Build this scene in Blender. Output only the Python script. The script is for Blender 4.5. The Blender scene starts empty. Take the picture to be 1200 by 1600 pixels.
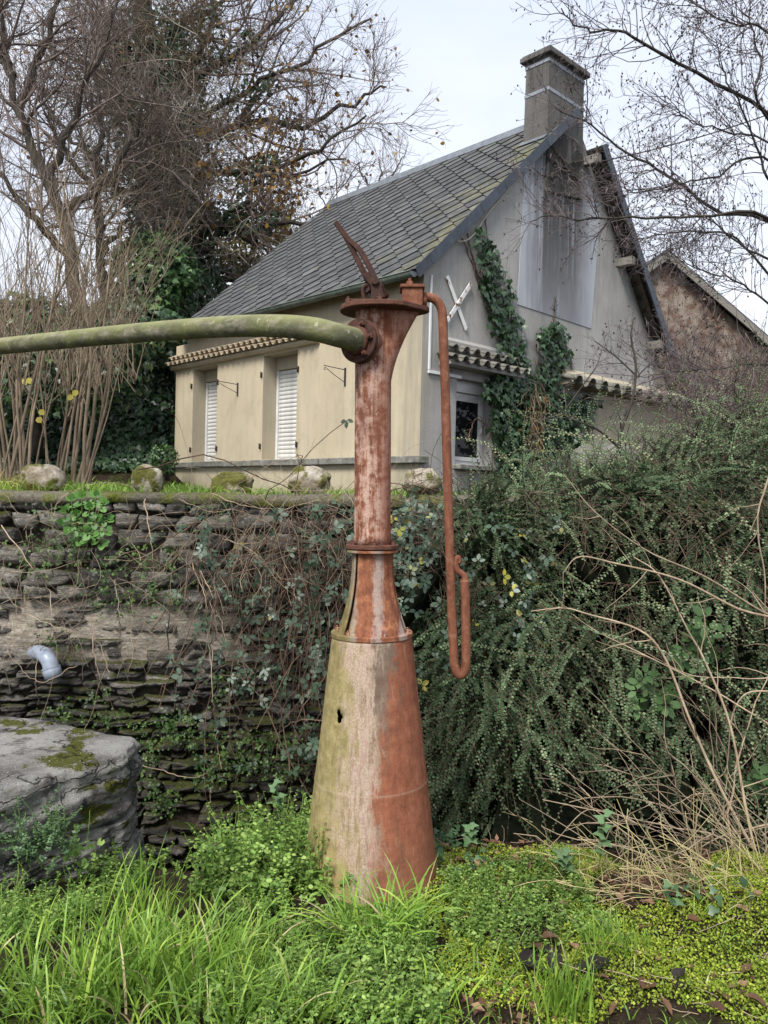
import bpy, math, random
import numpy as np
from mathutils import Vector, Matrix, Euler

sc = bpy.context.scene
COL = sc.collection
R_ = math.radians

# ------------------------------------------------------------------ camera
F_PX, W_PX, H_PX = 1250.0, 1200.0, 1600.0
CAM_LOC = Vector((0.0, 0.0, 1.6))
PITCH, ROLL = R_(-1.05), R_(1.4)
cam_d = bpy.data.cameras.new('camera')
cam = bpy.data.objects.new('camera', cam_d)
COL.objects.link(cam)
cam_d.sensor_fit = 'HORIZONTAL'
cam_d.sensor_width = 36.0
cam_d.lens = F_PX / W_PX * 36.0
cam_d.clip_start = 0.05
cam_d.clip_end = 1000.0
CAM_ROT = Matrix.Rotation(math.pi / 2 + PITCH, 3, 'X') @ Matrix.Rotation(ROLL, 3, 'Z')
cam.matrix_world = Matrix.Translation(CAM_LOC) @ CAM_ROT.to_4x4()
sc.camera = cam

# ------------------------------------------------------------------ sky, sun, exposure
SUN_EL, SUN_AZ = R_(50), R_(205)          # azimuth measured clockwise from +Y
world = bpy.data.worlds.new('World')
sc.world = world
world.use_nodes = True
wn = world.node_tree
wn.nodes.clear()
w_out = wn.nodes.new('ShaderNodeOutputWorld')
w_bg = wn.nodes.new('ShaderNodeBackground')
w_bg.inputs['Strength'].default_value = 0.060
w_sky = wn.nodes.new('ShaderNodeTexSky')
w_sky.sky_type = 'NISHITA'
w_sky.sun_disc = False
w_sky.sun_elevation = SUN_EL
w_sky.sun_rotation = SUN_AZ
w_sky.dust_density = 2.0
w_hs = wn.nodes.new('ShaderNodeHueSaturation')
w_hs.inputs['Saturation'].default_value = 0.45
wn.links.new(w_sky.outputs[0], w_hs.inputs['Color'])
# a closed cloud layer: even pale grey with soft billows
w_tc = wn.nodes.new('ShaderNodeTexCoord')
w_map = wn.nodes.new('ShaderNodeMapping')
w_map.inputs['Scale'].default_value = (1.0, 1.0, 2.6)
wn.links.new(w_tc.outputs['Generated'], w_map.inputs['Vector'])
w_nz = wn.nodes.new('ShaderNodeTexNoise')
w_nz.inputs['Scale'].default_value = 1.7
w_nz.inputs['Detail'].default_value = 5.0
w_nz.inputs['Roughness'].default_value = 0.5
wn.links.new(w_map.outputs[0], w_nz.inputs['Vector'])
w_rp = wn.nodes.new('ShaderNodeValToRGB')
w_rp.color_ramp.elements[0].position = 0.32
w_rp.color_ramp.elements[0].color = (0.60, 0.68, 0.86, 1)
w_rp.color_ramp.elements[1].position = 0.68
w_rp.color_ramp.elements[1].color = (0.86, 0.90, 0.98, 1)
wn.links.new(w_nz.outputs[0], w_rp.inputs[0])
w_sc = wn.nodes.new('ShaderNodeVectorMath')
w_sc.operation = 'SCALE'
w_sc.inputs['Scale'].default_value = 6.2
wn.links.new(w_rp.outputs[0], w_sc.inputs[0])
w_mx = wn.nodes.new('ShaderNodeMix')
w_mx.data_type = 'RGBA'
w_mx.inputs[0].default_value = 0.86
wn.links.new(w_hs.outputs[0], w_mx.inputs[6])
wn.links.new(w_sc.outputs[0], w_mx.inputs[7])
wn.links.new(w_mx.outputs[2], w_bg.inputs['Color'])
wn.links.new(w_bg.outputs[0], w_out.inputs['Surface'])

sun_d = bpy.data.lights.new('sun', 'SUN')
sun_d.energy = 1.5
sun_d.angle = R_(20)
sun_d.color = (1.0, 0.965, 0.91)
sun = bpy.data.objects.new('sun', sun_d)
COL.objects.link(sun)
_sd = Vector((math.sin(SUN_AZ) * math.cos(SUN_EL), math.cos(SUN_AZ) * math.cos(SUN_EL), math.sin(SUN_EL)))
sun.rotation_euler = _sd.to_track_quat('Z', 'Y').to_euler()
sun.location = (-4, -6, 12)

sc.view_settings.view_transform = 'Standard'
sc.view_settings.look = 'None'
sc.view_settings.gamma = 1.0
sc.view_settings.use_curve_mapping = False
sc.view_settings.exposure = 1.8
sc.cycles.max_bounces = 6
sc.cycles.diffuse_bounces = 3
sc.cycles.transparent_max_bounces = 6

# ------------------------------------------------------------------ helpers
def ray(px, py):
    v = CAM_ROT @ Vector(((px - W_PX / 2) / F_PX, -(py - H_PX / 2) / F_PX, -1.0))
    return v
def at(px, py, D):
    """point on the pixel's ray at world depth y = D"""
    v = ray(px, py)
    return CAM_LOC + v * (D / v.y)
def hit(px, py, p0, n):
    v = ray(px, py)
    return CAM_LOC + v * ((Vector(p0) - CAM_LOC).dot(n) / v.dot(n))
def path(pts, D=None):
    return [at(p[0], p[1], D if D is not None else p[2]) for p in pts]

def _hash(ix, iy, iz):
    h = (ix * 374761393 + iy * 668265263 + iz * 1274126177) & 0xFFFFFFFF
    h = ((h ^ (h >> 13)) * 1103515245) & 0xFFFFFFFF
    h = ((h ^ (h >> 16)) * 2246822519) & 0xFFFFFFFF
    return ((h ^ (h >> 15)) & 0xFFFFFF) / float(0xFFFFFF)
def vnoise(P):
    P = np.asarray(P, float)
    i = np.floor(P).astype(np.int64); f = P - i
    u = f * f * (3 - 2 * f)
    out = 0
    for dx in (0, 1):
        for dy in (0, 1):
            for dz in (0, 1):
                w = (u[..., 0] if dx else 1 - u[..., 0]) * (u[..., 1] if dy else 1 - u[..., 1]) * (u[..., 2] if dz else 1 - u[..., 2])
                out = out + w * _hash(i[..., 0] + dx, i[..., 1] + dy, i[..., 2] + dz)
    return out
def fbm(P, octs=4, gain=0.5):
    P = np.asarray(P, float); a, s, t = 1.0, 0.0, 0.0
    for k in range(octs):
        s = s + a * vnoise(P * (2.0 ** k) + 17.3 * k); t += a; a *= gain
    return s / t

def unit(v):
    return v / np.maximum(np.linalg.norm(v, axis=-1, keepdims=True), 1e-9)

def tag(o, label=None, cat=None, group=None, kind=None):
    if label: o['label'] = label
    if cat: o['category'] = cat
    if group: o['group'] = group
    if kind: o['kind'] = kind
    return o
def empty(name, loc=(0, 0, 0), rot=(0, 0, 0)):
    o = bpy.data.objects.new(name, None)
    COL.objects.link(o)
    o.location = loc; o.rotation_euler = rot
    o.empty_display_size = 0.1
    return o
def link(name, me, parent=None):
    o = bpy.data.objects.new(name, me)
    COL.objects.link(o)
    if parent is not None:
        o.parent = parent
    return o
def np_mesh(name, V, F, mat=None, smooth=False, attrs=None):
    """V (n,3); F (m,k) constant-k faces"""
    V = np.ascontiguousarray(V, np.float32).reshape(-1, 3)
    F = np.ascontiguousarray(F, np.int32)
    m, k = F.shape
    me = bpy.data.meshes.new(name)
    me.vertices.add(len(V)); me.vertices.foreach_set('co', V.ravel())
    me.loops.add(m * k); me.loops.foreach_set('vertex_index', F.ravel())
    me.polygons.add(m)
    me.polygons.foreach_set('loop_start', np.arange(0, m * k, k, dtype=np.int32))
    me.polygons.foreach_set('loop_total', np.full(m, k, np.int32))
    if smooth:
        me.polygons.foreach_set('use_smooth', np.ones(m, bool))
    for nm, arr in (attrs or {}).items():
        a = me.attributes.new(nm, 'FLOAT', 'POINT')
        a.data.foreach_set('value', np.ascontiguousarray(arr, np.float32))
    me.update(calc_edges=True)
    if mat: me.materials.append(mat)
    return me
def np_obj(name, V, F, mat, parent=None, smooth=False, attrs=None):
    return link(name, np_mesh(name, V, F, mat, smooth, attrs), parent)

class MB:
    """collects small shapes into one mesh"""
    def __init__(s): s.v = []; s.f = []; s.sm = []
    def add(s, vs, fs, smooth=False):
        b = len(s.v); s.v += [tuple(v) for v in vs]
        for f in fs: s.f.append(tuple(b + i for i in f)); s.sm.append(smooth)
    def box(s, c, ax, ay, az):
        """centre and three half-axis vectors"""
        c, ax, ay, az = Vector(c), Vector(ax), Vector(ay), Vector(az)
        vs = [c + ax * i + ay * j + az * k for k in (-1, 1) for j in (-1, 1) for i in (-1, 1)]
        fs = [(0, 2, 3, 1), (4, 5, 7, 6), (0, 1, 5, 4), (2, 6, 7, 3), (0, 4, 6, 2), (1, 3, 7, 5)]
        if ax.cross(ay).dot(az) < 0: fs = [f[::-1] for f in fs]
        s.add(vs, fs)
    def aabb(s, x0, x1, y0, y1, z0, z1):
        s.box(((x0 + x1) / 2, (y0 + y1) / 2, (z0 + z1) / 2), ((x1 - x0) / 2, 0, 0), (0, (y1 - y0) / 2, 0), (0, 0, (z1 - z0) / 2))
    def tube(s, pts, rs, sides=10, cap=True):
        pts = [Vector(p) for p in pts]
        if not hasattr(rs, '__len__'): rs = [rs] * len(pts)
        n = len(pts); vs = []; a = None
        for i, p in enumerate(pts):
            t = (pts[min(i + 1, n - 1)] - pts[max(i - 1, 0)]).normalized()
            if a is None:
                a = t.cross(Vector((0, 0, 1)) if abs(t.z) < .9 else Vector((1, 0, 0))).normalized()
            a = (a - t * a.dot(t)).normalized(); b = t.cross(a)
            for k in range(sides):
                th = 2 * math.pi * k / sides
                vs.append(p + (a * math.cos(th) + b * math.sin(th)) * rs[i])
        fs = []
        for i in range(n - 1):
            for k in range(sides):
                k2 = (k + 1) % sides
                fs.append((i * sides + k, i * sides + k2, (i + 1) * sides + k2, (i + 1) * sides + k))
        s.add(vs, fs, True)
        if cap:
            b0 = len(s.v) - len(vs)
            s.f.append(tuple(b0 + k for k in reversed(range(sides)))); s.sm.append(False)
            s.f.append(tuple(b0 + (n - 1) * sides + k for k in range(sides))); s.sm.append(False)
    def lathe(s, prof, sides=32, c=(0, 0, 0), smooth=True, a0=0.0, a1=2 * math.pi, cap=True):
        full = abs(a1 - a0 - 2 * math.pi) < 1e-6
        n = sides if full else sides + 1
        vs = [(c[0] + r * math.cos(a0 + (a1 - a0) * k / sides), c[1] + r * math.sin(a0 + (a1 - a0) * k / sides), c[2] + z) for r, z in prof for k in range(n)]
        fs = []
        for i in range(len(prof) - 1):
            for k in range(sides):
                k2 = (k + 1) % n
                fs.append((i * n + k, i * n + k2, (i + 1) * n + k2, (i + 1) * n + k))
        s.add(vs, fs, smooth)
        if cap and full:
            b0 = len(s.v) - len(vs)
            s.f.append(tuple(b0 + k for k in reversed(range(n)))); s.sm.append(False)
            s.f.append(tuple(b0 + (len(prof) - 1) * n + k for k in range(n))); s.sm.append(False)
    def prism(s, poly, d):
        """poly: planar loop of 3d points, extruded by vector d"""
        n = len(poly); d = Vector(d); poly = [Vector(p) for p in poly]
        nn = Vector((0, 0, 0))
        for i in range(n): nn += poly[i].cross(poly[(i + 1) % n])
        if nn.dot(d) < 0: poly = poly[::-1]
        vs = poly + [p + d for p in poly]
        fs = [tuple(reversed(range(n))), tuple(range(n, 2 * n))] + [(i, (i + 1) % n, n + (i + 1) % n, n + i) for i in range(n)]
        s.add(vs, fs)
    def mesh(s, name, mat):
        me = bpy.data.meshes.new(name)
        me.from_pydata([tuple(v) for v in s.v], [], s.f)
        me.polygons.foreach_set('use_smooth', np.array(s.sm, bool))
        me.update()
        if mat: me.materials.append(mat)
        return me
    def build(s, name, mat, parent=None, bevel=0, seg=2):
        o = link(name, s.mesh(name, mat), parent)
        if bevel:
            b = o.modifiers.new('bevel', 'BEVEL'); b.width = bevel; b.segments = seg; b.limit_method = 'ANGLE'; b.angle_limit = R_(40)
        return o

def smooth_path(pts, n):
    """Catmull-Rom resample to n points"""
    P = np.array([tuple(p) for p in pts], float)
    P = np.vstack([2 * P[0] - P[1], P, 2 * P[-1] - P[-2]])
    m = len(P) - 3
    out = []
    for u in np.linspace(0, m - 1e-6, n):
        i = int(u); t = u - i
        p0, p1, p2, p3 = P[i], P[i + 1], P[i + 2], P[i + 3]
        out.append(0.5 * (2 * p1 + (p2 - p0) * t + (2 * p0 - 5 * p1 + 4 * p2 - p3) * t * t + (3 * p1 - p0 - 3 * p2 + p3) * t ** 3))
    return np.array(out)

def tubes(P, Rr, sides=3):
    """P (n,m,3), Rr (n,m) -> V,F of n tubes"""
    n, m, _ = P.shape
    T = np.empty_like(P)
    T[:, 1:-1] = P[:, 2:] - P[:, :-2]; T[:, 0] = P[:, 1] - P[:, 0]; T[:, -1] = P[:, -1] - P[:, -2]
    T = unit(T)
    mean = unit(P[:, -1] - P[:, 0])
    ref = np.where(np.abs(mean[:, 2:3]) < .8, np.array([[0, 0, 1.0]]), np.array([[1.0, 0.3, 0]]))[:, None, :]
    A = unit(np.cross(T, np.broadcast_to(ref, T.shape))); B = np.cross(T, A)
    th = np.arange(sides) * 2 * np.pi / sides
    V = P[:, :, None, :] + Rr[:, :, None, None] * (A[:, :, None, :] * np.cos(th)[None, None, :, None] + B[:, :, None, :] * np.sin(th)[None, None, :, None])
    idx = np.arange(n * m * sides).reshape(n, m, sides)
    a = idx[:, :-1, :]; b = np.roll(idx, -1, 2)[:, :-1, :]; c = np.roll(idx, -1, 2)[:, 1:, :]; d = idx[:, 1:, :]
    F = np.stack([a, b, c, d], -1).reshape(-1, 4)
    return V.reshape(-1, 3), F
class Bundle:
    """joins quad meshes of many tubes or leaves into one mesh with a per-vertex random value"""
    def __init__(s): s.V = []; s.F = []; s.A = []; s.n = 0
    def put(s, V, F, a=None):
        s.V.append(V); s.F.append(F + s.n); s.n += len(V)
        s.A.append(np.zeros(len(V)) if a is None else a)
    def tubes(s, P, Rr, sides=3, rng=None):
        V, F = tubes(P, Rr, sides)
        k = len(V) // len(P)
        a = np.repeat((rng.random(len(P)) if rng is not None else np.zeros(len(P))), k)
        s.put(V, F, a)
    def obj(s, name, mat, parent=None, smooth=True):
        return np_obj(name, np.vstack(s.V), np.vstack(s.F), mat, parent, smooth, {'rnd': np.concatenate(s.A)})

def frames(D, N):
    """leaf frames: D along the leaf, N rough normal"""
    D = unit(D); S = unit(np.cross(D, N)); N = np.cross(S, D)
    return D, S, N
# leaf templates: quads in (along, side, up)
T_OVAL = (np.array([[0, 0, 0], [.45, -.30, .05], [1, 0, -.04], [.45, .30, .05]]), np.array([[0, 1, 2, 3]]))
T_FOLD = (np.array([[0, 0, 0], [.38, -.34, .09], [.42, 0, 0], [1, 0, -.10], [.38, .34, .09]]), np.array([[0, 1, 3, 2], [0, 2, 3, 4]]))
T_LEAF = (np.array([[0, 0, 0], [.28, -.27, .05], [.68, -.25, .04], [1, 0, -.08], [.68, .25, .04], [.28, .27, .05], [.5, 0, -.02]]), np.array([[0, 1, 2, 6], [6, 2, 3, 4], [0, 6, 4, 5]]))
T_IVY = (np.array([[0, 0, 0], [-.12, -.40, -.03], [.30, -.52, -.05], [.48, -.24, .03], [1, 0, -.10], [.48, .24, .03], [.30, .52, -.05], [-.12, .40, -.03], [.36, 0, .05]]),
         np.array([[0, 1, 2, 8], [8, 2, 3, 4], [8, 4, 5, 6], [0, 8, 6, 7]]))
T_ROUND = (np.array([[0, 0, 0], [.15, -.38, .04], [.6, -.46, .06], [1, -.12, 0], [1, .12, 0], [.6, .46, .06], [.15, .38, .04], [.5, 0, -.02]]),
           np.array([[0, 1, 2, 7], [7, 2, 3, 4], [7, 4, 5, 6], [0, 7, 6, 0]])[:3])
def leaf_quads(T, pos, D, N, size, width=1.0):
    D, S, N = frames(D, N)
    tv, tf = T
    size = np.broadcast_to(np.asarray(size, float), (len(pos),))[:, None, None]
    w = np.broadcast_to(np.asarray(width, float), (len(pos),))[:, None, None]
    V = pos[:, None, :] + size * (tv[None, :, 0:1] * D[:, None, :] + w * tv[None, :, 1:2] * S[:, None, :] + tv[None, :, 2:3] * N[:, None, :])
    F = tf[None] + (np.arange(len(pos)) * len(tv))[:, None, None]
    return V.reshape(-1, 3), F.reshape(-1, tf.shape[1])
def put_leaves(b, T, pos, D, N, size, rng, width=1.0, tint=None):
    if len(pos) == 0: return
    V, F = leaf_quads(T, pos, D, N, size, width)
    t = rng.random(len(pos)) if tint is None else tint
    b.put(V, F, np.repeat(t, len(T[0])))

def walk(p0, d0, L, m, wander, trop, rng):
    """n polylines of m points wandering from p0 along d0 with length L; trop = vector pulled towards"""
    n = len(p0); P = np.empty((n, m, 3)); P[:, 0] = p0; d = unit(np.asarray(d0, float))
    st = (np.broadcast_to(np.asarray(L, float), (n,)) / (m - 1))[:, None]
    tr = np.asarray(trop, float)
    for i in range(1, m):
        d = unit(d + rng.normal(0, wander, (n, 3)) + tr)
        P[:, i] = P[:, i - 1] + d * st
    return P
def grow(P, Rr, k, L, ang, wander, trop, m, rng, t0=.2, t1=1.0, rfac=.55, rend=.35, rmin=.003, Lvar=.4):
    """k children on each parent polyline"""
    n, mm, _ = P.shape
    pi = np.repeat(np.arange(n), k)
    t = rng.uniform(t0, t1, n * k)
    u = t * (mm - 1); i = np.minimum(u.astype(int), mm - 2); f = (u - i)[:, None]
    p0 = P[pi, i] * (1 - f) + P[pi, i + 1] * f
    r0 = Rr[pi, i] * (1 - f[:, 0]) + Rr[pi, i + 1] * f[:, 0]
    T = unit(P[pi, i + 1] - P[pi, i])
    q = unit(np.cross(T, rng.normal(0, 1, (n * k, 3))))
    a = np.radians(rng.normal(ang, ang * .25, n * k))[:, None]
    d = T * np.cos(a) + q * np.sin(a)
    LL = np.broadcast_to(np.asarray(L, float), (n,))[pi] * rng.uniform(1 - Lvar, 1 + Lvar, n * k) * (1.15 - .5 * t)
    C = walk(p0, d, LL, m, wander, trop, rng)
    r = np.maximum(r0 * rfac, rmin)
    RR = r[:, None] * np.linspace(1, rend, m)[None]
    return C, np.maximum(RR, rmin * .6)
def along(P, n, rng, t0=0.0):
    """n random points on polylines with tangents"""
    pi = rng.integers(0, len(P), n); u = rng.uniform(t0, 1, n) * (P.shape[1] - 1 - 1e-6)
    i = u.astype(int); f = (u - i)[:, None]
    return P[pi, i] * (1 - f) + P[pi, i + 1] * f, unit(P[pi, i + 1] - P[pi, i])

# ------------------------------------------------------------------ material helpers
def new_mat(name):
    m = bpy.data.materials.new(name); m.use_nodes = True
    nt = m.node_tree; nt.nodes.clear()
    out = nt.nodes.new('ShaderNodeOutputMaterial'); b = nt.nodes.new('ShaderNodeBsdfPrincipled')
    nt.links.new(b.outputs[0], out.inputs[0])
    return m, nt, b, out
def setin(nt, sock, v):
    if hasattr(v, 'is_output') or hasattr(v, 'links'): nt.links.new(v, sock)
    elif hasattr(v, '__len__') and len(v) == 3 and sock.type == 'RGBA': sock.default_value = (*v, 1)
    else: sock.default_value = v
def coord(nt, scale=(1, 1, 1), kind='Object', rot=(0, 0, 0)):
    if kind == 'World':
        tc = nt.nodes.new('ShaderNodeNewGeometry').outputs['Position']
    else:
        tc = nt.nodes.new('ShaderNodeTexCoord').outputs[kind]
    mp = nt.nodes.new('ShaderNodeMapping')
    mp.inputs['Scale'].default_value = scale; mp.inputs['Rotation'].default_value = rot
    nt.links.new(tc, mp.inputs[0])
    return mp.outputs[0]
def nz(nt, vec, scale, detail=5, rough=.6, dist=0):
    n = nt.nodes.new('ShaderNodeTexNoise')
    n.inputs['Scale'].default_value = scale; n.inputs['Detail'].default_value = detail
    n.inputs['Roughness'].default_value = rough; n.inputs['Distortion'].default_value = dist
    nt.links.new(vec, n.inputs['Vector'])
    return n.outputs[0]
def vor(nt, vec, scale, feat='F1', out=0):
    n = nt.nodes.new('ShaderNodeTexVoronoi'); n.feature = feat
    n.inputs['Scale'].default_value = scale; nt.links.new(vec, n.inputs['Vector'])
    return n.outputs[out]
def ramp(nt, fac, stops, interp='LINEAR'):
    r = nt.nodes.new('ShaderNodeValToRGB'); r.color_ramp.interpolation = interp
    e = r.color_ramp.elements
    while len(e) < len(stops): e.new(0.5)
    for k, (p, c) in enumerate(stops):
        e[k].position = p; e[k].color = (*c, 1) if hasattr(c, '__len__') else (c, c, c, 1)
    nt.links.new(fac, r.inputs[0])
    return r.outputs[0]
def mixc(nt, fac, a, b, mode='MIX'):
    n = nt.nodes.new('ShaderNodeMix'); n.data_type = 'RGBA'; n.blend_type = mode
    setin(nt, n.inputs[0], fac); setin(nt, n.inputs[6], a); setin(nt, n.inputs[7], b)
    return n.outputs[2]
def mth(nt, op, a, b=0.0, clamp=False):
    n = nt.nodes.new('ShaderNodeMath'); n.operation = op; n.use_clamp = clamp
    setin(nt, n.inputs[0], a); setin(nt, n.inputs[1], b)
    return n.outputs[0]
def sep(nt, vec):
    n = nt.nodes.new('ShaderNodeSeparateXYZ'); nt.links.new(vec, n.inputs[0]); return n.outputs
def bump(nt, b, h, strength=.4, dist=.01):
    n = nt.nodes.new('ShaderNodeBump'); n.inputs['Strength'].default_value = strength; n.inputs['Distance'].default_value = dist
    nt.links.new(h, n.inputs['Height']); nt.links.new(n.outputs[0], b.inputs['Normal'])
def attr(nt, name='rnd'):
    n = nt.nodes.new('ShaderNodeAttribute'); n.attribute_name = name; return n.outputs['Fac']
def objrnd(nt):
    return nt.nodes.new('ShaderNodeObjectInfo').outputs['Random']
def finish(nt, b, col, rough=.8, spec=.3, metal=0):
    setin(nt, b.inputs['Base Color'], col); setin(nt, b.inputs['Roughness'], rough)
    b.inputs['Specular IOR Level'].default_value = spec; b.inputs['Metallic'].default_value = metal
def leaf_mat(name, stops, rough=.5, trans=.25, spec=.35):
    m, nt, b, out = new_mat(name)
    c = ramp(nt, attr(nt), stops)
    v = nz(nt, coord(nt, kind='World'), 2.2, 3)
    c = mixc(nt, 1.0, c, ramp(nt, v, [(.3, .72), (.7, 1.25)]), 'MULTIPLY')
    finish(nt, b, c, rough, spec)
    if trans:
        t = nt.nodes.new('ShaderNodeBsdfTranslucent'); nt.links.new(c, t.inputs[0])
        mx = nt.nodes.new('ShaderNodeMixShader'); mx.inputs[0].default_value = trans
        nt.links.new(b.outputs[0], mx.inputs[1]); nt.links.new(t.outputs[0], mx.inputs[2]); nt.links.new(mx.outputs[0], out.inputs[0])
    return m
def bark_mat(name, stops, scale=14):
    m, nt, b, out = new_mat(name)
    n = nz(nt, coord(nt, (1, 1, .35), 'World'), scale, 5, .65)
    c = ramp(nt, n, stops)
    c = mixc(nt, 1.0, c, ramp(nt, attr(nt), [(0, .75), (1, 1.3)]), 'MULTIPLY')
    finish(nt, b, c, .85, .2)
    bump(nt, b, n, .5, .01)
    return m
# ================================================================== GROUND
HC = at(655, 720, 10.8); HC = Vector((HC.x, HC.y, 0))       # house corner
UL = Vector((-1200, 1250, 0)).normalized()                  # along the cream facade
UR = Vector((UL.y, -UL.x, 0))                               # along the grey gable
WALL_Y = 5.2
def smooth(a, b, x):
    t = np.clip((x - a) / (b - a), 0, 1); return t * t * (3 - 2 * t)
def ground_h(x, y):
    x = np.asarray(x, float); y = np.asarray(y, float)
    P = np.stack([x, y, np.zeros_like(x)], -1)
    near = -0.127 * np.maximum(y - 2.3, 0) + .02
    near = near + (fbm(P * 2.2, 3) - .5) * .16 + (fbm(P * 7, 2) - .5) * .05
    near = near + .15 * np.exp(-(((x + .45) / .28) ** 2 + ((y - 3.62) / .28) ** 2)) + .07 * np.exp(-(((x - .55) / .55) ** 2 + ((y - 3.55) / .4) ** 2)) + .10 * np.exp(-(((x - 1.6) / .8) ** 2 + ((y - 3.3) / .5) ** 2))
    edge = 3.72 + .40 * smooth(-.5, .1, x) + .25 * (fbm(P * 1.3 + 5, 2) - .5)
    ditch = -1.05 + (fbm(P * 2, 2) - .5) * .15
    k = smooth(0, .75, y - edge)
    low = near * (1 - k) + ditch * k
    terr = 1.52 + .016 * np.maximum(y - 5.5, 0) + (fbm(P * .9, 3) - .5) * .10
    bank = smooth(14.2, 19.5, y + .12 * (x + 5)) * smooth(-3.3, -5.2, x + .35 * (y - 15)*0) * 4.2
    hill = smooth(22, 45, y) * 4.5 + smooth(45, 200, y) * 3
    terr = terr + np.maximum(bank, 0) + hill
    w = smooth(WALL_Y + .15, WALL_Y + .38, y)
    return low * (1 - w) + terr * w
def _axis(segs):
    out = []
    for a, b, s in segs: out.append(np.arange(a, b, s))
    return np.unique(np.round(np.concatenate(out + [[segs[-1][1]]]), 4))
_gx = _axis([(-220, -20, 12), (-20, -4, .5), (-4, 4, .045), (4, 20, .5), (20, 220.1, 12)])
_gy = _axis([(-30, .5, 2), (.5, 5.0, .045), (5.0, 5.7, .05), (5.7, 22, .3), (22, 60, 2), (60, 320.1, 12)])
GX, GY = np.meshgrid(_gx, _gy)
GZ = ground_h(GX, GY)
_nx, _ny = len(_gx), len(_gy)
_id = np.arange(_nx * _ny).reshape(_ny, _nx)
_F = np.stack([_id[:-1, :-1], _id[:-1, 1:], _id[1:, 1:], _id[1:, :-1]], -1).reshape(-1, 4)

m_ground, nt, b, _o = new_mat('soil')
wv = coord(nt, kind='World')
n1 = nz(nt, wv, 3.2, 6, .65); n2 = nz(nt, wv, 26, 5, .7); n3 = nz(nt, wv, 1.1, 3)
soil = ramp(nt, n2, [(.25, (.018, .012, .008)), (.5, (.045, .030, .019)), (.75, (.10, .068, .042))])
mossc = ramp(nt, n2, [(.3, (.035, .055, .010)), (.7, (.12, .16, .025))])
c = mixc(nt, ramp(nt, n1, [(.50, 0), (.62, .8)]), soil, mossc)
pebb = vor(nt, wv, 60); c = mixc(nt, ramp(nt, pebb, [(.12, .6), (.22, 0)]), c, (.16, .12, .085)); finish(nt, b, c, .95, .15); bump(nt, b, mth(nt, 'ADD', n2, nz(nt, wv, 90, 4, .7)), 1.0, .05)
ground = np_obj('ground', np.stack([GX, GY, GZ], -1).reshape(-1, 3), _F, m_ground, smooth=True)
tag(ground, 'dark soil with patches of moss and fallen leaves', None, kind='structure')

# ================================================================== HOUSE
house = empty('house', (HC.x, HC.y, 0), (0, 0, math.atan2(UR.y, UR.x)))
tag(house, 'cream and grey rendered cottage with a diamond slate roof and tall chimney', 'house')
HL = Matrix.Translation(HC) @ Matrix.Rotation(math.atan2(UR.y, UR.x), 4, 'Z')
HLI = HL.inverted()
def fac(px, py, off=0.0):
    """pixel -> local point on the facade plane (x = off)"""
    return HLI @ hit(px, py, HL @ Vector((off, 0, 0)), UR)
def gab(px, py, off=0.0):
    """pixel -> local point on the gable plane (y = off)"""
    return HLI @ hit(px, py, HL @ Vector((0, off, 0)), UL)
LS, LT = 6.57, 6.36                      # facade length, gable width
Z0 = 1.45
ZE, XE = 4.60, -0.24                   # eave edge
ZR, XR = 8.0, 3.45                     # ridge
XB, ZB = 6.44, 4.46                    # far eave
LR = 6.12                              # length under the roof
XC = 3.2                               # chimney centre
SLOPE = math.atan2(ZR - ZE, XR - XE)
def roof_z(x):
    return ZE + (x - XE) * math.tan(SLOPE) if x <= XR else ZR + (x - XR) * (ZB - ZR) / (XB - XR)
ZW = roof_z(0) - .10

def stucco(name, cols, scale=60, bstr=.5, stain=None):
    m, nt, b, _o = new_mat(name)
    ov = coord(nt); g = nz(nt, ov, scale, 4, .7); l = nz(nt, ov, 1.3, 4, .6)
    streak = nz(nt, coord(nt, (5, 5, .5)), 1.6, 5, .65)
    c = ramp(nt, l, [(.3, cols[0]), (.7, cols[1])])
    c = mixc(nt, 1.0, c, ramp(nt, g, [(.3, .80), (.7, 1.12)]), 'MULTIPLY')
    c = mixc(nt, ramp(nt, streak, [(.48, 0), (.75, cols[3])]), c, cols[2])
    if stain: c = stain(nt, ov, c, streak, l)
    finish(nt, b, c, .93, .15); bump(nt, b, g, bstr, .012)
    return m
def facade_stain(nt, ov, c, streak, l):
    x, y, z = sep(nt, ov)
    q = mth(nt, 'ADD', y, mth(nt, 'MULTIPLY', mth(nt, 'SUBTRACT', l, .5), .25))
    f = ramp(nt, q, [(.0, 1), (.34, .75), (.44, 0)])
    d = mixc(nt, ramp(nt, streak, [(.35, 0), (.6, .75)]), (.40, .35, .25), (.22, .21, .18))
    d = mixc(nt, ramp(nt, streak, [(.3, .55), (.42, 0)]), d, (.48, .40, .25))
    c = mixc(nt, mth(nt, 'MULTIPLY', f, .75), c, d)
    wv2 = nz(nt, coord(nt, (1.2, 1.2, .8)), 3.5, 6, .7); c = mixc(nt, ramp(nt, wv2, [(.52, 0), (.66, .45)]), c, (.34, .30, .22))
    low = mth(nt, 'MULTIPLY', ramp(nt, mth(nt, 'SUBTRACT', z, 1.5), [(.0, 1), (.75, 0)]), ramp(nt, streak, [(.3, .1), (.6, .75)]))
    return mixc(nt, low, c, (.30, .28, .19))
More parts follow.
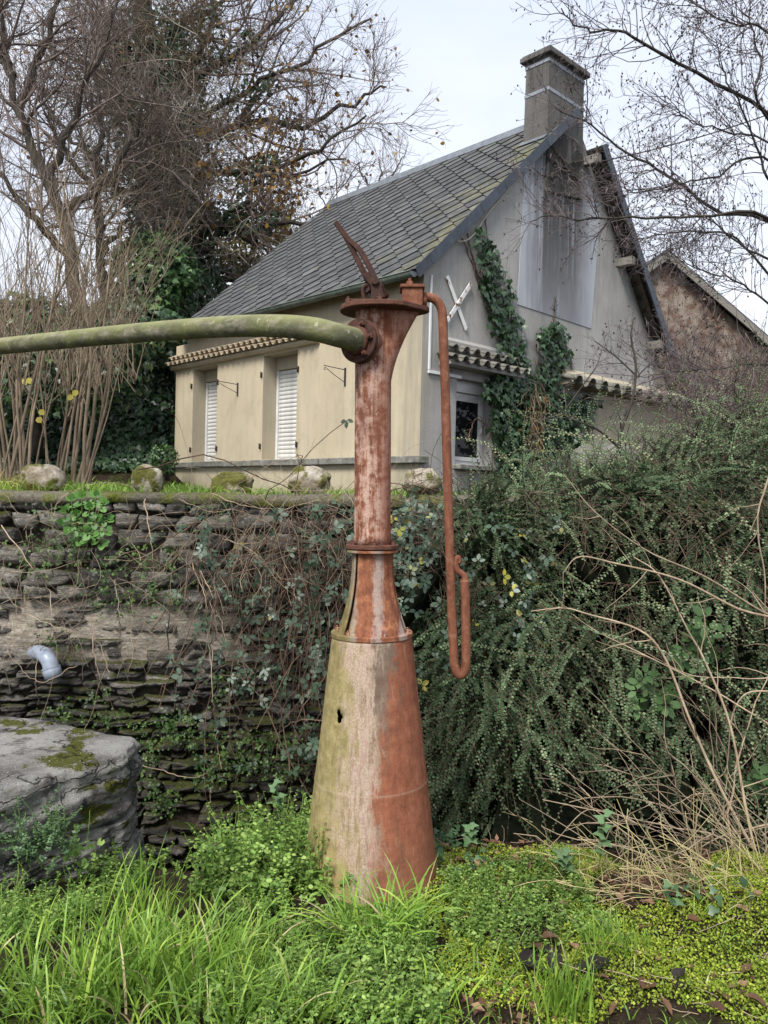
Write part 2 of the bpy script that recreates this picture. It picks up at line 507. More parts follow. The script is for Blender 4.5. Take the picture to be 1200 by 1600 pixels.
def gable_stain(nt, ov, c, streak, l):
    x, y, z = sep(nt, ov)
    # soot washed down below the chimney
    cx = mth(nt, 'ABSOLUTE', mth(nt, 'SUBTRACT', mth(nt, 'ADD', x, mth(nt, 'MULTIPLY', mth(nt, 'SUBTRACT', l, .5), .5)), 3.15))
    w = ramp(nt, cx, [(.42, 1), (.85, 0)])
    h = ramp(nt, mth(nt, 'DIVIDE', mth(nt, 'SUBTRACT', z, 4.2), 3.2), [(0, .05), (.5, .55), (.75, 1)])
    f = mth(nt, 'MULTIPLY', mth(nt, 'MULTIPLY', w, h), ramp(nt, streak, [(.25, .75), (.5, 1)]))
    c = mixc(nt, mth(nt, 'MULTIPLY', f, .96), c, (.030, .028, .026))
    # yellow lichen wash by the corner
    return mixc(nt, mth(nt, 'MULTIPLY', ramp(nt, x, [(.0, .55), (.32, 0)]), ramp(nt, streak, [(.4, .2), (.6, 1)])), c, (.34, .30, .20))
m_cream = stucco('cream_render', [(.455, .385, .268), (.54, .465, .335), (.33, .295, .215), .6], 70, .55, facade_stain)
m_grey = stucco('grey_render', [(.31, .30, .282), (.42, .408, .385), (.20, .194, .183), .65], 55, .9, gable_stain)
m_reveal = stucco('cream_reveal', [(.40, .35, .255), (.46, .40, .295), (.24, .225, .18), .4], 70, .35)
m_greyrev = stucco('grey_reveal', [(.27, .26, .245), (.32, .31, .29), (.2, .195, .19), .4], 60, .4)

def holed(mb, us, vs, holes, fn, depth, mbr):
    """rectangular field us x vs with rectangular holes; fn(u,v,d) -> point; reveals go to mbr"""
    U = sorted(set(us + [h[0] for h in holes] + [h[1] for h in holes])); Vv = sorted(set(vs + [h[2] for h in holes] + [h[3] for h in holes]))
    for i in range(len(U) - 1):
        for j in range(len(Vv) - 1):
            uc, vc = (U[i] + U[i + 1]) / 2, (Vv[j] + Vv[j + 1]) / 2
            if any(h[0] < uc < h[1] and h[2] < vc < h[3] for h in holes): continue
            mb.add([fn(U[i], Vv[j], 0), fn(U[i + 1], Vv[j], 0), fn(U[i + 1], Vv[j + 1], 0), fn(U[i], Vv[j + 1], 0)], [(0, 1, 2, 3)])
    for h in holes:
        a, b_, c_, d_ = h
        for (p, q) in (((a, c_), (a, d_)), ((a, d_), (b_, d_)), ((b_, d_), (b_, c_)), ((b_, c_), (a, c_))):
            mbr.add([fn(p[0], p[1], 0), fn(q[0], q[1], 0), fn(q[0], q[1], depth), fn(p[0], p[1], depth)], [(0, 1, 2, 3)])

# facade openings (measured on the wall plane)
def rect_fac(x0, y0, x1, y1):
    a = fac((x0 + x1) / 2, y0); b2 = fac((x0 + x1) / 2, y1); l = fac(x0, (y0 + y1) / 2); r = fac(x1, (y0 + y1) / 2)
    return [r.y, l.y, b2.z, a.z]
ZS = fac(430, 719).z                     # top of sill band
w1 = rect_fac(301, 574, 338.5, 722); w2 = rect_fac(410.5, 551, 463.5, 718)
for w in (w1, w2): w[2] = ZS + .015
w1[3] = w2[3] = (w1[3] + w2[3]) / 2
mb, mr = MB(), MB()
mr2 = MB()
ym = (w1[0] + w2[1]) / 2
holed(mb, [ym, LS], [Z0, 4.42], [w1], lambda u, v, d: (d, u, v), .34, mr)
holed(mb, [0.0, ym], [Z0, 4.42], [w2], lambda u, v, d: (d, u, v), .34, mr2)
mb.add([(0, 0, 4.42), (0, LR, 4.42), (0, LR, ZW), (0, 0, ZW)], [(0, 1, 2, 3)])
mb.add([(0, LR, 4.42), (0, LS, 4.42), (LT, LS, 4.42), (LT, LR, 4.42)], [(0, 1, 2, 3)])
mb.add([(0, LS, Z0), (0, LS, 4.42), (LT, LS, 4.42), (LT, LS, Z0)], [(0, 1, 2, 3)])
ZWB = roof_z(LT) - .08
mb.add([(0, LR, 4.42), (0, LR, ZW), (XR, LR, ZR - .1), (LT, LR, ZWB), (LT, LR, 4.42)], [(0, 1, 2, 3, 4)])
mb.add([(LT, 0, Z0), (LT, LS, Z0), (LT, LS, 4.42), (LT, 0, 4.42)], [(0, 1, 2, 3)])
mb.build('facade_wall', m_cream, house)
mr.build('window_reveal', m_reveal, house); mr2.build('window_reveal', m_reveal, house)
# gable
wg_l, wg_r = gab(712, 660).x, gab(769, 660).x
wg = [wg_l, wg_r, gab(740, 727).z, gab(735, 594).z]
mb, mr = MB(), MB()
holed(mb, [0.0, LT], [Z0, ZWB], [wg], lambda u, v, d: (u, d, v), .26, mr)
mb.add([(0, 0, ZWB), (LT, 0, ZWB), (XR, 0, ZR - .1), (0, 0, ZW)], [(0, 1, 2, 3)])
mb.build('gable_wall', m_grey, house)
mr.build('window_reveal', m_greyrev, house)

# rolling shutters with separate slats
m_white, nt, b, _o = new_mat('white_pvc')
n = nz(nt, coord(nt), 7, 4); finish(nt, b, ramp(nt, n, [(.3, (.52, .52, .51)), (.7, (.68, .68, .67))]), .45, .4)
m_slat, nt, b, _o = new_mat('white_shutter')
n = nz(nt, coord(nt, (1, 1, .3)), 6, 4); finish(nt, b, ramp(nt, n, [(.3, (.46, .46, .42)), (.7, (.66, .66, .64))]), .5, .35)
m_dark, nt, b, _o = new_mat('dark_iron')
n = nz(nt, coord(nt), 40, 3); finish(nt, b, ramp(nt, n, [(.3, (.02, .018, .017)), (.7, (.06, .045, .038))]), .7, .3)
def slat_mesh(w, h):
    mb = MB(); prof = [(-.001, -h / 2), (-.011, -h * .25), (-.014, .0), (-.011, h * .30), (-.002, h * .46), (.006, h * .46), (.006, -h / 2)]
    mb.prism([(p, -w / 2, z) for p, z in prof], (0, w, 0)); return mb.mesh('slat', m_slat)
for w in (w1, w2):
    u0, u1, v0, v1 = w
    d = .30
    sh = empty('shutter'); sh.parent = house; sh.location = (d, (u0 + u1) / 2, v0)
    hw = (u1 - u0) / 2; H = v1 - v0
    box_h = .22
    mb = MB(); mb.box((.0, 0, H - box_h / 2), (.04, 0, 0), (0, hw - .004, 0), (0, 0, box_h / 2 - .002)); mb.build('shutter_box', m_reveal, sh, .004)
    for s in (-1, 1):
        mb = MB(); mb.box((-.008, s * (hw - .032), (H - box_h) / 2), (.022, 0, 0), (0, .028, 0), (0, 0, (H - box_h) / 2 - .003)); mb.build('guide_rail', m_white, sh, .003)
    mb = MB(); mb.box((-.008, 0, .018), (.02, 0, 0), (0, hw - .064, 0), (0, 0, .015)); mb.build('bottom_bar', m_white, sh, .003)
    ns = 21; sh_h = (H - box_h - .04) / ns
    me = slat_mesh(2 * hw - .13, sh_h * .97)
    for k in range(ns):
        o = link('slat', me, sh); o.location = (0.002, 0, .037 + sh_h * (k + .5))
    # hinge pins on the wall either side
    for s, yy in ((1, u1 + .035), (-1, u0 - .035)):
        for zz in (v0 + .22, v1 - .32):
            mb = MB(); mb.box((-.012, yy, zz), (.012, 0, 0), (0, .011, 0), (0, 0, .045)); mb.tube([(-.03, yy, zz - .04), (-.03, yy, zz + .055)], .010, 8)
            mb.build('hinge_pin', m_dark, house)

# sill band of stone slabs
m_sill, nt, b, _o = new_mat('weathered_sill_stone')
ov = coord(nt); n = nz(nt, ov, 9, 6, .7); f = nz(nt, ov, 60, 4, .7)
c = ramp(nt, n, [(.3, (.09, .088, .075)), (.55, (.21, .205, .18)), (.75, (.33, .31, .27))])
c = mixc(nt, ramp(nt, nz(nt, ov, 4, 4), [(.55, 0), (.7, .6)]), c, (.10, .12, .05))
finish(nt, b, c, .9, .2); bump(nt, b, f, .5, .01)
edges = [-.07, .95, 2.05, 3.05, 4.1, 4.75, 5.7, LS + .05]
for i in range(len(edges) - 1):
    a, e = edges[i] + .004, edges[i + 1] - .004
    mb = MB(); mb.box((.02, (a + e) / 2, ZS - .045 + .004 * math.sin(i * 3)), (.10 + .004 * (i % 3), 0, 0), (0, (e - a) / 2, 0), (0, 0, .048))
    mb.build('sill_slab', m_sill, house, .01)

# half-round tile rows (canopies)
m_tile, nt, b, _o = new_mat('weathered_cement_tile')
ov = coord(nt, kind='World'); n = nz(nt, ov, 8, 5, .7)
c = ramp(nt, n, [(.3, (.085, .08, .07)), (.55, (.18, .17, .148)), (.75, (.28, .262, .225))])
c = mixc(nt, mth(nt, 'MULTIPLY', objrnd(nt), .35), c, (.14, .14, .10)); finish(nt, b, c, .92, .15); bump(nt, b, n, .4, .01)
m_tilec, nt, b, _o = new_mat('cream_tile')
ov = coord(nt, kind='World'); n = nz(nt, ov, 8, 5, .7)
c = ramp(nt, n, [(.3, (.22, .17, .115)), (.55, (.36, .295, .21)), (.8, (.46, .39, .28))])
c = mixc(nt, mth(nt, 'MULTIPLY', objrnd(nt), .3), c, (.22, .17, .12)); finish(nt, b, c, .92, .15)
def arc_mesh(w, L, up, mat, th=.014, sides=7):
    mb = MB(); r = w / 2 * 1.04; hs = 1 if up else -1; k = .85
    vs = []
    for yy in (0, L):
        for rr in (r, r - th):
            for i in range(sides + 1):
                a = math.pi * i / sides
                vs.append((rr * math.cos(a), yy, hs * k * rr * math.sin(a)))
    n = sides + 1; fs = []
    for i in range(sides):
        fs += [(i, i + 1, 2 * n + i + 1, 2 * n + i), (n + i + 1, n + i, 3 * n + i, 3 * n + i + 1), (i + 1, i, n + i, n + i + 1), (2 * n + i, 2 * n + i + 1, 3 * n + i + 1, 3 * n + i)]
    fs += [(0, 2 * n, 3 * n, n), (n - 1, 2 * n - 1, 4 * n - 1, 3 * n - 1)]
    mb.add(vs, fs, True)
    return mb.mesh('canopy_tile', mat)
def tile_row(parent, p0, p1, outv, w, L, dip, mat, rngk, phase=0.0):
    p0, p1 = Vector(p0), Vector(p1); a = (p1 - p0).normalized(); o = Vector(outv).normalized()
    dv = (o * math.cos(dip) - Vector((0, 0, 1)) * math.sin(dip)); up = a.cross(dv)
    if up.z < 0: a = -a; p0, p1 = p1, p0; up = a.cross(dv)
    n = int(round((p1 - p0).length / w))
    mu, md = arc_mesh(w, L, True, mat), arc_mesh(w, L, False, mat)
    rg = random.Random(rngk)
    for k in range(n):
        t = link('canopy_tile', mu if (k + int(phase)) % 2 == 0 else md, parent)
        pos = p0 + a * (w * (k + .5)) + dv * rg.uniform(-.006, .006)
        M = Matrix((a, dv, up)).transposed().to_4x4()
        t.matrix_local = Matrix.Translation(pos) @ M @ Matrix.Rotation(rg.uniform(-.03, .03), 4, 'Y')
# facade cornice: two wavy rows over a moulding
zc = (fac(276, 580).z + fac(499, 534).z) / 2
yc0, yc1 = fac(500, 534).y, LS + .08
tile_row(house, (-.02, yc0, zc + .13), (-.02, yc1, zc + .13), (-1, 0, 0), .085, .16, .2, m_tilec, 1)
tile_row(house, (-.02, yc0 + .04, zc + .225), (-.02, yc1 - .02, zc + .225), (-1, 0, 0), .085, .12, .2, m_tilec, 2, 1)
mb = MB(); mb.prism([(0.02, yc0, zc - .02), (-.07, yc0, zc), (-.10, yc0, zc + .035), (-.10, yc0, zc + .07), (0.02, yc0, zc + .085)], (0, yc1 - yc0, 0)); mb.build('cornice_moulding', m_cream, house, .004)
mb = MB(); mb.prism([(.02, yc0 + .03, zc + .30), (-.05, yc0 + .03, zc + .275), (-.05, yc0 + .03, zc + .17), (.02, yc0 + .03, zc + .13)], (0, yc1 - yc0 - .03, 0)); mb.build('cornice_bedding', m_cream, house)
# gable window canopy
cA, cB = gab(686, 560), gab(802, 585)
zt = (cA.z + cB.z) / 2
tile_row(house, (cA.x, -.0, zt + .07), (cB.x, -.0, zt + .07), (0, -1, 0), .115, .30, .25, m_tile, 3)
tile_row(house, (cA.x + .02, .0, zt + .20), (cB.x - .02, .0, zt + .20), (0, -1, 0), .115, .22, .25, m_tile, 4, 1)
mb = MB(); mb.box(((cA.x + cB.x) / 2, -.11, zt - .055), ((cB.x - cA.x) / 2, 0, 0), (0, .11, 0), (0, 0, .035)); mb.build('canopy_slab', m_greyrev, house, .01)
mb = MB(); mb.prism([(cA.x + .01, .02, zt + .34), (cA.x + .01, -.13, zt + .25), (cA.x + .01, -.13, zt + .13), (cA.x + .01, .02, zt + .0)], (cB.x - cA.x - .02, 0, 0)); mb.build('canopy_bedding', m_greyrev, house)
# second canopy and the lean-to behind the gable
dA, dB = gab(868, 622), gab(1062, 608)
zt2 = zt + .0
tile_row(house, (dA.x, 0, zt2 + .10), (dB.x + .05, 0, zt2 + .10), (0, -1, 0), .19, .42, .22, m_tile, 5)
mb = MB(); mb.prism([(dA.x, .02, zt2 + .28), (dA.x, -.2, zt2 + .15), (dA.x, -.26, zt2 - .02), (dA.x, .02, zt2 - .06)], (dB.x - dA.x, 0, 0)); mb.build('canopy_bedding', m_cream, house)
mb = MB(); mb.box(((dA.x + .9 + dB.x) / 2, -.04, (Z0 + zt2 - .06) / 2), ((dB.x - dA.x - .9) / 2, 0, 0), (0, .06, 0), (0, 0, (zt2 - .06 - Z0) / 2)); mb.build('porch_wall', m_cream, house)
lx0, lx1 = LT + .002, LT + 1.75
lz0, lz1 = 4.36, 3.1
mb = MB(); mb.prism([(lx0, .03, Z0), (lx1, .03, Z0), (lx1, .03, lz1), (lx0, .03, lz0)], (0, 3.2, 0)); mb.build('lean_to_wall', m_cream, house)

# window in the gable
win = empty('window'); win.parent = house
u0, u1, v0, v1 = wg
cxw, hw = (u0 + u1) / 2, (u1 - u0) / 2
win.location = (cxw, .20, v0); H = v1 - v0
bxh = .17
mb = MB(); mb.box((0, -.02, H - bxh / 2), (hw - .003, 0, 0), (0, .05, 0), (0, 0, bxh / 2 - .002)); mb.build('shutter_box', m_white, win, .005)
def ring(mb, x0, x1, z0, z1, wd, y0, y1):
    mb.aabb(x0, x0 + wd, y0, y1, z0, z1); mb.aabb(x1 - wd, x1, y0, y1, z0, z1)
    mb.aabb(x0 + wd, x1 - wd, y0, y1, z0, z0 + wd); mb.aabb(x0 + wd, x1 - wd, y0, y1, z1 - wd, z1)
mb = MB(); ring(mb, -hw + .003, hw - .003, .003, H - bxh - .003, .055, -.03, .03); mb.build('window_frame', m_white, win, .004)
sash = MB(); ring(sash, -hw + .06, hw - .06, .06, H - bxh - .06, .06, -.045, .012); so = sash.build('sash', m_white, win, .006)
m_glass, nt, b, _o = new_mat('dark_window_glass')
finish(nt, b, (.010, .011, .012), .05, .22)
mb = MB(); mb.aabb(-hw + .118, hw - .118, -.02, -.012, .118, H - bxh - .118); mb.build('pane', m_glass, so)
mb = MB(); mb.aabb(hw - .095, hw - .075, -.075, -.047, H * .40, H * .40 + .11); mb.build('handle', m_white, so, .004)
mb = MB(); mb.aabb(-hw - .03, hw + .06, -.24 - .09, -.02, -.075, -.003); mb.build('sill', m_sill, win, .012)

# render patch under the chimney
m_patch, nt, b, _o = new_mat('pale_cement_patch')
ov = coord(nt); l = nz(nt, ov, 1.6, 4); streak = nz(nt, coord(nt, (6, 6, .35)), 1.5, 5, .7)
c = ramp(nt, l, [(.3, (.33, .345, .37)), (.7, (.42, .435, .46))])
x, y, z = sep(nt, ov)
cx = mth(nt, 'ABSOLUTE', mth(nt, 'SUBTRACT', mth(nt, 'ADD', x, mth(nt, 'MULTIPLY', mth(nt, 'SUBTRACT', streak, .5), .9)), 3.15))
wv_ = ramp(nt, cx, [(.45, 1), (.95, 0)])
hh = ramp(nt, mth(nt, 'DIVIDE', mth(nt, 'SUBTRACT', z, 4.2), 3.0), [(0, .32), (.35, .78), (.7, 1)])
f = mth(nt, 'MULTIPLY', mth(nt, 'MULTIPLY', wv_, hh), ramp(nt, streak, [(.34, .50), (.50, 1)]))
c = mixc(nt, mth(nt, 'MULTIPLY', f, .94), c, (.040, .036, .032))
finish(nt, b, c, .9, .15); bump(nt, b, nz(nt, ov, 50, 4), .3, .01)
pl = [gab(808, 479), gab(922, 511)]
zb = (pl[0].z + pl[1].z) / 2
xa, xb = pl[0].x, pl[1].x + .02
ztl, ztr = 6.65, roof_z(xb + .2) - .25
mb = MB(); mb.prism([(xa, .004, zb + .02), (xb, .004, zb - .01), (xb + .2, .004, ztr), (XR, .004, ZR - .3), (xa + .08, .004, ztl)], (0, -.014, 0)); mb.build('render_patch', m_patch, house)
mb = MB(); mb.prism([(XC - .52, .0, 6.45), (XC + .52, .0, 6.6), (XC + .5, .0, 7.3), (XC + .3, 0, 7.5), (XC - .2, 0, 7.5), (XC - .5, .0, 7.2)], (0, -.05, 0)); mb.build('chimney_breast', m_grey, house, .015)

# cable ducts and the iron cross
m_duct, nt, b, _o = new_mat('white_duct'); finish(nt, b, ramp(nt, nz(nt, coord(nt), 5), [(.3, (.55, .56, .56)), (.7, (.72, .73, .74))]), .5, .3)
d0, d1, d2 = gab(674.5, 430), gab(668, 577), gab(719, 588)
mb = MB(); mb.box(((d0.x + d1.x) / 2, -.014, (d0.z + d1.z) / 2), ((d0.x - d1.x) / 2 * 0 + .016, 0, 0), (0, .012, 0), (0, 0, (d0.z - d1.z) / 2)); mb.build('cable_duct', m_duct, house, .003)
mb = MB(); mb.box(((d1.x + d2.x) / 2, -.017, d1.z - .03), ((d2.x - d1.x) / 2, 0, 0), (0, .015, 0), (0, 0, .022)); mb.build('cable_duct', m_duct, house, .003)
m_rustwhite, nt, b, _o = new_mat('rusty_white_paint')
ov = coord(nt); n = nz(nt, ov, 9, 5, .7); f = ramp(nt, n, [(.56, 0), (.60, 1)])
c = mixc(nt, f, (.68, .68, .66), ramp(nt, nz(nt, ov, 40), [(.3, (.10, .035, .015)), (.7, (.32, .14, .05))])); finish(nt, b, c, .6, .3)
cr = empty('anchor_cross'); cr.parent = house
cr['label'] = 'white painted iron wall anchor shaped like an X with rust spots'
for (pa, pb, o) in (((697, 432), (727, 516), -.02), ((733, 444), (696, 502), -.034)):
    A, B = gab(*pa), gab(*pb); v = (B - A) / 2; pr = Vector((0, 1, 0)).cross(v).normalized()
    mb = MB(); mb.box((A + B) / 2 + Vector((0, o, 0)), v, (0, .007, 0), pr * .032); mb.build('iron_strap', m_rustwhite, cr, .003)
mid = (gab(712, 474)); mb = MB(); mb.lathe([(.03, 0), (.028, .012), (.012, .02)], 12); o = mb.build('bolt', m_rustwhite, cr); o.location = (mid.x, -.04, mid.z); o.rotation_euler = (math.pi / 2, 0, 0)

# iron brackets on the facade
for (pa, pb, pc) in (((343, 597), (372, 600), (372, 617)), ((506, 574), (540, 577), (540, 601))):
    base = fac(pb[0], pb[1]); low = fac(pc[0], pc[1]); Lb = .42
    br = empty('wall_bracket'); br.parent = house; br.location = (0, base.y, base.z)
    hz = base.z - low.z
    mb = MB(); mb.box((-.008, 0, -hz / 2), (.006, 0, 0), (0, .016, 0), (0, 0, hz / 2 + .02)); mb.build('back_plate', m_dark, br)
    mb = MB(); mb.tube([(-.01, 0, -.01), (-Lb, 0, .005)], .006, 6); mb.build('arm', m_dark, br)
    mb = MB(); mb.tube([(-.01, 0, -hz + .03), (-Lb * .55, 0, -hz * .45), (-Lb * .92, 0, -.02), (-Lb * .99, 0, -.035), (-Lb * .97, 0, -.06), (-Lb * .9, 0, -.05)], .005, 6); mb.build('stay', m_dark, br)

# ------------------------------------------------------------------ roof
roof = empty('roof'); roof.parent = house
m_slate, nt, b, _o = new_mat('diamond_slate')
wp = coord(nt, kind='World')
vd = nt.nodes.new('ShaderNodeVectorMath'); vd.operation = 'DOT_PRODUCT'; nt.links.new(wp, vd.inputs[0]); vd.inputs[1].default_value = tuple(UL)
sd = mth(nt, 'SUBTRACT', vd.outputs['Value'], HC.dot(UL))
n = nz(nt, wp, 5, 6, .65); f = nz(nt, wp, 34, 5, .7); l = nz(nt, wp, 1.4, 4, .6)
c = ramp(nt, n, [(.25, (.046, .047, .049)), (.5, (.084, .085, .086)), (.75, (.145, .145, .143))])
c = mixc(nt, 1.0, c, ramp(nt, objrnd(nt), [(0, .86), (1, 1.18)]), 'MULTIPLY')
lich = ramp(nt, n, [(.35, (.13, .125, .035)), (.7, (.26, .245, .085))])
near = ramp(nt, mth(nt, 'MULTIPLY', sd, .16), [(.0, .62), (.10, .36), (.4, .20), (1, .12)])
lf = mth(nt, 'ADD', mth(nt, 'MULTIPLY', near, 1.0), mth(nt, 'MULTIPLY', mth(nt, 'SUBTRACT', objrnd(nt), .55), .22))
lf = mth(nt, 'ADD', lf, mth(nt, 'MULTIPLY', mth(nt, 'SUBTRACT', l, .5), 1.5))
c = mixc(nt, ramp(nt, lf, [(.36, 0), (.95, .58)]), c, lich)
c = mixc(nt, ramp(nt, f, [(.66, 0), (.72, .6)]), c, (.38, .38, .35))
finish(nt, b, c, .88, .12); bump(nt, b, f, .5, .008)
cs, sn = math.cos(SLOPE), math.sin(SLOPE)
SL = (XR - XE) / cs
Y0r, Y1r = -.10, LR + .10
def rp(u, v, h=0.0):
    """front slope: u along y, v up the slope, h out of the slope"""
    return Vector((XE + v * cs - h * sn, u, ZE + v * sn + h * cs))
HD = .215
tile_poly = [(0, -HD), (HD * 1.10, HD * .10), (HD * .30, HD * .90), (-HD * .30, HD * .90), (-HD * 1.10, HD * .10)]
def clip(poly, a, b_, keep):
    out = []
    for i in range(len(poly)):
        p, q = poly[i], poly[(i + 1) % len(poly)]
        ip, iq = keep(p), keep(q)
        if ip >= 0: out.append(p)
        if (ip >= 0) != (iq >= 0):
            t = ip / (ip - iq); out.append((p[0] + (q[0] - p[0]) * t, p[1] + (q[1] - p[1]) * t))
    return out
def tile_h(v): return .006 + .030 * (HD * .9 - v) / (1.9 * HD)
def tile_mesh(poly):
    mb = MB(); n = len(poly)
    top = [(p[0], p[1], tile_h(p[1])) for p in poly]; bot = [(p[0], p[1], tile_h(p[1]) - .007) for p in poly]
    mb.add(top + bot, [tuple(range(n)), tuple(reversed(range(n, 2 * n)))] + [(i, n + i, n + (i + 1) % n, (i + 1) % n) for i in range(n)])
    return mb.mesh('slate', m_slate)
full = tile_mesh(tile_poly)
RM = Matrix((Vector((0, 1, 0)), Vector((cs, 0, sn)), Vector((-sn, 0, cs)))).transposed()      # columns: u, v, normal
if RM.determinant() < 0: RM = Matrix((Vector((0, -1, 0)), Vector((cs, 0, sn)), Vector((-sn, 0, cs)))).transposed(); FLIP = -1
else: FLIP = 1
rg = random.Random(5)
cand = []
j = 0
v = 0.0
while v < SL + HD:
    u = Y0r + (HD if j % 2 else 0)
    while u < Y1r + HD:
        cand.append((u, v)); u += 2 * HD
    v += HD; j += 1
hooks = MB(); rest = []; nt_tiles = 0
for (u, v) in sorted(cand, key=lambda c_: c_[0]):
    inside = (u - HD * 1.1 > Y0r) and (u + HD * 1.1 < Y1r) and v - HD > 0 and v + HD * .9 < SL
    if inside:
        me = full
    else:
        poly = tile_poly
        for kf in (lambda p: (u + p[0] * FLIP) - Y0r, lambda p: Y1r - (u + p[0] * FLIP), lambda p: v + p[1], lambda p: SL - (v + p[1])):
            poly = clip(poly, 0, 0, kf)
            if len(poly) < 3: break
        if len(poly) < 3: continue
        me = tile_mesh(poly)
    if nt_tiles < 298:
        o = link('slate', me, roof); nt_tiles += 1
        o.matrix_local = Matrix.Translation(rp(u, v, rg.uniform(0, .004))) @ RM.to_4x4() @ Matrix.Rotation(rg.gauss(0, .012), 4, 'Z') @ Matrix.Rotation(rg.gauss(0, .006), 4, 'X')
    else:
        M = Matrix.Translation(rp(u, v)) @ RM.to_4x4(); rest.append((M, me))
    if v - HD > .02 and Y0r + .05 < u < Y1r - .05:
        c0 = rp(u, v - HD + .02, .042); hooks.box(c0, Vector((0, .011, 0)), Vector((cs, 0, sn)) * .016, Vector((-sn, 0, cs)) * .003)
if rest:
    mb = MB()
    for M, me in rest: mb.add([M @ v_.co for v_ in me.vertices], [tuple(p.vertices) for p in me.polygons])
    o = mb.build('slate_remainder', m_slate, roof); o['kind'] = 'stuff'
m_zinc, nt, b, _o = new_mat('zinc')
n = nz(nt, coord(nt), 12, 5); finish(nt, b, ramp(nt, n, [(.3, (.11, .122, .138)), (.7, (.20, .218, .24))]), .6, .3, .3)
o = hooks.build('slate_hooks', m_zinc, roof); o['kind'] = 'stuff'
m_wood, nt, b, _o = new_mat('old_roof_timber')
n = nz(nt, coord(nt, (8, 1, 8)), 3, 5); finish(nt, b, ramp(nt, n, [(.3, (.025, .02, .016)), (.7, (.085, .068, .052))]), .9, .1)
m_woodl, nt, b, _o = new_mat('grey_timber')
n = nz(nt, coord(nt, (8, 1, 8)), 3, 5); finish(nt, b, ramp(nt, n, [(.3, (.13, .12, .105)), (.7, (.26, .245, .215))]), .9, .1)
mb = MB(); mb.prism([rp(Y0r + .03, 0, -.005), rp(Y0r + .03, SL, -.005), rp(Y0r + .03, SL, -.06), rp(Y0r + .03, 0, -.06)], (0, Y1r - Y0r - .06, 0)); mb.build('roof_deck', m_wood, roof)
def rq(u, v, h=0.0):
    """back slope"""
    return Vector((XB - v * cs2 + h * sn2, u, ZB + v * sn2 + h * cs2))
SLOPE2 = math.atan2(ZR - ZB, XB - XR); cs2, sn2 = math.cos(SLOPE2), math.sin(SLOPE2); SL2 = (XB - XR) / cs2
YB0 = -.32
SLO = SL2 * .855
mb = MB(); mb.prism([rq(.03, 0, .02), rq(.03, SL2, .02), rq(.03, SL2, -.01), rq(.03, 0, -.01)], (0, Y1r - .03, 0)); mb.build('back_slope', m_slate, roof)
mb = MB(); mb.prism([rq(YB0, 0, .02), rq(YB0, SLO, .02), rq(YB0, SLO, -.01), rq(YB0, 0, -.01)], (0, .348 - .0, 0)); mb.build('open_verge', m_slate, roof)
m_anth, nt, b, _o = new_mat('dark_blue_slate')
n = nz(nt, coord(nt), 14, 5); c = ramp(nt, n, [(.3, (.040, .048, .062)), (.7, (.075, .088, .108))]); c = mixc(nt, 1.0, c, ramp(nt, objrnd(nt), [(0, .8), (1, 1.25)]), 'MULTIPLY'); finish(nt, b, c, .55, .4)
# battens, rafters and purlin ends under the open verge
for k in range(15):
    vv = .12 + k * (SLO - .2) / 14
    mb = MB(); a_, e_ = rq(YB0 + .03, vv, -.03), rq(-.005, vv, -.03); mb.box((a_ + e_) / 2, (0, (e_.y - a_.y) / 2, 0), Vector((-cs2, 0, sn2)) * .028, Vector((sn2, 0, cs2)) * .016); mb.build('batten', m_wood, roof)
mb = MB(); mb.prism([rq(YB0 + .09, .0, -.05), rq(YB0 + .09, SLO, -.05), rq(YB0 + .09, SLO, -.15), rq(YB0 + .09, 0, -.15)], (0, .06, 0)); mb.build('rafter', m_wood, roof)
for vv in (.30, 2.0, SLO - .12):
    c0 = rq(-.12, vv, -.23); mb = MB(); mb.box(c0, (.06, 0, 0), (0, .17, 0), (0, 0, .07)); mb.build('purlin', m_woodl, roof, .006)
mb = MB(); mb.prism([rq(YB0 - .002, -.06, .035), rq(YB0 - .002, SLO, .035), rq(YB0 - .002, SLO, -.13), rq(YB0 - .002, -.06, -.13)], (0, -.025, 0)); mb.build('barge_board', m_anth, roof)
# verge slates along the near edge of the front slope
nvs = 14; Lv = (SL - .10) / nvs
for k in range(nvs):
    a0, a1 = k * Lv - .02, (k + 1) * Lv + .05
    off = -.016 - .004 * (k % 2)
    pts = [rp(Y0r + off, a0 + .02, .045), rp(Y0r + off, a1, .045), rp(Y0r + off + .012, a1, -.105), rp(Y0r + off + .012, a0, -.105), rp(Y0r + off + .008, a0 - .02, -.06)]
    mb = MB(); mb.prism(pts, (0, .010, 0)); o = mb.build('verge_slate', m_anth, roof)
# ridge of zinc
mb = MB(); pr = [(-.17, -.155), (-.03, .03), (.03, .03), (.17, -.155), (.16, -.165), (0, .005), (-.16, -.165)]
mb.prism([(XR + p, .46, ZR + .035 + q) for p, q in pr], (0, Y1r - .46, 0)); mb.build('ridge_cap', m_zinc, roof)
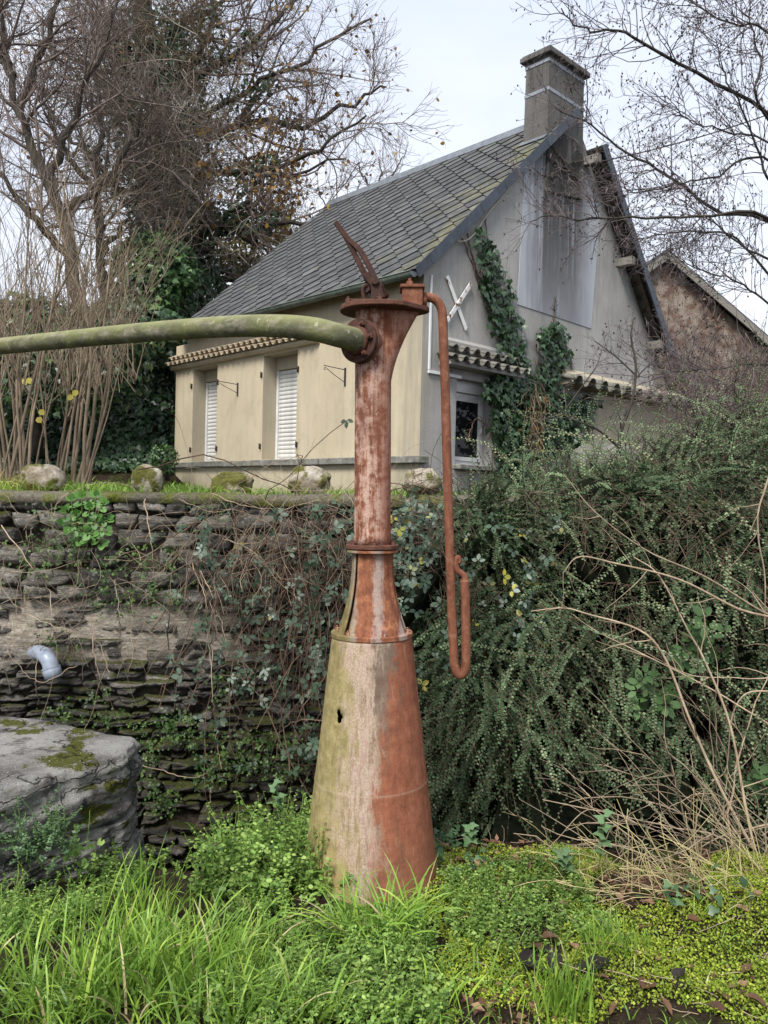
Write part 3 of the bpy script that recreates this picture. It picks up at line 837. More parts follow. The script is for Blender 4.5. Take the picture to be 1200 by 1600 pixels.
# gutter
m_gut, nt, b, _o = new_mat('mossy_zinc_gutter')
ov = coord(nt); n = nz(nt, ov, 7, 5); c = ramp(nt, n, [(.3, (.075, .095, .075)), (.55, (.13, .155, .125)), (.75, (.21, .235, .20))]); finish(nt, b, c, .55, .4, .2)
mb = MB(); gr, gx, gz = .068, XE - .035, ZE - .03
def gutter(mb, y0, y1, r):
    ns = 12; vs = []
    for yy in (y0, y1):
        for rr in (r, r - .006):
            for i in range(ns + 1):
                a = math.pi + math.pi * i / ns; vs.append((gx + rr * math.cos(a), yy, gz + rr * math.sin(a)))
    n = ns + 1; fs = []
    for i in range(ns):
        fs += [(i, 2 * n + i, 2 * n + i + 1, i + 1), (n + i, n + i + 1, 3 * n + i + 1, 3 * n + i), (i, i + 1, n + i + 1, n + i), (2 * n + i + 1, 2 * n + i, 3 * n + i, 3 * n + i + 1)]
    fs += [(0, n, 3 * n, 2 * n), (n - 1, 3 * n - 1, 4 * n - 1, 2 * n - 1)]
    mb.add(vs, fs, True)
gutter(mb, Y0r + .02, Y1r - .05, gr); go = mb.build('gutter', m_gut, house)
mb = MB(); mb.prism([(gx + gr * math.cos(math.pi + math.pi * i / 12), Y0r + .022, gz + gr * math.sin(math.pi + math.pi * i / 12)) for i in range(13)], (0, -.004, 0)); mb.build('end_cap', m_zinc, go)
mb = MB(); mb.tube([(gx - gr - .004, Y0r + .02, gz + .004), (gx - gr - .004, Y1r - .05, gz + .004)], .009, 6); mb.build('rolled_edge', m_gut, go)
for yy in (.55, 1.15, 2.3, 3.45, 4.6, 5.75):
    mb = MB(); gutter(mb, yy, yy + .035, gr + .005); mb.build('gutter_joint', m_gut, go)

# ------------------------------------------------------------------ chimney
ch = empty('chimney'); ch.parent = roof
m_chim = stucco('chimney_render', [(.095, .090, .082), (.17, .162, .15), (.035, .033, .03), .9], 40, .9)
cw, cd = .50, .43
zc0, zc1 = 7.05, 8.72
def chim_box(mb, z0, z1, e, e2=None):
    e2 = e if e2 is None else e2
    x0, x1, y0, y1 = XC - cw, XC + cw, -.012, cd
    vs = [(x0 - e, y0 - e, z0), (x1 + e, y0 - e, z0), (x1 + e, y1 + e, z0), (x0 - e, y1 + e, z0), (x0 - e2, y0 - e2, z1), (x1 + e2, y0 - e2, z1), (x1 + e2, y1 + e2, z1), (x0 - e2, y1 + e2, z1)]
    mb.add(vs, [(3, 2, 1, 0), (4, 5, 6, 7), (0, 1, 5, 4), (1, 2, 6, 5), (2, 3, 7, 6), (3, 0, 4, 7)])
mb = MB(); chim_box(mb, zc0, zc1 - .10, .012, 0); mb.build('stack', m_chim, ch, .008)
m_lead, nt, b, _o = new_mat('pale_lead_band'); finish(nt, b, ramp(nt, nz(nt, coord(nt), 9), [(.3, (.19, .205, .235)), (.7, (.30, .32, .355))]), .6, .3)
for z in (8.50, 8.05):
    mb = MB(); chim_box(mb, z, z + .055, .012); mb.build('band', m_lead, ch, .004)
mb = MB(); chim_box(mb, zc1 - .11, zc1 - .03, .075); chim_box(mb, zc1 - .031, zc1, .05); mb.build('cap', m_chim, ch, .012)
mb = MB(); mb.prism([rp(-.02, SL - 1.12, .034), rp(.47, SL - 1.12, .034), rp(.47, SL - .98, .034), rp(-.02, SL - .98, .034)], Vector((-sn, 0, cs)) * .012); mb.build('flashing', m_zinc, ch)

# lean-to roof
mb = MB(); dx, dz = lx1 + .15 - (LT - .35), (lz1 - .12) - (lz0 + .30)
mb.prism([(LT - .02, -.03, lz0 + .03), (lx1 + .15, -.03, lz1 - .09), (lx1 + .15, -.03, lz1 - .03), (LT - .02, -.03, lz0 + .09)], (0, 3.6, 0)); mb.build('lean_to_roof', m_slate, house)
# wires on the gable
m_wire, nt, b, _o = new_mat('pale_cable'); finish(nt, b, (.42, .38, .29), .6, .3)
wp_ = [gab(*p, -.06) for p in ((876, 206), (858, 222), (838, 236), (800, 288), (770, 325), (755, 345), (742, 365), (728, 376), (712, 377))]
mb = MB(); mb.tube(smooth_path(wp_, 36), .009, 5); mb.build('gable_cable', m_wire, house)
# overhead cable from the gable to a pole beyond the alder
A = HL @ gab(912, 258, -.3); B = at(1500, 36, 16.5)
pts = [A.lerp(B, t / 20) - Vector((0, 0, .35 * 4 * (t / 20) * (1 - t / 20))) for t in range(21)]
cab = empty('overhead_cable', A)
mb = MB(); mb.tube([p - A for p in pts], .011, 5); mb.build('wire', m_dark, cab)
tag(cab, 'thin black overhead cable running from the gable into the alder branches', 'cable')
# ================================================================== WATER CRANE
CD = 3.5
cb, ct_ = at(579, 1395, CD), at(583.5, 480, CD)
S = CD / F_PX * 1.0
ax_ = (ct_ - cb).normalized()
crane = empty('water_crane', cb)
crane.rotation_euler = Vector((0, 0, 1)).rotation_difference(ax_).to_euler()
tag(crane, 'rusty red cast iron water crane with conical base and hanging pipe handle', 'water crane')
CM = Matrix.Translation(cb) @ crane.rotation_euler.to_matrix().to_4x4(); CMI = CM.inverted()
def zl(py): return (1395 - py) * S
def cl(px, py, D): return CMI @ at(px, py, D)

def rust_mat(name, kind):
    m, nt, b, _o = new_mat(name)
    ov = coord(nt); x, y, z = sep(nt, ov)
    fine = nz(nt, ov, 120, 5, .7); med = nz(nt, ov, 22, 6, .68)
    st = nz(nt, coord(nt, (1, 1, .10)), 38, 6, .7); big = nz(nt, coord(nt, (1, 1, .3)), 5.5, 5, .6)
    rust = ramp(nt, mth(nt, 'ADD', mth(nt, 'MULTIPLY', med, .65), mth(nt, 'MULTIPLY', st, .35)), [(.28, (.065, .024, .015)), (.45, (.17, .060, .031)), (.57, (.27, .105, .052)), (.72, (.40, .19, .10))])
    if kind == 'dark':
        c = ramp(nt, med, [(.25, (.035, .017, .013)), (.5, (.095, .040, .027)), (.75, (.185, .085, .052))])
    elif kind == 'iron':
        c = ramp(nt, med, [(.25, (.018, .010, .008)), (.5, (.052, .024, .018)), (.75, (.105, .050, .034))])
    elif kind == 'pipe':
        c = ramp(nt, nz(nt, coord(nt, (1, 1, .3)), 40, 5, .7), [(.25, (.085, .032, .019)), (.5, (.165, .060, .033)), (.75, (.245, .105, .058))])
        c = mixc(nt, ramp(nt, med, [(.50, 0), (.66, .75)]), c, (.26, .125, .075)); c = mixc(nt, ramp(nt, fine, [(.60, 0), (.72, .7)]), c, (.05, .022, .015))
    elif kind == 'column':
        pale = ramp(nt, fine, [(.3, (.32, .19, .145)), (.6, (.52, .38, .31))])
        c = mixc(nt, ramp(nt, mth(nt, 'ADD', mth(nt, 'MULTIPLY', st, .55), mth(nt, 'MULTIPLY', med, .45)), [(.46, 0), (.56, .85)]), rust, pale)
        c = mixc(nt, ramp(nt, big, [(.52, 0), (.66, .45)]), c, (.10, .055, .045))
        c = mixc(nt, ramp(nt, nz(nt, coord(nt, (1, 1, .45)), 60, 4), [(.66, 0), (.70, .8)]), c, (.55, .43, .36))
        red = mth(nt, 'MULTIPLY', ramp(nt, mth(nt, 'ADD', x, mth(nt, 'MULTIPLY', mth(nt, 'SUBTRACT', big, .5), .12)), [(.01, 0), (.06, 1)]), .55)
        c = mixc(nt, red, c, mixc(nt, st, (.15, .045, .022), (.34, .12, .065)))
    elif kind == 'neck':
        c = rust
        # pale flaked paint in two vertical strips, orange bloom between
        ang = mth(nt, 'ADD', mth(nt, 'MULTIPLY', x, 16.0), mth(nt, 'MULTIPLY', mth(nt, 'SUBTRACT', st, .5), 1.2))
        wv = mth(nt, 'ADD', mth(nt, 'SINE', mth(nt, 'MULTIPLY', ang, 3.6)), mth(nt, 'MULTIPLY', mth(nt, 'SUBTRACT', med, .5), 2.2))
        c = mixc(nt, ramp(nt, wv, [(.1, 0), (.9, .75)]), c, ramp(nt, fine, [(.3, (.25, .20, .175)), (.7, (.43, .36, .32))]))
        c = mixc(nt, ramp(nt, med, [(.58, 0), (.66, .7)]), c, (.42, .19, .085))
        gl = ramp(nt, mth(nt, 'ADD', x, mth(nt, 'MULTIPLY', mth(nt, 'SUBTRACT', big, .5), .2)), [(-.13, 0), (.0, 0)])
        lft = ramp(nt, mth(nt, 'MULTIPLY', mth(nt, 'ADD', x, .02), -12), [(.45, 0), (.95, .8)])
        c = mixc(nt, lft, c, ramp(nt, med, [(.3, (.09, .085, .03)), (.7, (.20, .18, .07))]))
    else:       # cone: lichen on the left, bare chalky middle, red lead on the right
        rz = mth(nt, 'SUBTRACT', .302, mth(nt, 'MULTIPLY', z, .1115))
        q = mth(nt, 'DIVIDE', x, rz)
        q = mth(nt, 'ADD', q, mth(nt, 'MULTIPLY', mth(nt, 'SUBTRACT', st, .5), 1.1))
        q = mth(nt, 'ADD', q, mth(nt, 'MULTIPLY', mth(nt, 'SUBTRACT', big, .5), 1.3))
        q = mth(nt, 'ADD', q, mth(nt, 'MULTIPLY', mth(nt, 'SUBTRACT', nz(nt, coord(nt, (1, 1, .5)), 13, 6, .7), .5), 1.1))
        q = mth(nt, 'ADD', q, mth(nt, 'MULTIPLY', mth(nt, 'SUBTRACT', fine, .5), .5))
        lich = ramp(nt, med, [(.25, (.13, .12, .05)), (.5, (.25, .20, .085)), (.75, (.36, .30, .15))])
        lich = mixc(nt, ramp(nt, z, [(.0, .75), (.45, 0)]), lich, ramp(nt, st, [(.3, (.26, .18, .06)), (.7, (.42, .31, .125))]))
        chalk = ramp(nt, mth(nt, 'ADD', mth(nt, 'MULTIPLY', st, .6), mth(nt, 'MULTIPLY', fine, .4)), [(.34, (.17, .10, .065)), (.47, (.33, .245, .175)), (.62, (.55, .46, .39))])
        chalk = mixc(nt, ramp(nt, st, [(.50, 0), (.62, .6)]), chalk, (.24, .12, .08))
        redl = ramp(nt, mth(nt, 'ADD', mth(nt, 'MULTIPLY', med, .6), mth(nt, 'MULTIPLY', st, .4)), [(.28, (.115, .040, .024)), (.48, (.235, .082, .044)), (.62, (.30, .115, .062)), (.78, (.40, .20, .125))])
        redl = mixc(nt, ramp(nt, z, [(.0, .35), (.35, 0)]), redl, (.22, .12, .075))
        grey = ramp(nt, med, [(.3, (.085, .065, .05)), (.7, (.17, .14, .105))])
        c = mixc(nt, ramp(nt, mth(nt, 'MULTIPLY', mth(nt, 'ADD', q, .62), 2.2), [(.0, 0), (.75, 1)]), lich, chalk)
        c = mixc(nt, ramp(nt, mth(nt, 'MULTIPLY', mth(nt, 'SUBTRACT', q, .06), 3), [(.0, 0), (.8, 1)]), c, redl)
        up = ramp(nt, mth(nt, 'ADD', z, mth(nt, 'MULTIPLY', mth(nt, 'SUBTRACT', big, .5), .7)), [(.72, 0), (.95, 1)])
        mid = ramp(nt, q, [(.02, 0), (.12, 1), (.33, 1), (.5, 0)])
        c = mixc(nt, mth(nt, 'MULTIPLY', mth(nt, 'MULTIPLY', up, mid), .8), c, grey)
        c = mixc(nt, ramp(nt, fine, [(.60, 0), (.75, .5)]), c, (.07, .045, .03))
        drip = nz(nt, coord(nt, (1, 1, .05)), 26, 5, .7)
        c = mixc(nt, ramp(nt, drip, [(.56, 0), (.70, .55)]), c, (.105, .062, .036))
        c = mixc(nt, ramp(nt, drip, [(.28, .45), (.42, 0)]), c, (.46, .36, .28))
        seam = ramp(nt, mth(nt, 'ABSOLUTE', mth(nt, 'SUBTRACT', z, 0.5180)), [(.0015, .32), (.005, 0)])
        c = mixc(nt, seam, c, (.45, .33, .24))
    finish(nt, b, c, ramp(nt, med, [(.3, .7), (.7, .92)]), .25)
    bump(nt, b, mth(nt, 'ADD', mth(nt, 'MULTIPLY', fine, .4), med), .55, .006)
    return m
m_cone, m_col, m_neck, m_rdark, m_rpipe, m_iron = [rust_mat('rust_' + k, k) for k in ('cone', 'column', 'neck', 'dark', 'pipe', 'iron')]

# ---- conical base with the rusted hole
SEG, ROWS = 120, 90
zt0, zt1 = -.25, zl(988)
rb, rt = 110 * S, 62 * S
def cone_r(z):
    return rb + (rt - rb) * z / zt1
th = np.arange(SEG) / SEG * 2 * np.pi; zz = np.linspace(zt0, zt1, ROWS)
TH, ZZ = np.meshgrid(th, zz)
RR = cone_r(ZZ) + .0025 * np.exp(-((ZZ - zl(1210)) / .006) ** 2) + (fbm(np.stack([np.cos(TH) * 4, np.sin(TH) * 4, ZZ * 3], -1), 3) - .5) * .006
V = np.stack([RR * np.cos(TH), RR * np.sin(TH), ZZ], -1)
# hole: azimuth of pixel 533 on the front
hz = zl(1100); hth = -math.pi / 2 - math.asin((579.8 - 533) * S / cone_r(hz))
du = (np.arctan2(np.sin(TH - hth), np.cos(TH - hth))) * RR; dv = ZZ - hz
hr = np.sqrt((du / .016) ** 2 + ((dv + .6 * du) / .027) ** 2)
ang = np.arctan2(dv, du)
lim = 1 + .30 * np.sin(3 * ang + 1) + .15 * np.sin(5 * ang)
idv = np.arange(SEG * ROWS).reshape(ROWS, SEG)
a, b_, c_, d_ = idv[:-1], np.roll(idv, -1, 1)[:-1], np.roll(idv, -1, 1)[1:], idv[1:]
F = np.stack([a, b_, c_, d_], -1).reshape(-1, 4)
ins = (hr < lim * .8).ravel()
keep = ~ins[F].any(1)
F2 = F[keep]
# pull boundary vertices onto the ragged outline
bd = set(F[~keep].ravel().tolist()) & set(F2.ravel().tolist())
Vf = V.reshape(-1, 3).copy(); hrf, limf = hr.ravel(), lim.ravel()
cen = np.array([cone_r(hz) * math.cos(hth), cone_r(hz) * math.sin(hth), hz])
for i in bd:
    Vf[i] = cen + (Vf[i] - cen) * min(1.0, max(.55, limf[i] / max(hrf[i], .3)))
base = np_obj('base_cone', Vf, F2, m_cone, crane, True)
so_ = base.modifiers.new('sheet', 'SOLIDIFY'); so_.thickness = .006; so_.offset = -1
# ---- flange and neck
def bolt(parent, p, mat=m_rdark, r=.011, h=.016, axis=None):
    mb = MB(); mb.lathe([(r, 0), (r, h * .8), (r * .8, h)], 6, smooth=False); mb.lathe([(r * .45, h), (r * .45, h * 1.5)], 8)
    o = mb.build('bolt', mat, parent); o.location = p
    if axis is not None: o.rotation_euler = Vector((0, 0, 1)).rotation_difference(Vector(axis)).to_euler()
    return o
def disc(name, r, z0, z1, mat, sides=64):
    mb = MB(); e = .003
    mb.lathe([(r - e, z0), (r, z0 + e), (r, z1 - e), (r - e, z1)], sides, smooth=False); return mb.build(name, mat, crane)
f1 = disc('base_flange', 64 * S, zl(989), zl(981), m_neck)
for k in range(6):
    a = -math.pi / 2 + .35 + k * math.pi / 3; bolt(f1, (56 * S * math.cos(a), 56 * S * math.sin(a), zl(981)), m_neck, .010, .014)
zn0, zn1 = zl(981), zl(857)
def neck_r(t): return (30 + 24 * (1 - t) ** 2.1 + 1.5 * t) * S
mb = MB(); mb.lathe([(neck_r(t) - .016, zn0 + (zn1 - zn0) * t) for t in np.linspace(0, 1, 12)], 40); mb.build('neck_core', m_rdark, crane)
for k in range(3):
    a0 = -math.pi / 2 - R_(40) + k * 2 * math.pi / 3; a1 = a0 + R_(110)
    vs = []; nA = 18; nT = 14
    for inner in (0, 1):
        for i, t in enumerate(np.linspace(0, 1, nT)):
            for j in range(nA + 1):
                a = a0 + (a1 - a0) * j / nA; e = min(j, nA - j)
                r = neck_r(t) + (.006 if e == 0 else .004 if e == 1 else 0) - .008 * inner
                vs.append((r * math.cos(a), r * math.sin(a), zn0 + (zn1 - zn0) * t))
    n = nA + 1; o1 = nT * n; fs = []
    for i in range(nT - 1):
        for j in range(nA):
            q = i * n + j
            fs += [(q, q + 1, q + n + 1, q + n), (o1 + q + 1, o1 + q, o1 + q + n, o1 + q + n + 1)]
        for j in (0, nA):
            q = i * n + j; fs.append((q, q + n, o1 + q + n, o1 + q) if j == 0 else (q + n, q, o1 + q, o1 + q + n))
    mb = MB(); mb.add(vs, fs, True); mb.build('flared_panel', m_neck, crane)
f2 = disc('lower_column_flange', 40 * S, zl(858), zl(853), m_neck); f3 = disc('upper_column_flange', 41.5 * S, zl(852), zl(845), m_rdark)
for k in range(6):
    a = -math.pi / 2 + .1 + k * math.pi / 3; bolt(f3, (36 * S * math.cos(a), 36 * S * math.sin(a), zl(845)), m_rdark, .010, .012)
    mb = MB(); 
# ---- column
zc0_, zc1_ = zl(846), zl(476)
mb = MB(); prof = []
for t in np.linspace(0, 1, 24):
    r = (28.6 - .6 * t) * S + .010 * math.exp(-((t) / .012) ** 2)
    prof.append((r, zc0_ + (zc1_ - zc0_) * t))
mb.lathe(prof, 56); mb.build('column', m_col, crane)
# gusset swelling out to the right under the head plate
vs = []; rows = 16; secs = 20
for i in range(rows):
    t = i / (rows - 1); py = 606 - (606 - 484) * t
    ext = 1 + 44 * t ** 1.7
    hw = 26 - 7 * t
    for j in range(secs):
        a = 2 * math.pi * j / secs
        cx_ = math.cos(a); sy_ = math.sin(a)
        X = (ext + 26) * S * (1 if cx_ > 0 else .3) * abs(cx_) ** .8 * (1 if cx_ > 0 else -1)
        Y = hw * S * sy_
        vs.append((X, Y, zl(py)))
fs = [(i * secs + j, i * secs + (j + 1) % secs, (i + 1) * secs + (j + 1) % secs, (i + 1) * secs + j) for i in range(rows - 1) for j in range(secs)]
mb = MB(); mb.add(vs, fs, True); mb.build('head_bracket', m_col, crane)
# ---- head plate (oval drawn out to the right)
out = []
for k in range(28):
    a = math.pi / 2 + math.pi * k / 27; out.append((52 * S * math.cos(a), 54 * S * math.sin(a)))
out += [(30 * S, -54 * S), (46 * S, -47 * S), (84 * S, -10 * S), (87 * S, 0), (84 * S, 10 * S), (46 * S, 47 * S), (30 * S, 54 * S)]
mb = MB(); mb.prism([(x, y, zl(484)) for x, y in out], (0, 0, 8 * S)); hp = mb.build('head_plate', m_rdark, crane, .004)
for (x, y) in ((-38, -30), (10, -44), (-30, 38), (28, 40), (74, 0)):
    bolt(hp, (x * S, y * S, zl(476)), m_rdark, .012, .016)
mb = MB(); mb.box((-20 * S, 2 * S, zl(472)), (22 * S, 0, 0), (0, 20 * S, 0), (0, 0, 5 * S)); mb.build('gland_plate', m_rdark, hp, .004)
# ---- valve box on the right with the pipe socket
mb = MB(); mb.box((60 * S, 0, zl(463)), (16 * S, 0, 0), (0, 19 * S, 0), (0, 0, 15 * S)); vb = mb.build('valve_box', m_rpipe, crane, .006)
mb = MB(); mb.box((60 * S, 0, zl(447.5)), (19 * S, 0, 0), (0, 22 * S, 0), (0, 0, 2.5 * S)); mb.build('valve_lid', m_rpipe, vb, .003)
bolt(vb, (56 * S, -6 * S, zl(445)), m_rpipe, .016, .022)
mb = MB(); mb.lathe([(12 * S, 0), (12 * S, 6 * S), (9.5 * S, 8 * S)], 20); o = mb.build('pipe_socket', m_rpipe, vb); o.location = (75 * S, 0, zl(464)); o.rotation_euler = (0, math.pi / 2, 0)
# ---- hanging handle pipe
hpts = [cl(*p) for p in ((650, 464, 3.5), (668, 464.5, 3.5), (680, 468, 3.5), (688, 478, 3.5), (691.5, 494, 3.5), (693, 530, 3.5), (695.5, 600, 3.5), (699, 740, 3.5), (703.5, 880, 3.5), (709, 1020, 3.5), (711, 1042, 3.5), (716, 1053, 3.5), (722, 1054, 3.5), (727, 1044, 3.5), (728.2, 1025, 3.5), (727.8, 980, 3.5), (727, 930, 3.5), (726, 906, 3.5))]
mb = MB(); mb.tube(smooth_path(hpts, 110), [7.2 * S] * 110, 16); mb.build('handle_pipe', m_rpipe, crane)
hk = [cl(*p) for p in ((726, 908, 3.5), (725.5, 901, 3.5), (721, 896, 3.5), (715, 891, 3.5), (712.5, 884, 3.5), (712.5, 876, 3.5), (714.5, 871, 3.5), (717.5, 872, 3.5), (718.5, 877, 3.5), (716.5, 880, 3.5))]
hkp = smooth_path(hk, 40); mb = MB(); mb.tube(hkp, list(np.linspace(6 * S, 3.2 * S, 40)), 10); mb.build('hook_end', m_rpipe, crane)
# ---- forked lever
def flatbar(mb, pts, w, d):
    pts = [Vector(p) for p in pts]; n = len(pts); vs = []
    ww = w if hasattr(w, '__len__') else [w] * n
    for i, p in enumerate(pts):
        t = (pts[min(i + 1, n - 1)] - pts[max(i - 1, 0)]).normalized(); s_ = Vector((0, 1, 0)); q = t.cross(s_).normalized()
        for (u_, v_) in ((-1, -1), (1, -1), (1, 1), (-1, 1)): vs.append(p + q * ww[i] * u_ + s_ * d * v_)
    fs = [tuple(range(4))[::-1], tuple(range(4 * n - 4, 4 * n))] + [(i * 4 + k, i * 4 + (k + 1) % 4, i * 4 + 4 + (k + 1) % 4, i * 4 + 4 + k) for i in range(n - 1) for k in range(4)]
    mb.add(vs, fs)
lev = empty('lever'); lev.parent = crane
L0 = 3.47
for off, pts in ((-.022, ((588, 446), (584, 432), (574, 412), (565, 396), (556, 385), (546, 376), (536, 363), (524, 347))), (.016, ((578, 446), (573, 434), (565, 418), (557, 402), (550, 388), (543, 375), (535, 362), (524, 347)))):
    P = [cl(p[0], p[1], L0) + Vector((0, off * (1 - min(1, i / 5.5)), 0)) for i, p in enumerate(pts)]
    Ps = smooth_path(P, 30)
    mb = MB(); flatbar(mb, Ps, list(np.linspace(4.3 * S, 3.6 * S, 30)), .0095); mb.build('fork_bar', m_iron, lev, .002)
mb = MB(); flatbar(mb, [cl(574, 428, L0), cl(583, 440, L0), cl(593, 452, L0), cl(603, 466, L0 + .02)], [8 * S, 8.5 * S, 7 * S, 6.5 * S], .022); mb.build('rocker', m_iron, lev, .003)
mb = MB(); c0 = cl(586, 443, L0); mb.tube([c0 + Vector((0, -.055, 0)), c0 + Vector((0, .055, 0))], .017, 12); mb.build('pivot_pin', m_iron, lev)
for s_ in (-1, 1):
    mb = MB(); b0 = cl(591, 470, L0) + Vector((0, s_ * .036, 0)); flatbar(mb, [b0, c0 + Vector((0, s_ * .036, 0))], [.028, .020], .007); mb.build('fulcrum_lug', m_iron, lev, .003)
mb = MB(); rp_ = [cl(*p) for p in ((570, 474, L0), (568, 462, L0), (567, 453, L0), (570, 447, L0), (576, 446, L0), (577, 452, L0), (572, 458, L0))]; mb.tube(smooth_path(rp_, 24), .009, 8); mb.build('shackle', m_iron, lev)
mb = MB(); mb.tube([cl(577, 456, L0 + .02), cl(592, 470, L0 + .02)], .012, 10); 
m_bare, nt, b, _o = new_mat('grey_steel_rod'); finish(nt, b, ramp(nt, nz(nt, coord(nt), 30), [(.3, (.12, .13, .13)), (.7, (.24, .25, .25))]), .5, .4, .3)
mb.build('valve_rod', m_bare, lev)
# ---- delivery arm
fn = Vector((-math.sin(R_(35)), -math.cos(R_(35)), .0))
fz = (CMI @ at(566, 533, 3.42)).z
fc = Vector((0, 0, fz)) + fn * (28 * S)
def flange_disc(name, c, n_, r, t0, t1, mat, parent):
    mb = MB(); mb.lathe([(r - .003, t0), (r, t0 + .003), (r, t1 - .003), (r - .003, t1)], 48, smooth=False)
    o = mb.build(name, mat, parent); o.location = c; o.rotation_euler = Vector((0, 0, 1)).rotation_difference(n_).to_euler(); return o
mb = MB(); mb.lathe([(26 * S, -.05), (26 * S, .012), (25 * S, .02)], 40); o = mb.build('branch_stub', m_col, crane); o.location = fc; o.rotation_euler = Vector((0, 0, 1)).rotation_difference(fn).to_euler()
flange_disc('column_side_flange', fc, fn, 34 * S, .004, .016, m_rdark, crane)
af = flange_disc('arm_flange', fc, fn, 33.5 * S, .019, .036, m_iron, crane)
fx = fn.cross(Vector((0, 0, 1))).normalized(); fy = fx.cross(fn)
for k in range(6):
    a = .55 + k * math.pi / 3
    o = bolt(af, (26 * S * math.cos(a), 26 * S * math.sin(a), .036), m_rdark, .013, .016)
m_arm, nt, b, _o = new_mat('algae_green_pipe')
ov = coord(nt); n = nz(nt, ov, 7, 6, .65); f = nz(nt, ov, 55, 5, .7); st = nz(nt, coord(nt, (1, 1, 3)), 9, 5)
c = ramp(nt, n, [(.25, (.065, .066, .042)), (.45, (.115, .115, .066)), (.6, (.150, .158, .066)), (.8, (.21, .22, .088))])
c = mixc(nt, ramp(nt, st, [(.5, 0), (.68, .6)]), c, (.30, .265, .215))
c = mixc(nt, ramp(nt, f, [(.6, 0), (.72, .5)]), c, (.075, .078, .055))
geo = nt.nodes.new('ShaderNodeNewGeometry'); nzv = sep(nt, geo.outputs['Normal'])[2]
c = mixc(nt, mth(nt, 'MULTIPLY', ramp(nt, mth(nt, 'ADD', nzv, mth(nt, 'MULTIPLY', mth(nt, 'SUBTRACT', n, .5), .9)), [(.1, 0), (.8, .5)]), 1), c, (.25, .25, .13))
c = mixc(nt, ramp(nt, nz(nt, ov, 28, 5, .75), [(.60, 0), (.66, .7)]), c, (.36, .35, .28))
finish(nt, b, c, .9, .12); bump(nt, b, mth(nt, 'ADD', n, mth(nt, 'MULTIPLY', f, .8)), .7, .008)
ap = [fc + fn * .02, fc + fn * .07] + [cl(*p) for p in ((527, 523.5, 3.345), (490, 514.5, 3.37), (440, 509.5, 3.49), (375, 509.5, 3.68), (300, 513.5, 3.92), (200, 521.5, 4.22), (100, 531, 4.55), (0, 541, 4.9), (-140, 553, 5.35), (-300, 562, 5.8))]
aps = smooth_path(ap, 120)
mb = MB(); mb.tube(aps, [.0495 + .0012 * math.sin(i * .9) * (i % 7 == 0) for i in range(120)], 32); mb.build('delivery_arm', m_arm, crane)
mb = MB(); mb.tube([fc + fn * .034, fc + fn * .05, fc + fn * .058], [.062, .060, .051], 32); mb.build('arm_collar', m_rdark, crane)
# ================================================================== RETAINING WALL
rng = np.random.default_rng(11)
def ghz(x, y): return float(ground_h(np.array([x]), np.array([y]))[0])
def on_ground(px, py, ymax=30.0):
    v = ray(px, py); v = v / v.y
    for D in np.arange(1.2, ymax, .03):
        p = CAM_LOC + v * D
        if p.z <= ghz(p.x, p.y): return p
    return CAM_LOC + v * ymax
def slate_stone(name, moss_low=True, dark=1.0):
    m, nt, b, _o = new_mat(name)
    wp = coord(nt, kind='World')
    sh_ = nt.nodes.new('ShaderNodeVectorMath'); sh_.operation = 'ADD'; nt.links.new(coord(nt, (1, 1, 5), 'World'), sh_.inputs[0])
    cmb = nt.nodes.new('ShaderNodeCombineXYZ'); nt.links.new(mth(nt, 'MULTIPLY', objrnd(nt), 40.0), cmb.inputs[0]); nt.links.new(mth(nt, 'MULTIPLY', objrnd(nt), 23.0), cmb.inputs[2]); nt.links.new(cmb.outputs[0], sh_.inputs[1])
    st = nz(nt, sh_.outputs[0], 9, 6, .7); f = nz(nt, wp, 70, 5, .7); l = nz(nt, wp, 3.0, 4, .6)
    c = ramp(nt, st, [(.25, (.052 * dark, .049 * dark, .046 * dark)), (.48, (.17 * dark, .16 * dark, .146 * dark)), (.62, (.29 * dark, .276 * dark, .25 * dark)), (.78, (.34, .32, .285))])
    c = mixc(nt, 1.0, c, ramp(nt, objrnd(nt), [(0, (.50, .49, .50)), (.5, (.95, .92, .88)), (1, (1.40, 1.36, 1.3))]), 'MULTIPLY')
    c = mixc(nt, ramp(nt, nz(nt, wp, 16, 6, .75), [(.57, 0), (.63, .85)]), c, (.50, .48, .44))
    x, y, z = sep(nt, wp)
    if moss_low:
        wet = ramp(nt, mth(nt, 'ADD', z, mth(nt, 'MULTIPLY', mth(nt, 'SUBTRACT', l, .5), .9)), [(.0, .75), (.55, .35), (.9, 0)])
        c = mixc(nt, mth(nt, 'MULTIPLY', wet, .7), c, (.035, .032, .028))
    geo = nt.nodes.new('ShaderNodeNewGeometry'); nzv = sep(nt, geo.outputs['Normal'])[2]
    mm = mth(nt, 'ADD', mth(nt, 'MULTIPLY', nzv, .28), mth(nt, 'ADD', l, mth(nt, 'MULTIPLY', mth(nt, 'SUBTRACT', f, .5), .25)))
    if moss_low: mm = mth(nt, 'ADD', mm, ramp(nt, z, [(.0, .13), (.5, 0)]))
    c = mixc(nt, ramp(nt, mm, [(.70, 0), (.80, .85)]), c, ramp(nt, f, [(.3, (.030, .036, .008)), (.7, (.095, .105, .020))]))
    pm = nz(nt, wp, 5.5, 6, .7); c = mixc(nt, ramp(nt, mth(nt, 'ADD', mth(nt, 'MULTIPLY', pm, .7), mth(nt, 'MULTIPLY', f, .3)), [(.58, 0), (.64, .45)]), c, (.30, .265, .21))
    c = mixc(nt, ramp(nt, nz(nt, wp, 11, 5, .7), [(.30, .75), (.40, 0)]), c, (.025, .024, .016))
    finish(nt, b, c, .93, .15); bump(nt, b, mth(nt, 'ADD', st, mth(nt, 'MULTIPLY', f, 1.0)), 1.0, .025)
    return m
m_stone = slate_stone('slate_rubble')
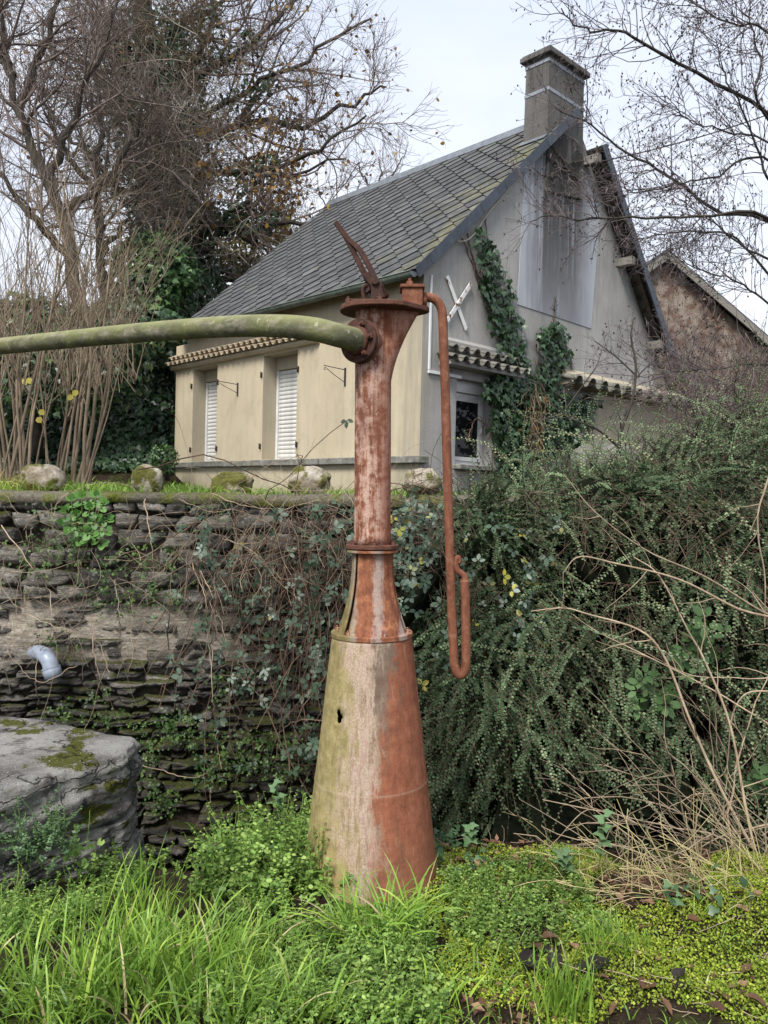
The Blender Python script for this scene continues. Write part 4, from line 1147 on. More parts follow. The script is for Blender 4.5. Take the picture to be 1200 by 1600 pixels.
def stone_mesh(seed, flat):
    """rough layered block in a unit box, front towards -y"""
    nx, ny, nzz = 9, 3, 5
    g = np.stack(np.meshgrid(np.linspace(-1, 1, nx), np.linspace(-1, 1, ny), np.linspace(-1, 1, nzz), indexing='ij'), -1)
    idx = -np.ones((nx, ny, nzz), int); vs = []
    for i in range(nx):
        for j in range(ny):
            for k in range(nzz):
                if i in (0, nx - 1) or j in (0, ny - 1) or k in (0, nzz - 1): idx[i, j, k] = len(vs); vs.append(g[i, j, k])
    fs = []
    def q(a, b_, c_, d_): fs.append((idx[a], idx[b_], idx[c_], idx[d_]))
    for i in range(nx - 1):
        for k in range(nzz - 1): q((i, 0, k), (i + 1, 0, k), (i + 1, 0, k + 1), (i, 0, k + 1))
        for j in range(ny - 1):
            q((i, j, 0), (i, j + 1, 0), (i + 1, j + 1, 0), (i + 1, j, 0)); q((i, j, nzz - 1), (i + 1, j, nzz - 1), (i + 1, j + 1, nzz - 1), (i, j + 1, nzz - 1))
    for j in range(ny - 1):
        for k in range(nzz - 1):
            q((0, j, k), (0, j, k + 1), (0, j + 1, k + 1), (0, j + 1, k)); q((nx - 1, j, k), (nx - 1, j + 1, k), (nx - 1, j + 1, k + 1), (nx - 1, j, k + 1))
    V = np.array(vs)
    r = np.maximum(np.abs(V[:, 0]), np.abs(V[:, 2])) ** 7
    V2 = V.copy()
    V2[:, 1] += np.where(V[:, 1] < .5, .16 * r, 0)
    cor = (np.abs(V[:, 0]) * np.abs(V[:, 2])) ** 2
    V2[:, 0] *= 1 - .05 * cor; V2[:, 2] *= 1 - .05 * cor
    h4 = np.random.default_rng(seed + 50).normal(0, .13, 8)
    V2[:, 2] += V[:, 0] * V[:, 2] * h4[0] + V[:, 0] * h4[1] * .6
    V2[:, 0] += V[:, 2] * h4[2] * 1.2 + V[:, 0] * V[:, 2] * h4[3]
    V2[:, 1] += V[:, 2] * h4[4] + V[:, 0] * h4[5]
    P = np.stack([V[:, 0] * 1.3, V[:, 1] * .8, V[:, 2] * 2.4], -1) + seed * 9.7
    V2[:, 1] += (fbm(P * np.array([1, 1, 1.6]), 3, .65) - .5) * 1.1
    V2[:, 1] += (np.floor(fbm(P * .8 + 30, 2) * 5) / 5 - .5) * .5
    V2[:, 2] += (fbm(P * np.array([2.2, 1, .3]) + 40, 3, .6) - .5) * .62
    V2[:, 0] += (fbm(P * 1.1 + 80, 3, .6) - .5) * .34
    return np_mesh('stone', V2 * .5, np.array(fs), m_stone)
variants = [stone_mesh(k, 1) for k in range(14)]

wallo = empty('retaining_wall', (0, WALL_Y, 0))
tag(wallo, 'old slate rubble retaining wall with patches of lime mortar below the cottage', 'wall')
# core with earth and lime mortar between the stones
m_mortar, nt, b, _o = new_mat('lime_and_earth_mortar')
wp = coord(nt, kind='World'); x, y, z = sep(nt, wp)
l = nz(nt, wp, 2.4, 5, .6); f = nz(nt, wp, 45, 5, .7); st = nz(nt, coord(nt, (1, 1, 4), 'World'), 10, 5, .7)
lime = ramp(nt, st, [(.3, (.20, .175, .14)), (.5, (.42, .37, .30)), (.7, (.56, .51, .43))])
earth = ramp(nt, f, [(.3, (.028, .023, .018)), (.6, (.085, .070, .053)), (.75, (.20, .17, .13))])
zz_ = mth(nt, 'ABSOLUTE', mth(nt, 'SUBTRACT', mth(nt, 'ADD', z, mth(nt, 'MULTIPLY', mth(nt, 'SUBTRACT', l, .5), .55)), .70))
band = mth(nt, 'MULTIPLY', ramp(nt, zz_, [(.12, 1), (.30, 0)]), ramp(nt, mth(nt, 'MULTIPLY', mth(nt, 'ADD', x, .7), -1), [(.0, 0), (.45, 1)]))
c = mixc(nt, mth(nt, 'MULTIPLY', band, ramp(nt, f, [(.3, .6), (.6, 1)])), earth, lime)
finish(nt, b, c, .95, .1); bump(nt, b, mth(nt, 'ADD', f, st), .8, .02)
cx_ = np.arange(-9, 9.01, .06); cz_ = np.arange(-1.3, 1.575, .04)
CX, CZ = np.meshgrid(cx_, cz_)
CY = .022 + (fbm(np.stack([CX * 2.5, CZ * 9, CX * 0], -1), 3) - .5) * .09
CX2 = CX
id_ = np.arange(CX.size).reshape(CX.shape)
Fq = np.stack([id_[:-1, :-1], id_[:-1, 1:], id_[1:, 1:], id_[1:, :-1]], -1).reshape(-1, 4)
Vc = np.stack([CX2, CY, CZ], -1).reshape(-1, 3)
np_obj('wall_core', Vc, Fq, m_mortar, wallo)
# rubble stones
stones = []
zrow = 1.545
row = 0
while zrow > -.85:
    up = zrow > .93
    h = rng.uniform(.075, .125) if up else rng.uniform(.040, .078)
    if .55 < zrow < .93: h = rng.uniform(.045, .07)
    xx = -3.15 + rng.uniform(0, .2)
    while xx < .45:
        w = rng.uniform(.13, .36) if up else rng.uniform(.08, .25)
        if up and rng.random() < .2: w *= .6
        lime_zone = .50 < zrow < .93 and xx < -1.0
        skip = rng.random() < (.42 if lime_zone else .05)
        if not skip:
            dep = rng.uniform(.10, .16) * (.75 if lime_zone else 1)
            stones.append((xx + w / 2, zrow - h / 2 + rng.normal(0, .008), w * .93, h * rng.uniform(.86, 1.0), dep, rng.integers(14), rng.normal(0, .035), rng.uniform(-.02, .012) + (.03 if lime_zone else 0)))
        xx += w + rng.uniform(.004, .018)
    zrow -= h + rng.uniform(.002, .010); row += 1
def seen(s_):
    px = 600 + s_[0] / 5.2 * F_PX
    return s_[2] * s_[3] * (1 if px < 420 else .4)
stones.sort(key=seen, reverse=True)
mbx = []
for i, (sx, sz, w, h, dep, vi, rot, off) in enumerate(stones):
    M = Matrix.Translation((sx, .03 + off, sz)) @ Matrix.Rotation(rot, 4, 'Y') @ Matrix.Diagonal((w, dep, h, 1))
    if i < 298:
        o = link('stone', variants[vi], wallo); o.matrix_local = M
    else: mbx.append((M, variants[vi]))
Vs, Fs, nn = [], [], 0
for M, me in mbx:
    co = np.empty(len(me.vertices) * 3, np.float32); me.vertices.foreach_get('co', co); co = co.reshape(-1, 3)
    Mn = np.array(M); Vs.append(co @ Mn[:3, :3].T + Mn[:3, 3])
    fi = np.empty(len(me.polygons) * 4, np.int32); me.loops.foreach_get('vertex_index', fi); Fs.append(fi.reshape(-1, 4) + nn); nn += len(co)
o = np_obj('small_stones', np.vstack(Vs), np.vstack(Fs), m_stone, wallo); o['kind'] = 'stuff'
# coping: thin mossy bed on top
m_moss, nt, b, _o = new_mat('moss_and_lichen_top')
wp = coord(nt, kind='World'); f = nz(nt, wp, 60, 5, .7); l = nz(nt, wp, 6, 5, .65)
c = mixc(nt, ramp(nt, l, [(.45, 0), (.60, 1)]), ramp(nt, f, [(.3, (.07, .06, .045)), (.7, (.22, .20, .155))]), ramp(nt, f, [(.3, (.06, .075, .012)), (.7, (.19, .20, .045))]))
finish(nt, b, c, .95, .1); bump(nt, b, f, .9, .02)
kx = np.arange(-9, 9.01, .05); prof = [(-.055, 1.52), (-.075, 1.545), (-.065, 1.575), (-.02, 1.592), (.12, 1.60), (.30, 1.585), (.45, 1.54)]
KX, KJ = np.meshgrid(kx, np.arange(len(prof)), indexing='ij')
py_ = np.array([p[0] for p in prof])[KJ]; pz_ = np.array([p[1] for p in prof])[KJ]
nzk = fbm(np.stack([KX * 5, py_ * 8, pz_ * 8], -1), 3) - .5
V = np.stack([KX, py_ + nzk * .07, pz_ + nzk * .045 + .0125 * np.clip(KX + 1.5, -2, 2)], -1)
id_ = np.arange(KX.size).reshape(KX.shape)
Fq = np.stack([id_[:-1, :-1], id_[1:, :-1], id_[1:, 1:], id_[:-1, 1:]], -1).reshape(-1, 4)
np_obj('coping', V.reshape(-1, 3), Fq, m_moss, wallo, True)

# ---- mossy rocks set along the wall top
m_rock, nt, b, _o = new_mat('pale_mossy_rock')
ov = coord(nt); wp = coord(nt, kind='World'); f = nz(nt, wp, 38, 6, .75); l = nz(nt, wp, 9, 5, .65); p_ = vor(nt, wp, 30)
c = ramp(nt, l, [(.3, (.20, .155, .10)), (.5, (.40, .35, .27)), (.7, (.60, .56, .48))])
c = mixc(nt, ramp(nt, f, [(.30, .85), (.42, 0)]), c, (.07, .06, .045))
c = mixc(nt, ramp(nt, mth(nt, 'ADD', nz(nt, wp, 6, 4), mth(nt, 'MULTIPLY', objrnd(nt), .16)), [(.55, 0), (.63, .92)]), c, ramp(nt, f, [(.3, (.05, .05, .006)), (.7, (.17, .17, .02))]))
finish(nt, b, c, .92, .15); bump(nt, b, mth(nt, 'ADD', f, l), .9, .03)
def blob(name, mat, c, sx, sy, sz, seed, amp=.35, nu=40, nv=24, parent=None):
    u = np.linspace(0, 2 * np.pi, nu, endpoint=False); v = np.linspace(.03, np.pi - .03, nv)
    Uu, Vv = np.meshgrid(u, v); d = np.stack([np.cos(Uu) * np.sin(Vv), np.sin(Uu) * np.sin(Vv), np.cos(Vv)], -1)
    sq = np.sign(d) * np.abs(d) ** .8
    r = 1 + amp * (fbm(d * 1.8 + seed * 13.1, 4, .55) - .5) * 2
    P = sq * r[..., None] * np.array([sx, sy, sz]); P[..., 2] += sz * .8
    i = np.arange(nu * nv).reshape(nv, nu); F = np.stack([i[:-1], np.roll(i, -1, 1)[:-1], np.roll(i, -1, 1)[1:], i[1:]], -1).reshape(-1, 4)[:, ::-1]
    o = np_obj(name, P.reshape(-1, 3), F, mat, parent, True); o.location = c; return o
for (px, py, D, w, h, seed, lab) in ((66, 764, 5.4, 64, 42, 1, 'rounded white rock with a thick yellow moss side on the wall top'),
                                     (231, 764, 5.4, 46, 42, 2, 'upright brown rock tufted with moss on the wall top'),
                                     (362, 770, 5.5, 62, 36, 3, 'creeper covered rock on the wall top below the shuttered windows'),
                                     (482, 768, 5.5, 62, 42, 4, 'grey twig covered rock on the wall top beside the crane column'),
                                     (661, 764, 5.26, 60, 36, 5, 'pale bare rock on the wall top beneath the grey gable')):
    p = at(px, py, D); k = D / F_PX
    o = blob('rock', m_rock, p - Vector((0, 0, .02)), w * k / 2, w * k / 2 * .8, h * k / 2 * 1.1, seed)
    tag(o, lab, 'rock')
# grey boulder in the shrubs by the porch
p = at(945, 735, 8.6); o = blob('boulder', m_sill, p - Vector((0, 0, .25)), .36, .3, .30, 9, .30); tag(o, 'grey boulder half sunk in the shrubs before the cream porch wall', 'boulder')

# ---- grey plastic drain elbow
m_pvc, nt, b, _o = new_mat('grey_pvc'); finish(nt, b, ramp(nt, nz(nt, coord(nt), 16, 5), [(.3, (.20, .235, .29)), (.7, (.33, .37, .44))]), .4, .45)
dr = empty('drain_pipe', at(62, 1024, 5.2)); tag(dr, 'grey plastic drain elbow sticking out of the slate wall', 'drain pipe')
pp = [at(*q) - dr.location for q in ((52, 1020, 5.30), (60, 1020, 5.16), (67, 1022, 5.09), (74, 1028, 5.05), (78.5, 1037, 5.035), (80.5, 1046, 5.03))]
mb = MB(); mb.tube(smooth_path(pp, 26), .050, 24, False); mb.build('elbow', m_pvc, dr)
a_, e_ = pp[-1], at(84.5, 1060, 5.025) - dr.location
mb = MB(); mb.tube([a_.lerp(e_, -.25), a_.lerp(e_, -.2), e_, e_, a_.lerp(e_, .3)], [.053, .0565, .0565, .049, .049], 24, False); mb.build('spigot', m_pvc, dr)
mb = MB(); mb.tube([a_.lerp(e_, -.28), a_.lerp(e_, -.12)], .059, 24, False); mb.build('sealing_ring', m_pvc, dr)
mb = MB(); mb.tube([a_.lerp(e_, .5), a_.lerp(e_, .55)], .049, 16); mb.build('mouth_shade_disc', m_dark, dr)  # dark disc stands in for the shade inside the open pipe end

# ---- block wall end on the left: layered slabs
m_block, nt, b, _o = new_mat('grey_block_stone')
wp = coord(nt, kind='World'); f = nz(nt, wp, 85, 6, .75); l = nz(nt, wp, 5, 6, .65); lay = nz(nt, coord(nt, (.6, .6, 5), 'World', (0, R_(-14), 0)), 5, 5, .6)
c = ramp(nt, lay, [(.3, (.12, .113, .103)), (.44, (.26, .248, .225)), (.56, (.40, .385, .355)), (.75, (.54, .52, .48))])
c = mixc(nt, ramp(nt, l, [(.36, .85), (.47, 0)]), c, (.035, .033, .032))
c = mixc(nt, ramp(nt, f, [(.58, 0), (.68, .7)]), c, (.52, .50, .46))
c = mixc(nt, ramp(nt, f, [(.30, .7), (.40, 0)]), c, (.03, .028, .026))
geo = nt.nodes.new('ShaderNodeNewGeometry'); nv_ = sep(nt, geo.outputs['Normal'])[2]
ml = nz(nt, coord(nt, (1, 1, 3), 'World'), 4.5, 5, .6)
c = mixc(nt, ramp(nt, ml, [(.57, 0), (.61, .95)]), c, ramp(nt, f, [(.3, (.045, .05, .008)), (.7, (.16, .17, .02))]))
crk = nt.nodes.new('ShaderNodeTexVoronoi'); crk.feature = 'DISTANCE_TO_EDGE'; crk.inputs['Scale'].default_value = 1.7
wob = nt.nodes.new('ShaderNodeVectorMath'); wob.operation = 'ADD'; nt.links.new(coord(nt, (.8, .8, 3.2), 'World', (0, R_(-14), 0)), wob.inputs[0])
wsc = nt.nodes.new('ShaderNodeVectorMath'); wsc.operation = 'SCALE'; wsc.inputs['Scale'].default_value = .35
ncol = nt.nodes.new('ShaderNodeTexNoise'); ncol.inputs['Scale'].default_value = 9; ncol.inputs['Detail'].default_value = 4; nt.links.new(wp, ncol.inputs['Vector']); nt.links.new(ncol.outputs['Color'], wsc.inputs[0]); nt.links.new(wsc.outputs[0], wob.inputs[1]); nt.links.new(wob.outputs[0], crk.inputs['Vector'])
ck = ramp(nt, crk.outputs[0], [(.0, 1), (.02, 0)])
c = mixc(nt, mth(nt, 'MULTIPLY', ck, .6), c, (.018, .016, .014))
spots = vor(nt, wp, 55); c = mixc(nt, mth(nt, 'MULTIPLY', ramp(nt, spots, [(.16, 1), (.24, 0)]), ramp(nt, l, [(.45, 0), (.55, .8)])), c, (.62, .61, .57))
finish(nt, b, c, .95, .12); bump(nt, b, mth(nt, 'SUBTRACT', mth(nt, 'ADD', mth(nt, 'MULTIPLY', f, 1.0), mth(nt, 'ADD', l, lay)), mth(nt, 'MULTIPLY', ck, 1.2)), 1.0, .035)
stub = empty('stone_wall_end', (-1.9, 3.8, 0)); tag(stub, 'massive weathered grey block wall end with mossy ledges at the ditch edge', 'stone wall')
def slab(name, foot, z0, z1, seed, rnd=.06, amp=.05):
    P = [np.array(p) for p in foot]; n = len(P); pts = []
    for i in range(n):
        for t in np.linspace(0, 1, 44, endpoint=False): pts.append(P[i] * (1 - t) + P[(i + 1) % n] * t)
    pts = np.array(pts)
    for _ in range(4): pts = .25 * np.roll(pts, 1, 0) + .5 * pts + .25 * np.roll(pts, -1, 0)
    cen = pts.mean(0); N = len(pts); rows = []
    H = z1 - z0
    for v in np.linspace(0, 1, 30):
        ins = 0
        d_top = (1 - v) * H
        if d_top < rnd: ins = rnd - math.sqrt(max(rnd ** 2 - (rnd - d_top) ** 2, 0))
        if v * H < rnd * .5: ins = max(ins, (rnd * .5 - v * H))
        dirv = unit(pts - cen); rows.append(np.column_stack([pts - dirv * ins, np.full(N, z0 + v * H)]))
    base = pts - unit(pts - cen) * rnd
    for k in (.95, .9, .84, .78, .7, .62, .54, .45, .36, .25, .12): rows.append(np.column_stack([cen + (base - cen) * k, np.full(N, z1)]))
    R = np.stack(rows); M = len(rows)
    nzv = fbm(np.stack([R[..., 0] * 2.2, R[..., 1] * 2.2, R[..., 2] * 9 + R[..., 0] * 1.5], -1) + seed * 7, 4, .55) - .5
    out_ = R.copy(); dv = unit(R[..., :2] - cen)
    strata = fbm(np.stack([R[..., 0] * .8, R[..., 1] * .8, R[..., 2] * 22 - R[..., 0] * 4.5], -1) + seed * 3, 3, .6) - .5
    chips = fbm(R * 11 + seed, 4, .65) - .5
    nzv = nzv * .6 + strata * .6 + chips * .7
    side = np.clip((np.arange(M) < 30) * 1.0, 0, 1)[:, None]
    out_[..., :2] += dv * (nzv * amp * 2)[..., None] * side[..., None]
    out_[..., 2] += nzv * amp * (1.3 - .6 * side) + (fbm(np.stack([R[..., 0] * 1.2, R[..., 1] * 1.2, R[..., 2] * 0 + seed], -1), 2) - .5) * amp * 1.2
    i = np.arange(M * N).reshape(M, N); F = np.stack([i[:-1], np.roll(i, -1, 1)[:-1], np.roll(i, -1, 1)[1:], i[1:]], -1).reshape(-1, 4)
    V = out_.reshape(-1, 3) - np.array(stub.location)
    return np_obj(name, V, F, m_block, stub, True)
slab('capstone', [(-1.60, 3.26), (-1.20, 3.80), (-1.22, 4.08), (-2.0, 4.42), (-3.4, 4.5), (-3.4, 3.3), (-1.9, 3.22)], .02, .335, 1, .05, .040)
slab('stone_slab', [(-1.61, 3.275), (-1.20, 3.81), (-1.22, 4.07), (-2.0, 4.38), (-3.3, 4.46), (-3.3, 3.32), (-1.92, 3.24)], -.13, .022, 2, .02, .035)
slab('stone_block', [(-1.60, 3.26), (-1.17, 3.80), (-1.19, 4.08), (-2.0, 4.38), (-3.3, 4.46), (-3.3, 3.34), (-1.95, 3.24)], -.75, -.13, 3, .03, .035)
# ================================================================== SHRUBS AND PLANTS NEAR THE WALL
m_cot = leaf_mat('cotoneaster_leaf', [(0, (.020, .042, .017)), (.45, (.052, .098, .040)), (.8, (.11, .17, .080)), (1, (.22, .29, .15))], .55, .15, .22)
m_cotst = bark_mat('cotoneaster_stem', [(.3, (.050, .030, .024)), (.7, (.13, .085, .06))])
m_tan = bark_mat('dead_cane', [(.3, (.20, .145, .095)), (.7, (.42, .33, .235))])
m_brown = bark_mat('brown_cane', [(.3, (.055, .035, .026)), (.7, (.17, .115, .082))])
m_bram = leaf_mat('bramble_leaf', [(0, (.020, .045, .020)), (.5, (.055, .095, .055)), (.8, (.12, .17, .12)), (.93, (.20, .25, .20)), (1, (.35, .32, .04))], .45, .15, .45)
m_herb = leaf_mat('herb_leaf', [(0, (.085, .165, .030)), (.5, (.175, .295, .058)), (1, (.32, .45, .115))], .5, .3)
m_shrubshade, nt, b, _o = new_mat('painted_shrub_shade'); n = nz(nt, coord(nt, kind='World'), 30, 4)
finish(nt, b, ramp(nt, n, [(.3, (.004, .006, .004)), (.7, (.016, .019, .010))]), .95, .05)  # shade of the shrub's depth put into a near-black colour

# ---- cotoneaster cascading over the wall
rng = np.random.default_rng(21)
PROF = [(9.6, -.10), (8.4, .22), (7.2, .36), (6.2, .36), (5.55, .33), (5.02, .20), (4.70, -.16), (4.56, -.65), (4.52, -1.3), (4.55, -1.9), (4.62, -2.4)]
PR = smooth_path([(y, z, 0) for y, z in PROF], 80)
def cot_surf(u, t):
    """u = x in metres, t in 0..1 from back to foot"""
    i = t * (len(PR) - 1 - 1e-6); k = i.astype(int); f = i - k
    y = PR[k, 0] * (1 - f) + PR[k + 1, 0] * f; z = PR[k, 1] * (1 - f) + PR[k + 1, 1] * f
    top = 1.46 + .22 * smooth(.9, 2.1, u) + .34 * smooth(2.1, 3.5, u)
    lumps = (fbm(np.stack([u * 1.5, t * 8, u * 0 + 3], -1), 3) - .5) * 1.3
    front = smooth(.42, .62, t)
    y = y - lumps * .80 * front - .0 + .25 * (1 - smooth(.15, .6, u)) * front
    z = top + z * np.where(z > 0, .24 + .48 * smooth(.8, 2.3, u), 1.0) + lumps * (.16 + .26 * smooth(.7, 2, u)) * (1 - front)
    return np.stack([u, y, z], -1)
cot = empty('cotoneaster', (1.8, 6.0, 1.5)); tag(cot, 'huge dark green cotoneaster cascading over the wall beside the crane', 'shrub')
cl_ = np.array(cot.location)
u = np.linspace(.05, 6.5, 110); t = np.linspace(0, 1, 70)
U_, T_ = np.meshgrid(u, t); Pm = cot_surf(U_, T_)
eps = 1e-3
def cot_norm(u, t):
    a = cot_surf(u + eps, t) - cot_surf(u - eps, t); b_ = cot_surf(u, np.clip(t + eps, 0, 1)) - cot_surf(u, np.clip(t - eps, 0, 1))
    n = unit(np.cross(a, b_)); return np.where(n[..., 1:2] > .2, -n, n), unit(b_)
Nn, Tn = cot_norm(U_, T_)
Nn = np.where((Nn[..., 2:3] + -Nn[..., 1:2]) < 0, -Nn, Nn)
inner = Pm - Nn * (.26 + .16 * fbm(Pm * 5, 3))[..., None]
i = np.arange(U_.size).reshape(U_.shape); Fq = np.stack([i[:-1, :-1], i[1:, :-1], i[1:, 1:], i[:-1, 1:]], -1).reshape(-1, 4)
np_obj('shade_backing', inner.reshape(-1, 3) - cl_, Fq, m_shrubshade, cot, True)  # added dark sheet behind the leaves, painted shade for the gaps
def cot_shoots(n, u0, u1, t0, t1, L, depth, rng):
    uu = rng.uniform(u0, u1, n); tt = rng.uniform(t0, t1, n)
    tt = np.where(uu < .48, .66 + .34 * rng.random(n), tt)
    p = cot_surf(uu, tt); nn, td = cot_norm(uu, tt); nn = np.where((nn[:, 2:3] - nn[:, 1:2]) < 0, -nn, nn)
    p = p - nn * rng.uniform(-.04, depth, n)[:, None]
    front = smooth(.40, .6, tt)[:, None]
    d = td * (.35 + .65 * front) + nn * (.9 - .35 * front) + rng.normal(0, .8, (n, 3)) * np.array([1.3, .6, .6])
    return walk(p, d, rng.uniform(L * .5, L * 1.5, n), 6, .18, (0, -.04, -.11), rng), tt
bS, bL = Bundle(), Bundle()
for (n, u0, u1, t0, t1, L, dep) in ((2700, .15, 3.6, .50, 1.0, .42, .22), (1900, .45, 4.6, .10, .52, .30, .18), (500, 3.6, 6.4, .1, 1.0, .45, .2), (500, .12, .9, .45, .85, .38, .2), (700, .42, 1.8, .36, .58, .17, .08), (1100, .25, 3.6, .80, 1.0, .34, .16)):
    P, tt = cot_shoots(n, u0, u1, t0, t1, L, dep, rng)
    bS.tubes(P, np.full(P.shape[:2], .0022) * np.linspace(1.3, .6, 6)[None], 3, rng)
    K = 40
    f = np.linspace(.04, 1, K); ii = np.minimum((f * 5).astype(int), 4); fr = f * 5 - ii
    pos = P[:, ii] * (1 - fr)[None, :, None] + P[:, ii + 1] * fr[None, :, None]
    tan = unit(P[:, ii + 1] - P[:, ii])
    side = unit(np.cross(tan, np.array([0.2, -.5, 1.0])[None, None] + rng.normal(0, .25, (len(P), 1, 3))))
    sg = np.where(np.arange(K) % 2 == 0, 1, -1)[None, :, None]
    dl = side * sg + tan * .55 + rng.normal(0, .18, tan.shape)
    nl = np.cross(side, tan) + rng.normal(0, .3, tan.shape); nl = np.where(nl[..., 2:3] < 0, -nl, nl)
    sz = rng.uniform(.010, .017, (len(P), K)) * (1.1 - .35 * f)[None]
    shoot_t = np.clip(rng.beta(2, 2.6, len(P))[:, None] + rng.normal(0, .12, (len(P), K)), 0, 1)
    keep = rng.random((len(P), K)) < .9
    put_leaves(bL, T_OVAL, pos[keep], dl[keep], nl[keep], sz[keep] * 1.45, rng, 1.25, shoot_t[keep])
for bb, nm, mt in ((bS, 'stems', m_cotst), (bL, 'foliage', m_cot)):
    bb.V = [v - cl_ for v in bb.V]; o = bb.obj(nm, mt, cot, False); o['kind'] = 'stuff'
# long pale arching sprays standing clear of the mass
P, tt = cot_shoots(520, .95, 4.4, .12, .92, .85, .05, rng); P = P + np.array([0, -.03, .02])
bq, bl2 = Bundle(), Bundle(); bq.tubes(P - cl_, np.full(P.shape[:2], .0028) * np.linspace(1.3, .5, 6)[None], 3, rng)
K = 64; f = np.linspace(.04, 1, K); ii = np.minimum((f * 5).astype(int), 4); fr = f * 5 - ii
pos = P[:, ii] * (1 - fr)[None, :, None] + P[:, ii + 1] * fr[None, :, None]; tan = unit(P[:, ii + 1] - P[:, ii])
side = unit(np.cross(tan, np.array([0.1, -.8, .7])[None, None] + rng.normal(0, .2, (len(P), 1, 3)))); sg = np.where(np.arange(K) % 2 == 0, 1, -1)[None, :, None]
dl = side * sg + tan * .5 + rng.normal(0, .12, tan.shape); nl = np.array([0, -.6, .8]) + rng.normal(0, .3, tan.shape)
put_leaves(bl2, T_OVAL, pos.reshape(-1, 3) - cl_, dl.reshape(-1, 3), nl.reshape(-1, 3), (rng.uniform(.016, .024, (len(P), K)) * (1.1 - .45 * f)[None]).ravel(), rng, 1.25, np.clip(np.repeat(rng.uniform(.5, 1, len(P)), K) + rng.normal(0, .06, len(P) * K), 0, 1))
bq.obj('spray_stems', m_cotst, cot)['kind'] = 'stuff'; bl2.obj('spray_leaves', m_cot, cot, False)['kind'] = 'stuff'
# twiggy bare tips on top (reddish grey)
uu = rng.uniform(.6, 4.5, 260); tt = rng.uniform(.12, .5, 260); p = cot_surf(uu, tt)
P = walk(p, np.array([0, -.3, .75]) + rng.normal(0, .6, (260, 3)), rng.uniform(.12, .34, 260), 5, .2, (0, 0, -.05), rng)
bb = Bundle(); bb.tubes(P - cl_, np.full(P.shape[:2], .0022), 3, rng); o = bb.obj('bare_twigs', m_cotst, cot); o['kind'] = 'stuff'

# ---- bramble curtain on the wall between block and crane
rng = np.random.default_rng(22)
br = empty('bramble_thicket', (-.3, 5.1, 1.6)); tag(br, 'tangled bramble curtain hanging down the slate wall behind the crane', 'bramble'); bl = np.array(br.location)
def wall_pt(px, py, D): return np.array([tuple(at(a, b_, d)) for a, b_, d in zip(px, py, D)])
n = 420
px = 290 + 420 * rng.beta(1.9, 1.0, n); py = rng.uniform(755, 860, n) + rng.random(n) ** 2 * 250
p0 = wall_pt(px, py, rng.uniform(4.85, 5.35, n))
P = walk(p0, np.array([0, -.25, -.45]) + rng.normal(0, .75, (n, 3)) * np.array([1, .4, .8]), rng.uniform(.3, 1.2, n), 9, .22, (0, .02, -.20), rng)
P[..., 1] = np.clip(P[..., 1], 4.55, 5.16)
bb = Bundle(); bb.tubes(P - bl, np.full(P.shape[:2], .0026) * rng.uniform(.6, 1.5, n)[:, None], 4, rng); o = bb.obj('canes', m_brown, br); o['kind'] = 'stuff'
C2, R2 = grow(P, np.full(P.shape[:2], .0025), 3, .22, 50, .25, (0, 0, -.1), 5, rng, rfac=.7, rmin=.0016)
bb = Bundle(); bb.tubes(C2 - bl, R2, 3, rng); o = bb.obj('twigs', m_brown, br); o['kind'] = 'stuff'
# pale dead strands
dead = [((312, 890), (322, 930), (335, 975), (350, 1010), (362, 1018)), ((312, 892), (330, 925), (345, 965), (352, 1000), (385, 1040), (405, 1062)), ((300, 880), (322, 940), (325, 990), (330, 1040)), ((330, 1000), (333, 1090), (338, 1150), (345, 1200)), ((455, 905), (462, 935), (475, 960), (470, 985)), ((385, 855), (410, 880), (430, 910)), ((425, 905), (415, 950), (405, 985)), ((40, 960), (90, 980), (150, 1000), (170, 1050)), ((2, 820), (45, 880), (75, 920), (82, 960), (78, 1000)), ((60, 975), (110, 930), (140, 900)), ((60, 1100), (55, 1060), (62, 1020), (80, 1000)), ((145, 965), (150, 1040), (178, 1110)), ((180, 905), (186, 960), (190, 1020)), ((220, 1195), (300, 1215), (340, 1195)), ((225, 780), (235, 840), (242, 900)), ((300, 1300), (325, 1260), (330, 1230)), ((560, 1130), (470, 1125), (430, 1150)), ((620, 1180), (650, 1240)), ((120, 1040), (60, 1065), (10, 1020)), ((345, 840), (390, 850), (440, 835), (520, 845)), ((415, 900), (470, 905), (520, 880), (560, 870)), ((330, 770), (380, 790), (440, 795), (500, 780)), ((280, 780), (340, 800), (420, 770), (520, 765))]
mbp = Bundle()
for k, d in enumerate(dead):
    q = smooth_path([at(a, b_, 5.05 - .12 * (i % 2) - .02 * k % .1) for i, (a, b_) in enumerate(d)], 24) + rng.normal(0, .004, (24, 3)) - bl
    mbp.tubes(q[None], np.linspace(.0030, .0015, 24)[None] * rng.uniform(.7, 1.25), 5, rng)
o = mbp.obj('dead_strands', m_tan, br); o['kind'] = 'stuff'
# fine hanging rootlets and dry stems over the whole wall
n = 330; qx = np.concatenate([rng.uniform(-20, 320, 130), rng.uniform(300, 600, 200)]); qy = np.concatenate([rng.uniform(765, 1000, 130), rng.uniform(755, 900, 200)])
q0 = wall_pt(qx, qy, rng.uniform(4.98, 5.12, n)); Pd = walk(q0, np.array([0, -.15, -.5]) + rng.normal(0, .55, (n, 3)) * np.array([1, .25, 1]), rng.uniform(.12, .75, n), 9, .20, (0, .01, -.12), rng); Pd[..., 1] = np.clip(Pd[..., 1], 4.7, 5.13)
mbp = Bundle(); mbp.tubes(Pd - bl, np.full(Pd.shape[:2], .0014) * rng.uniform(.7, 1.4, n)[:, None], 3, rng); mbp.obj('dry_rootlets', m_tan, br)['kind'] = 'stuff'
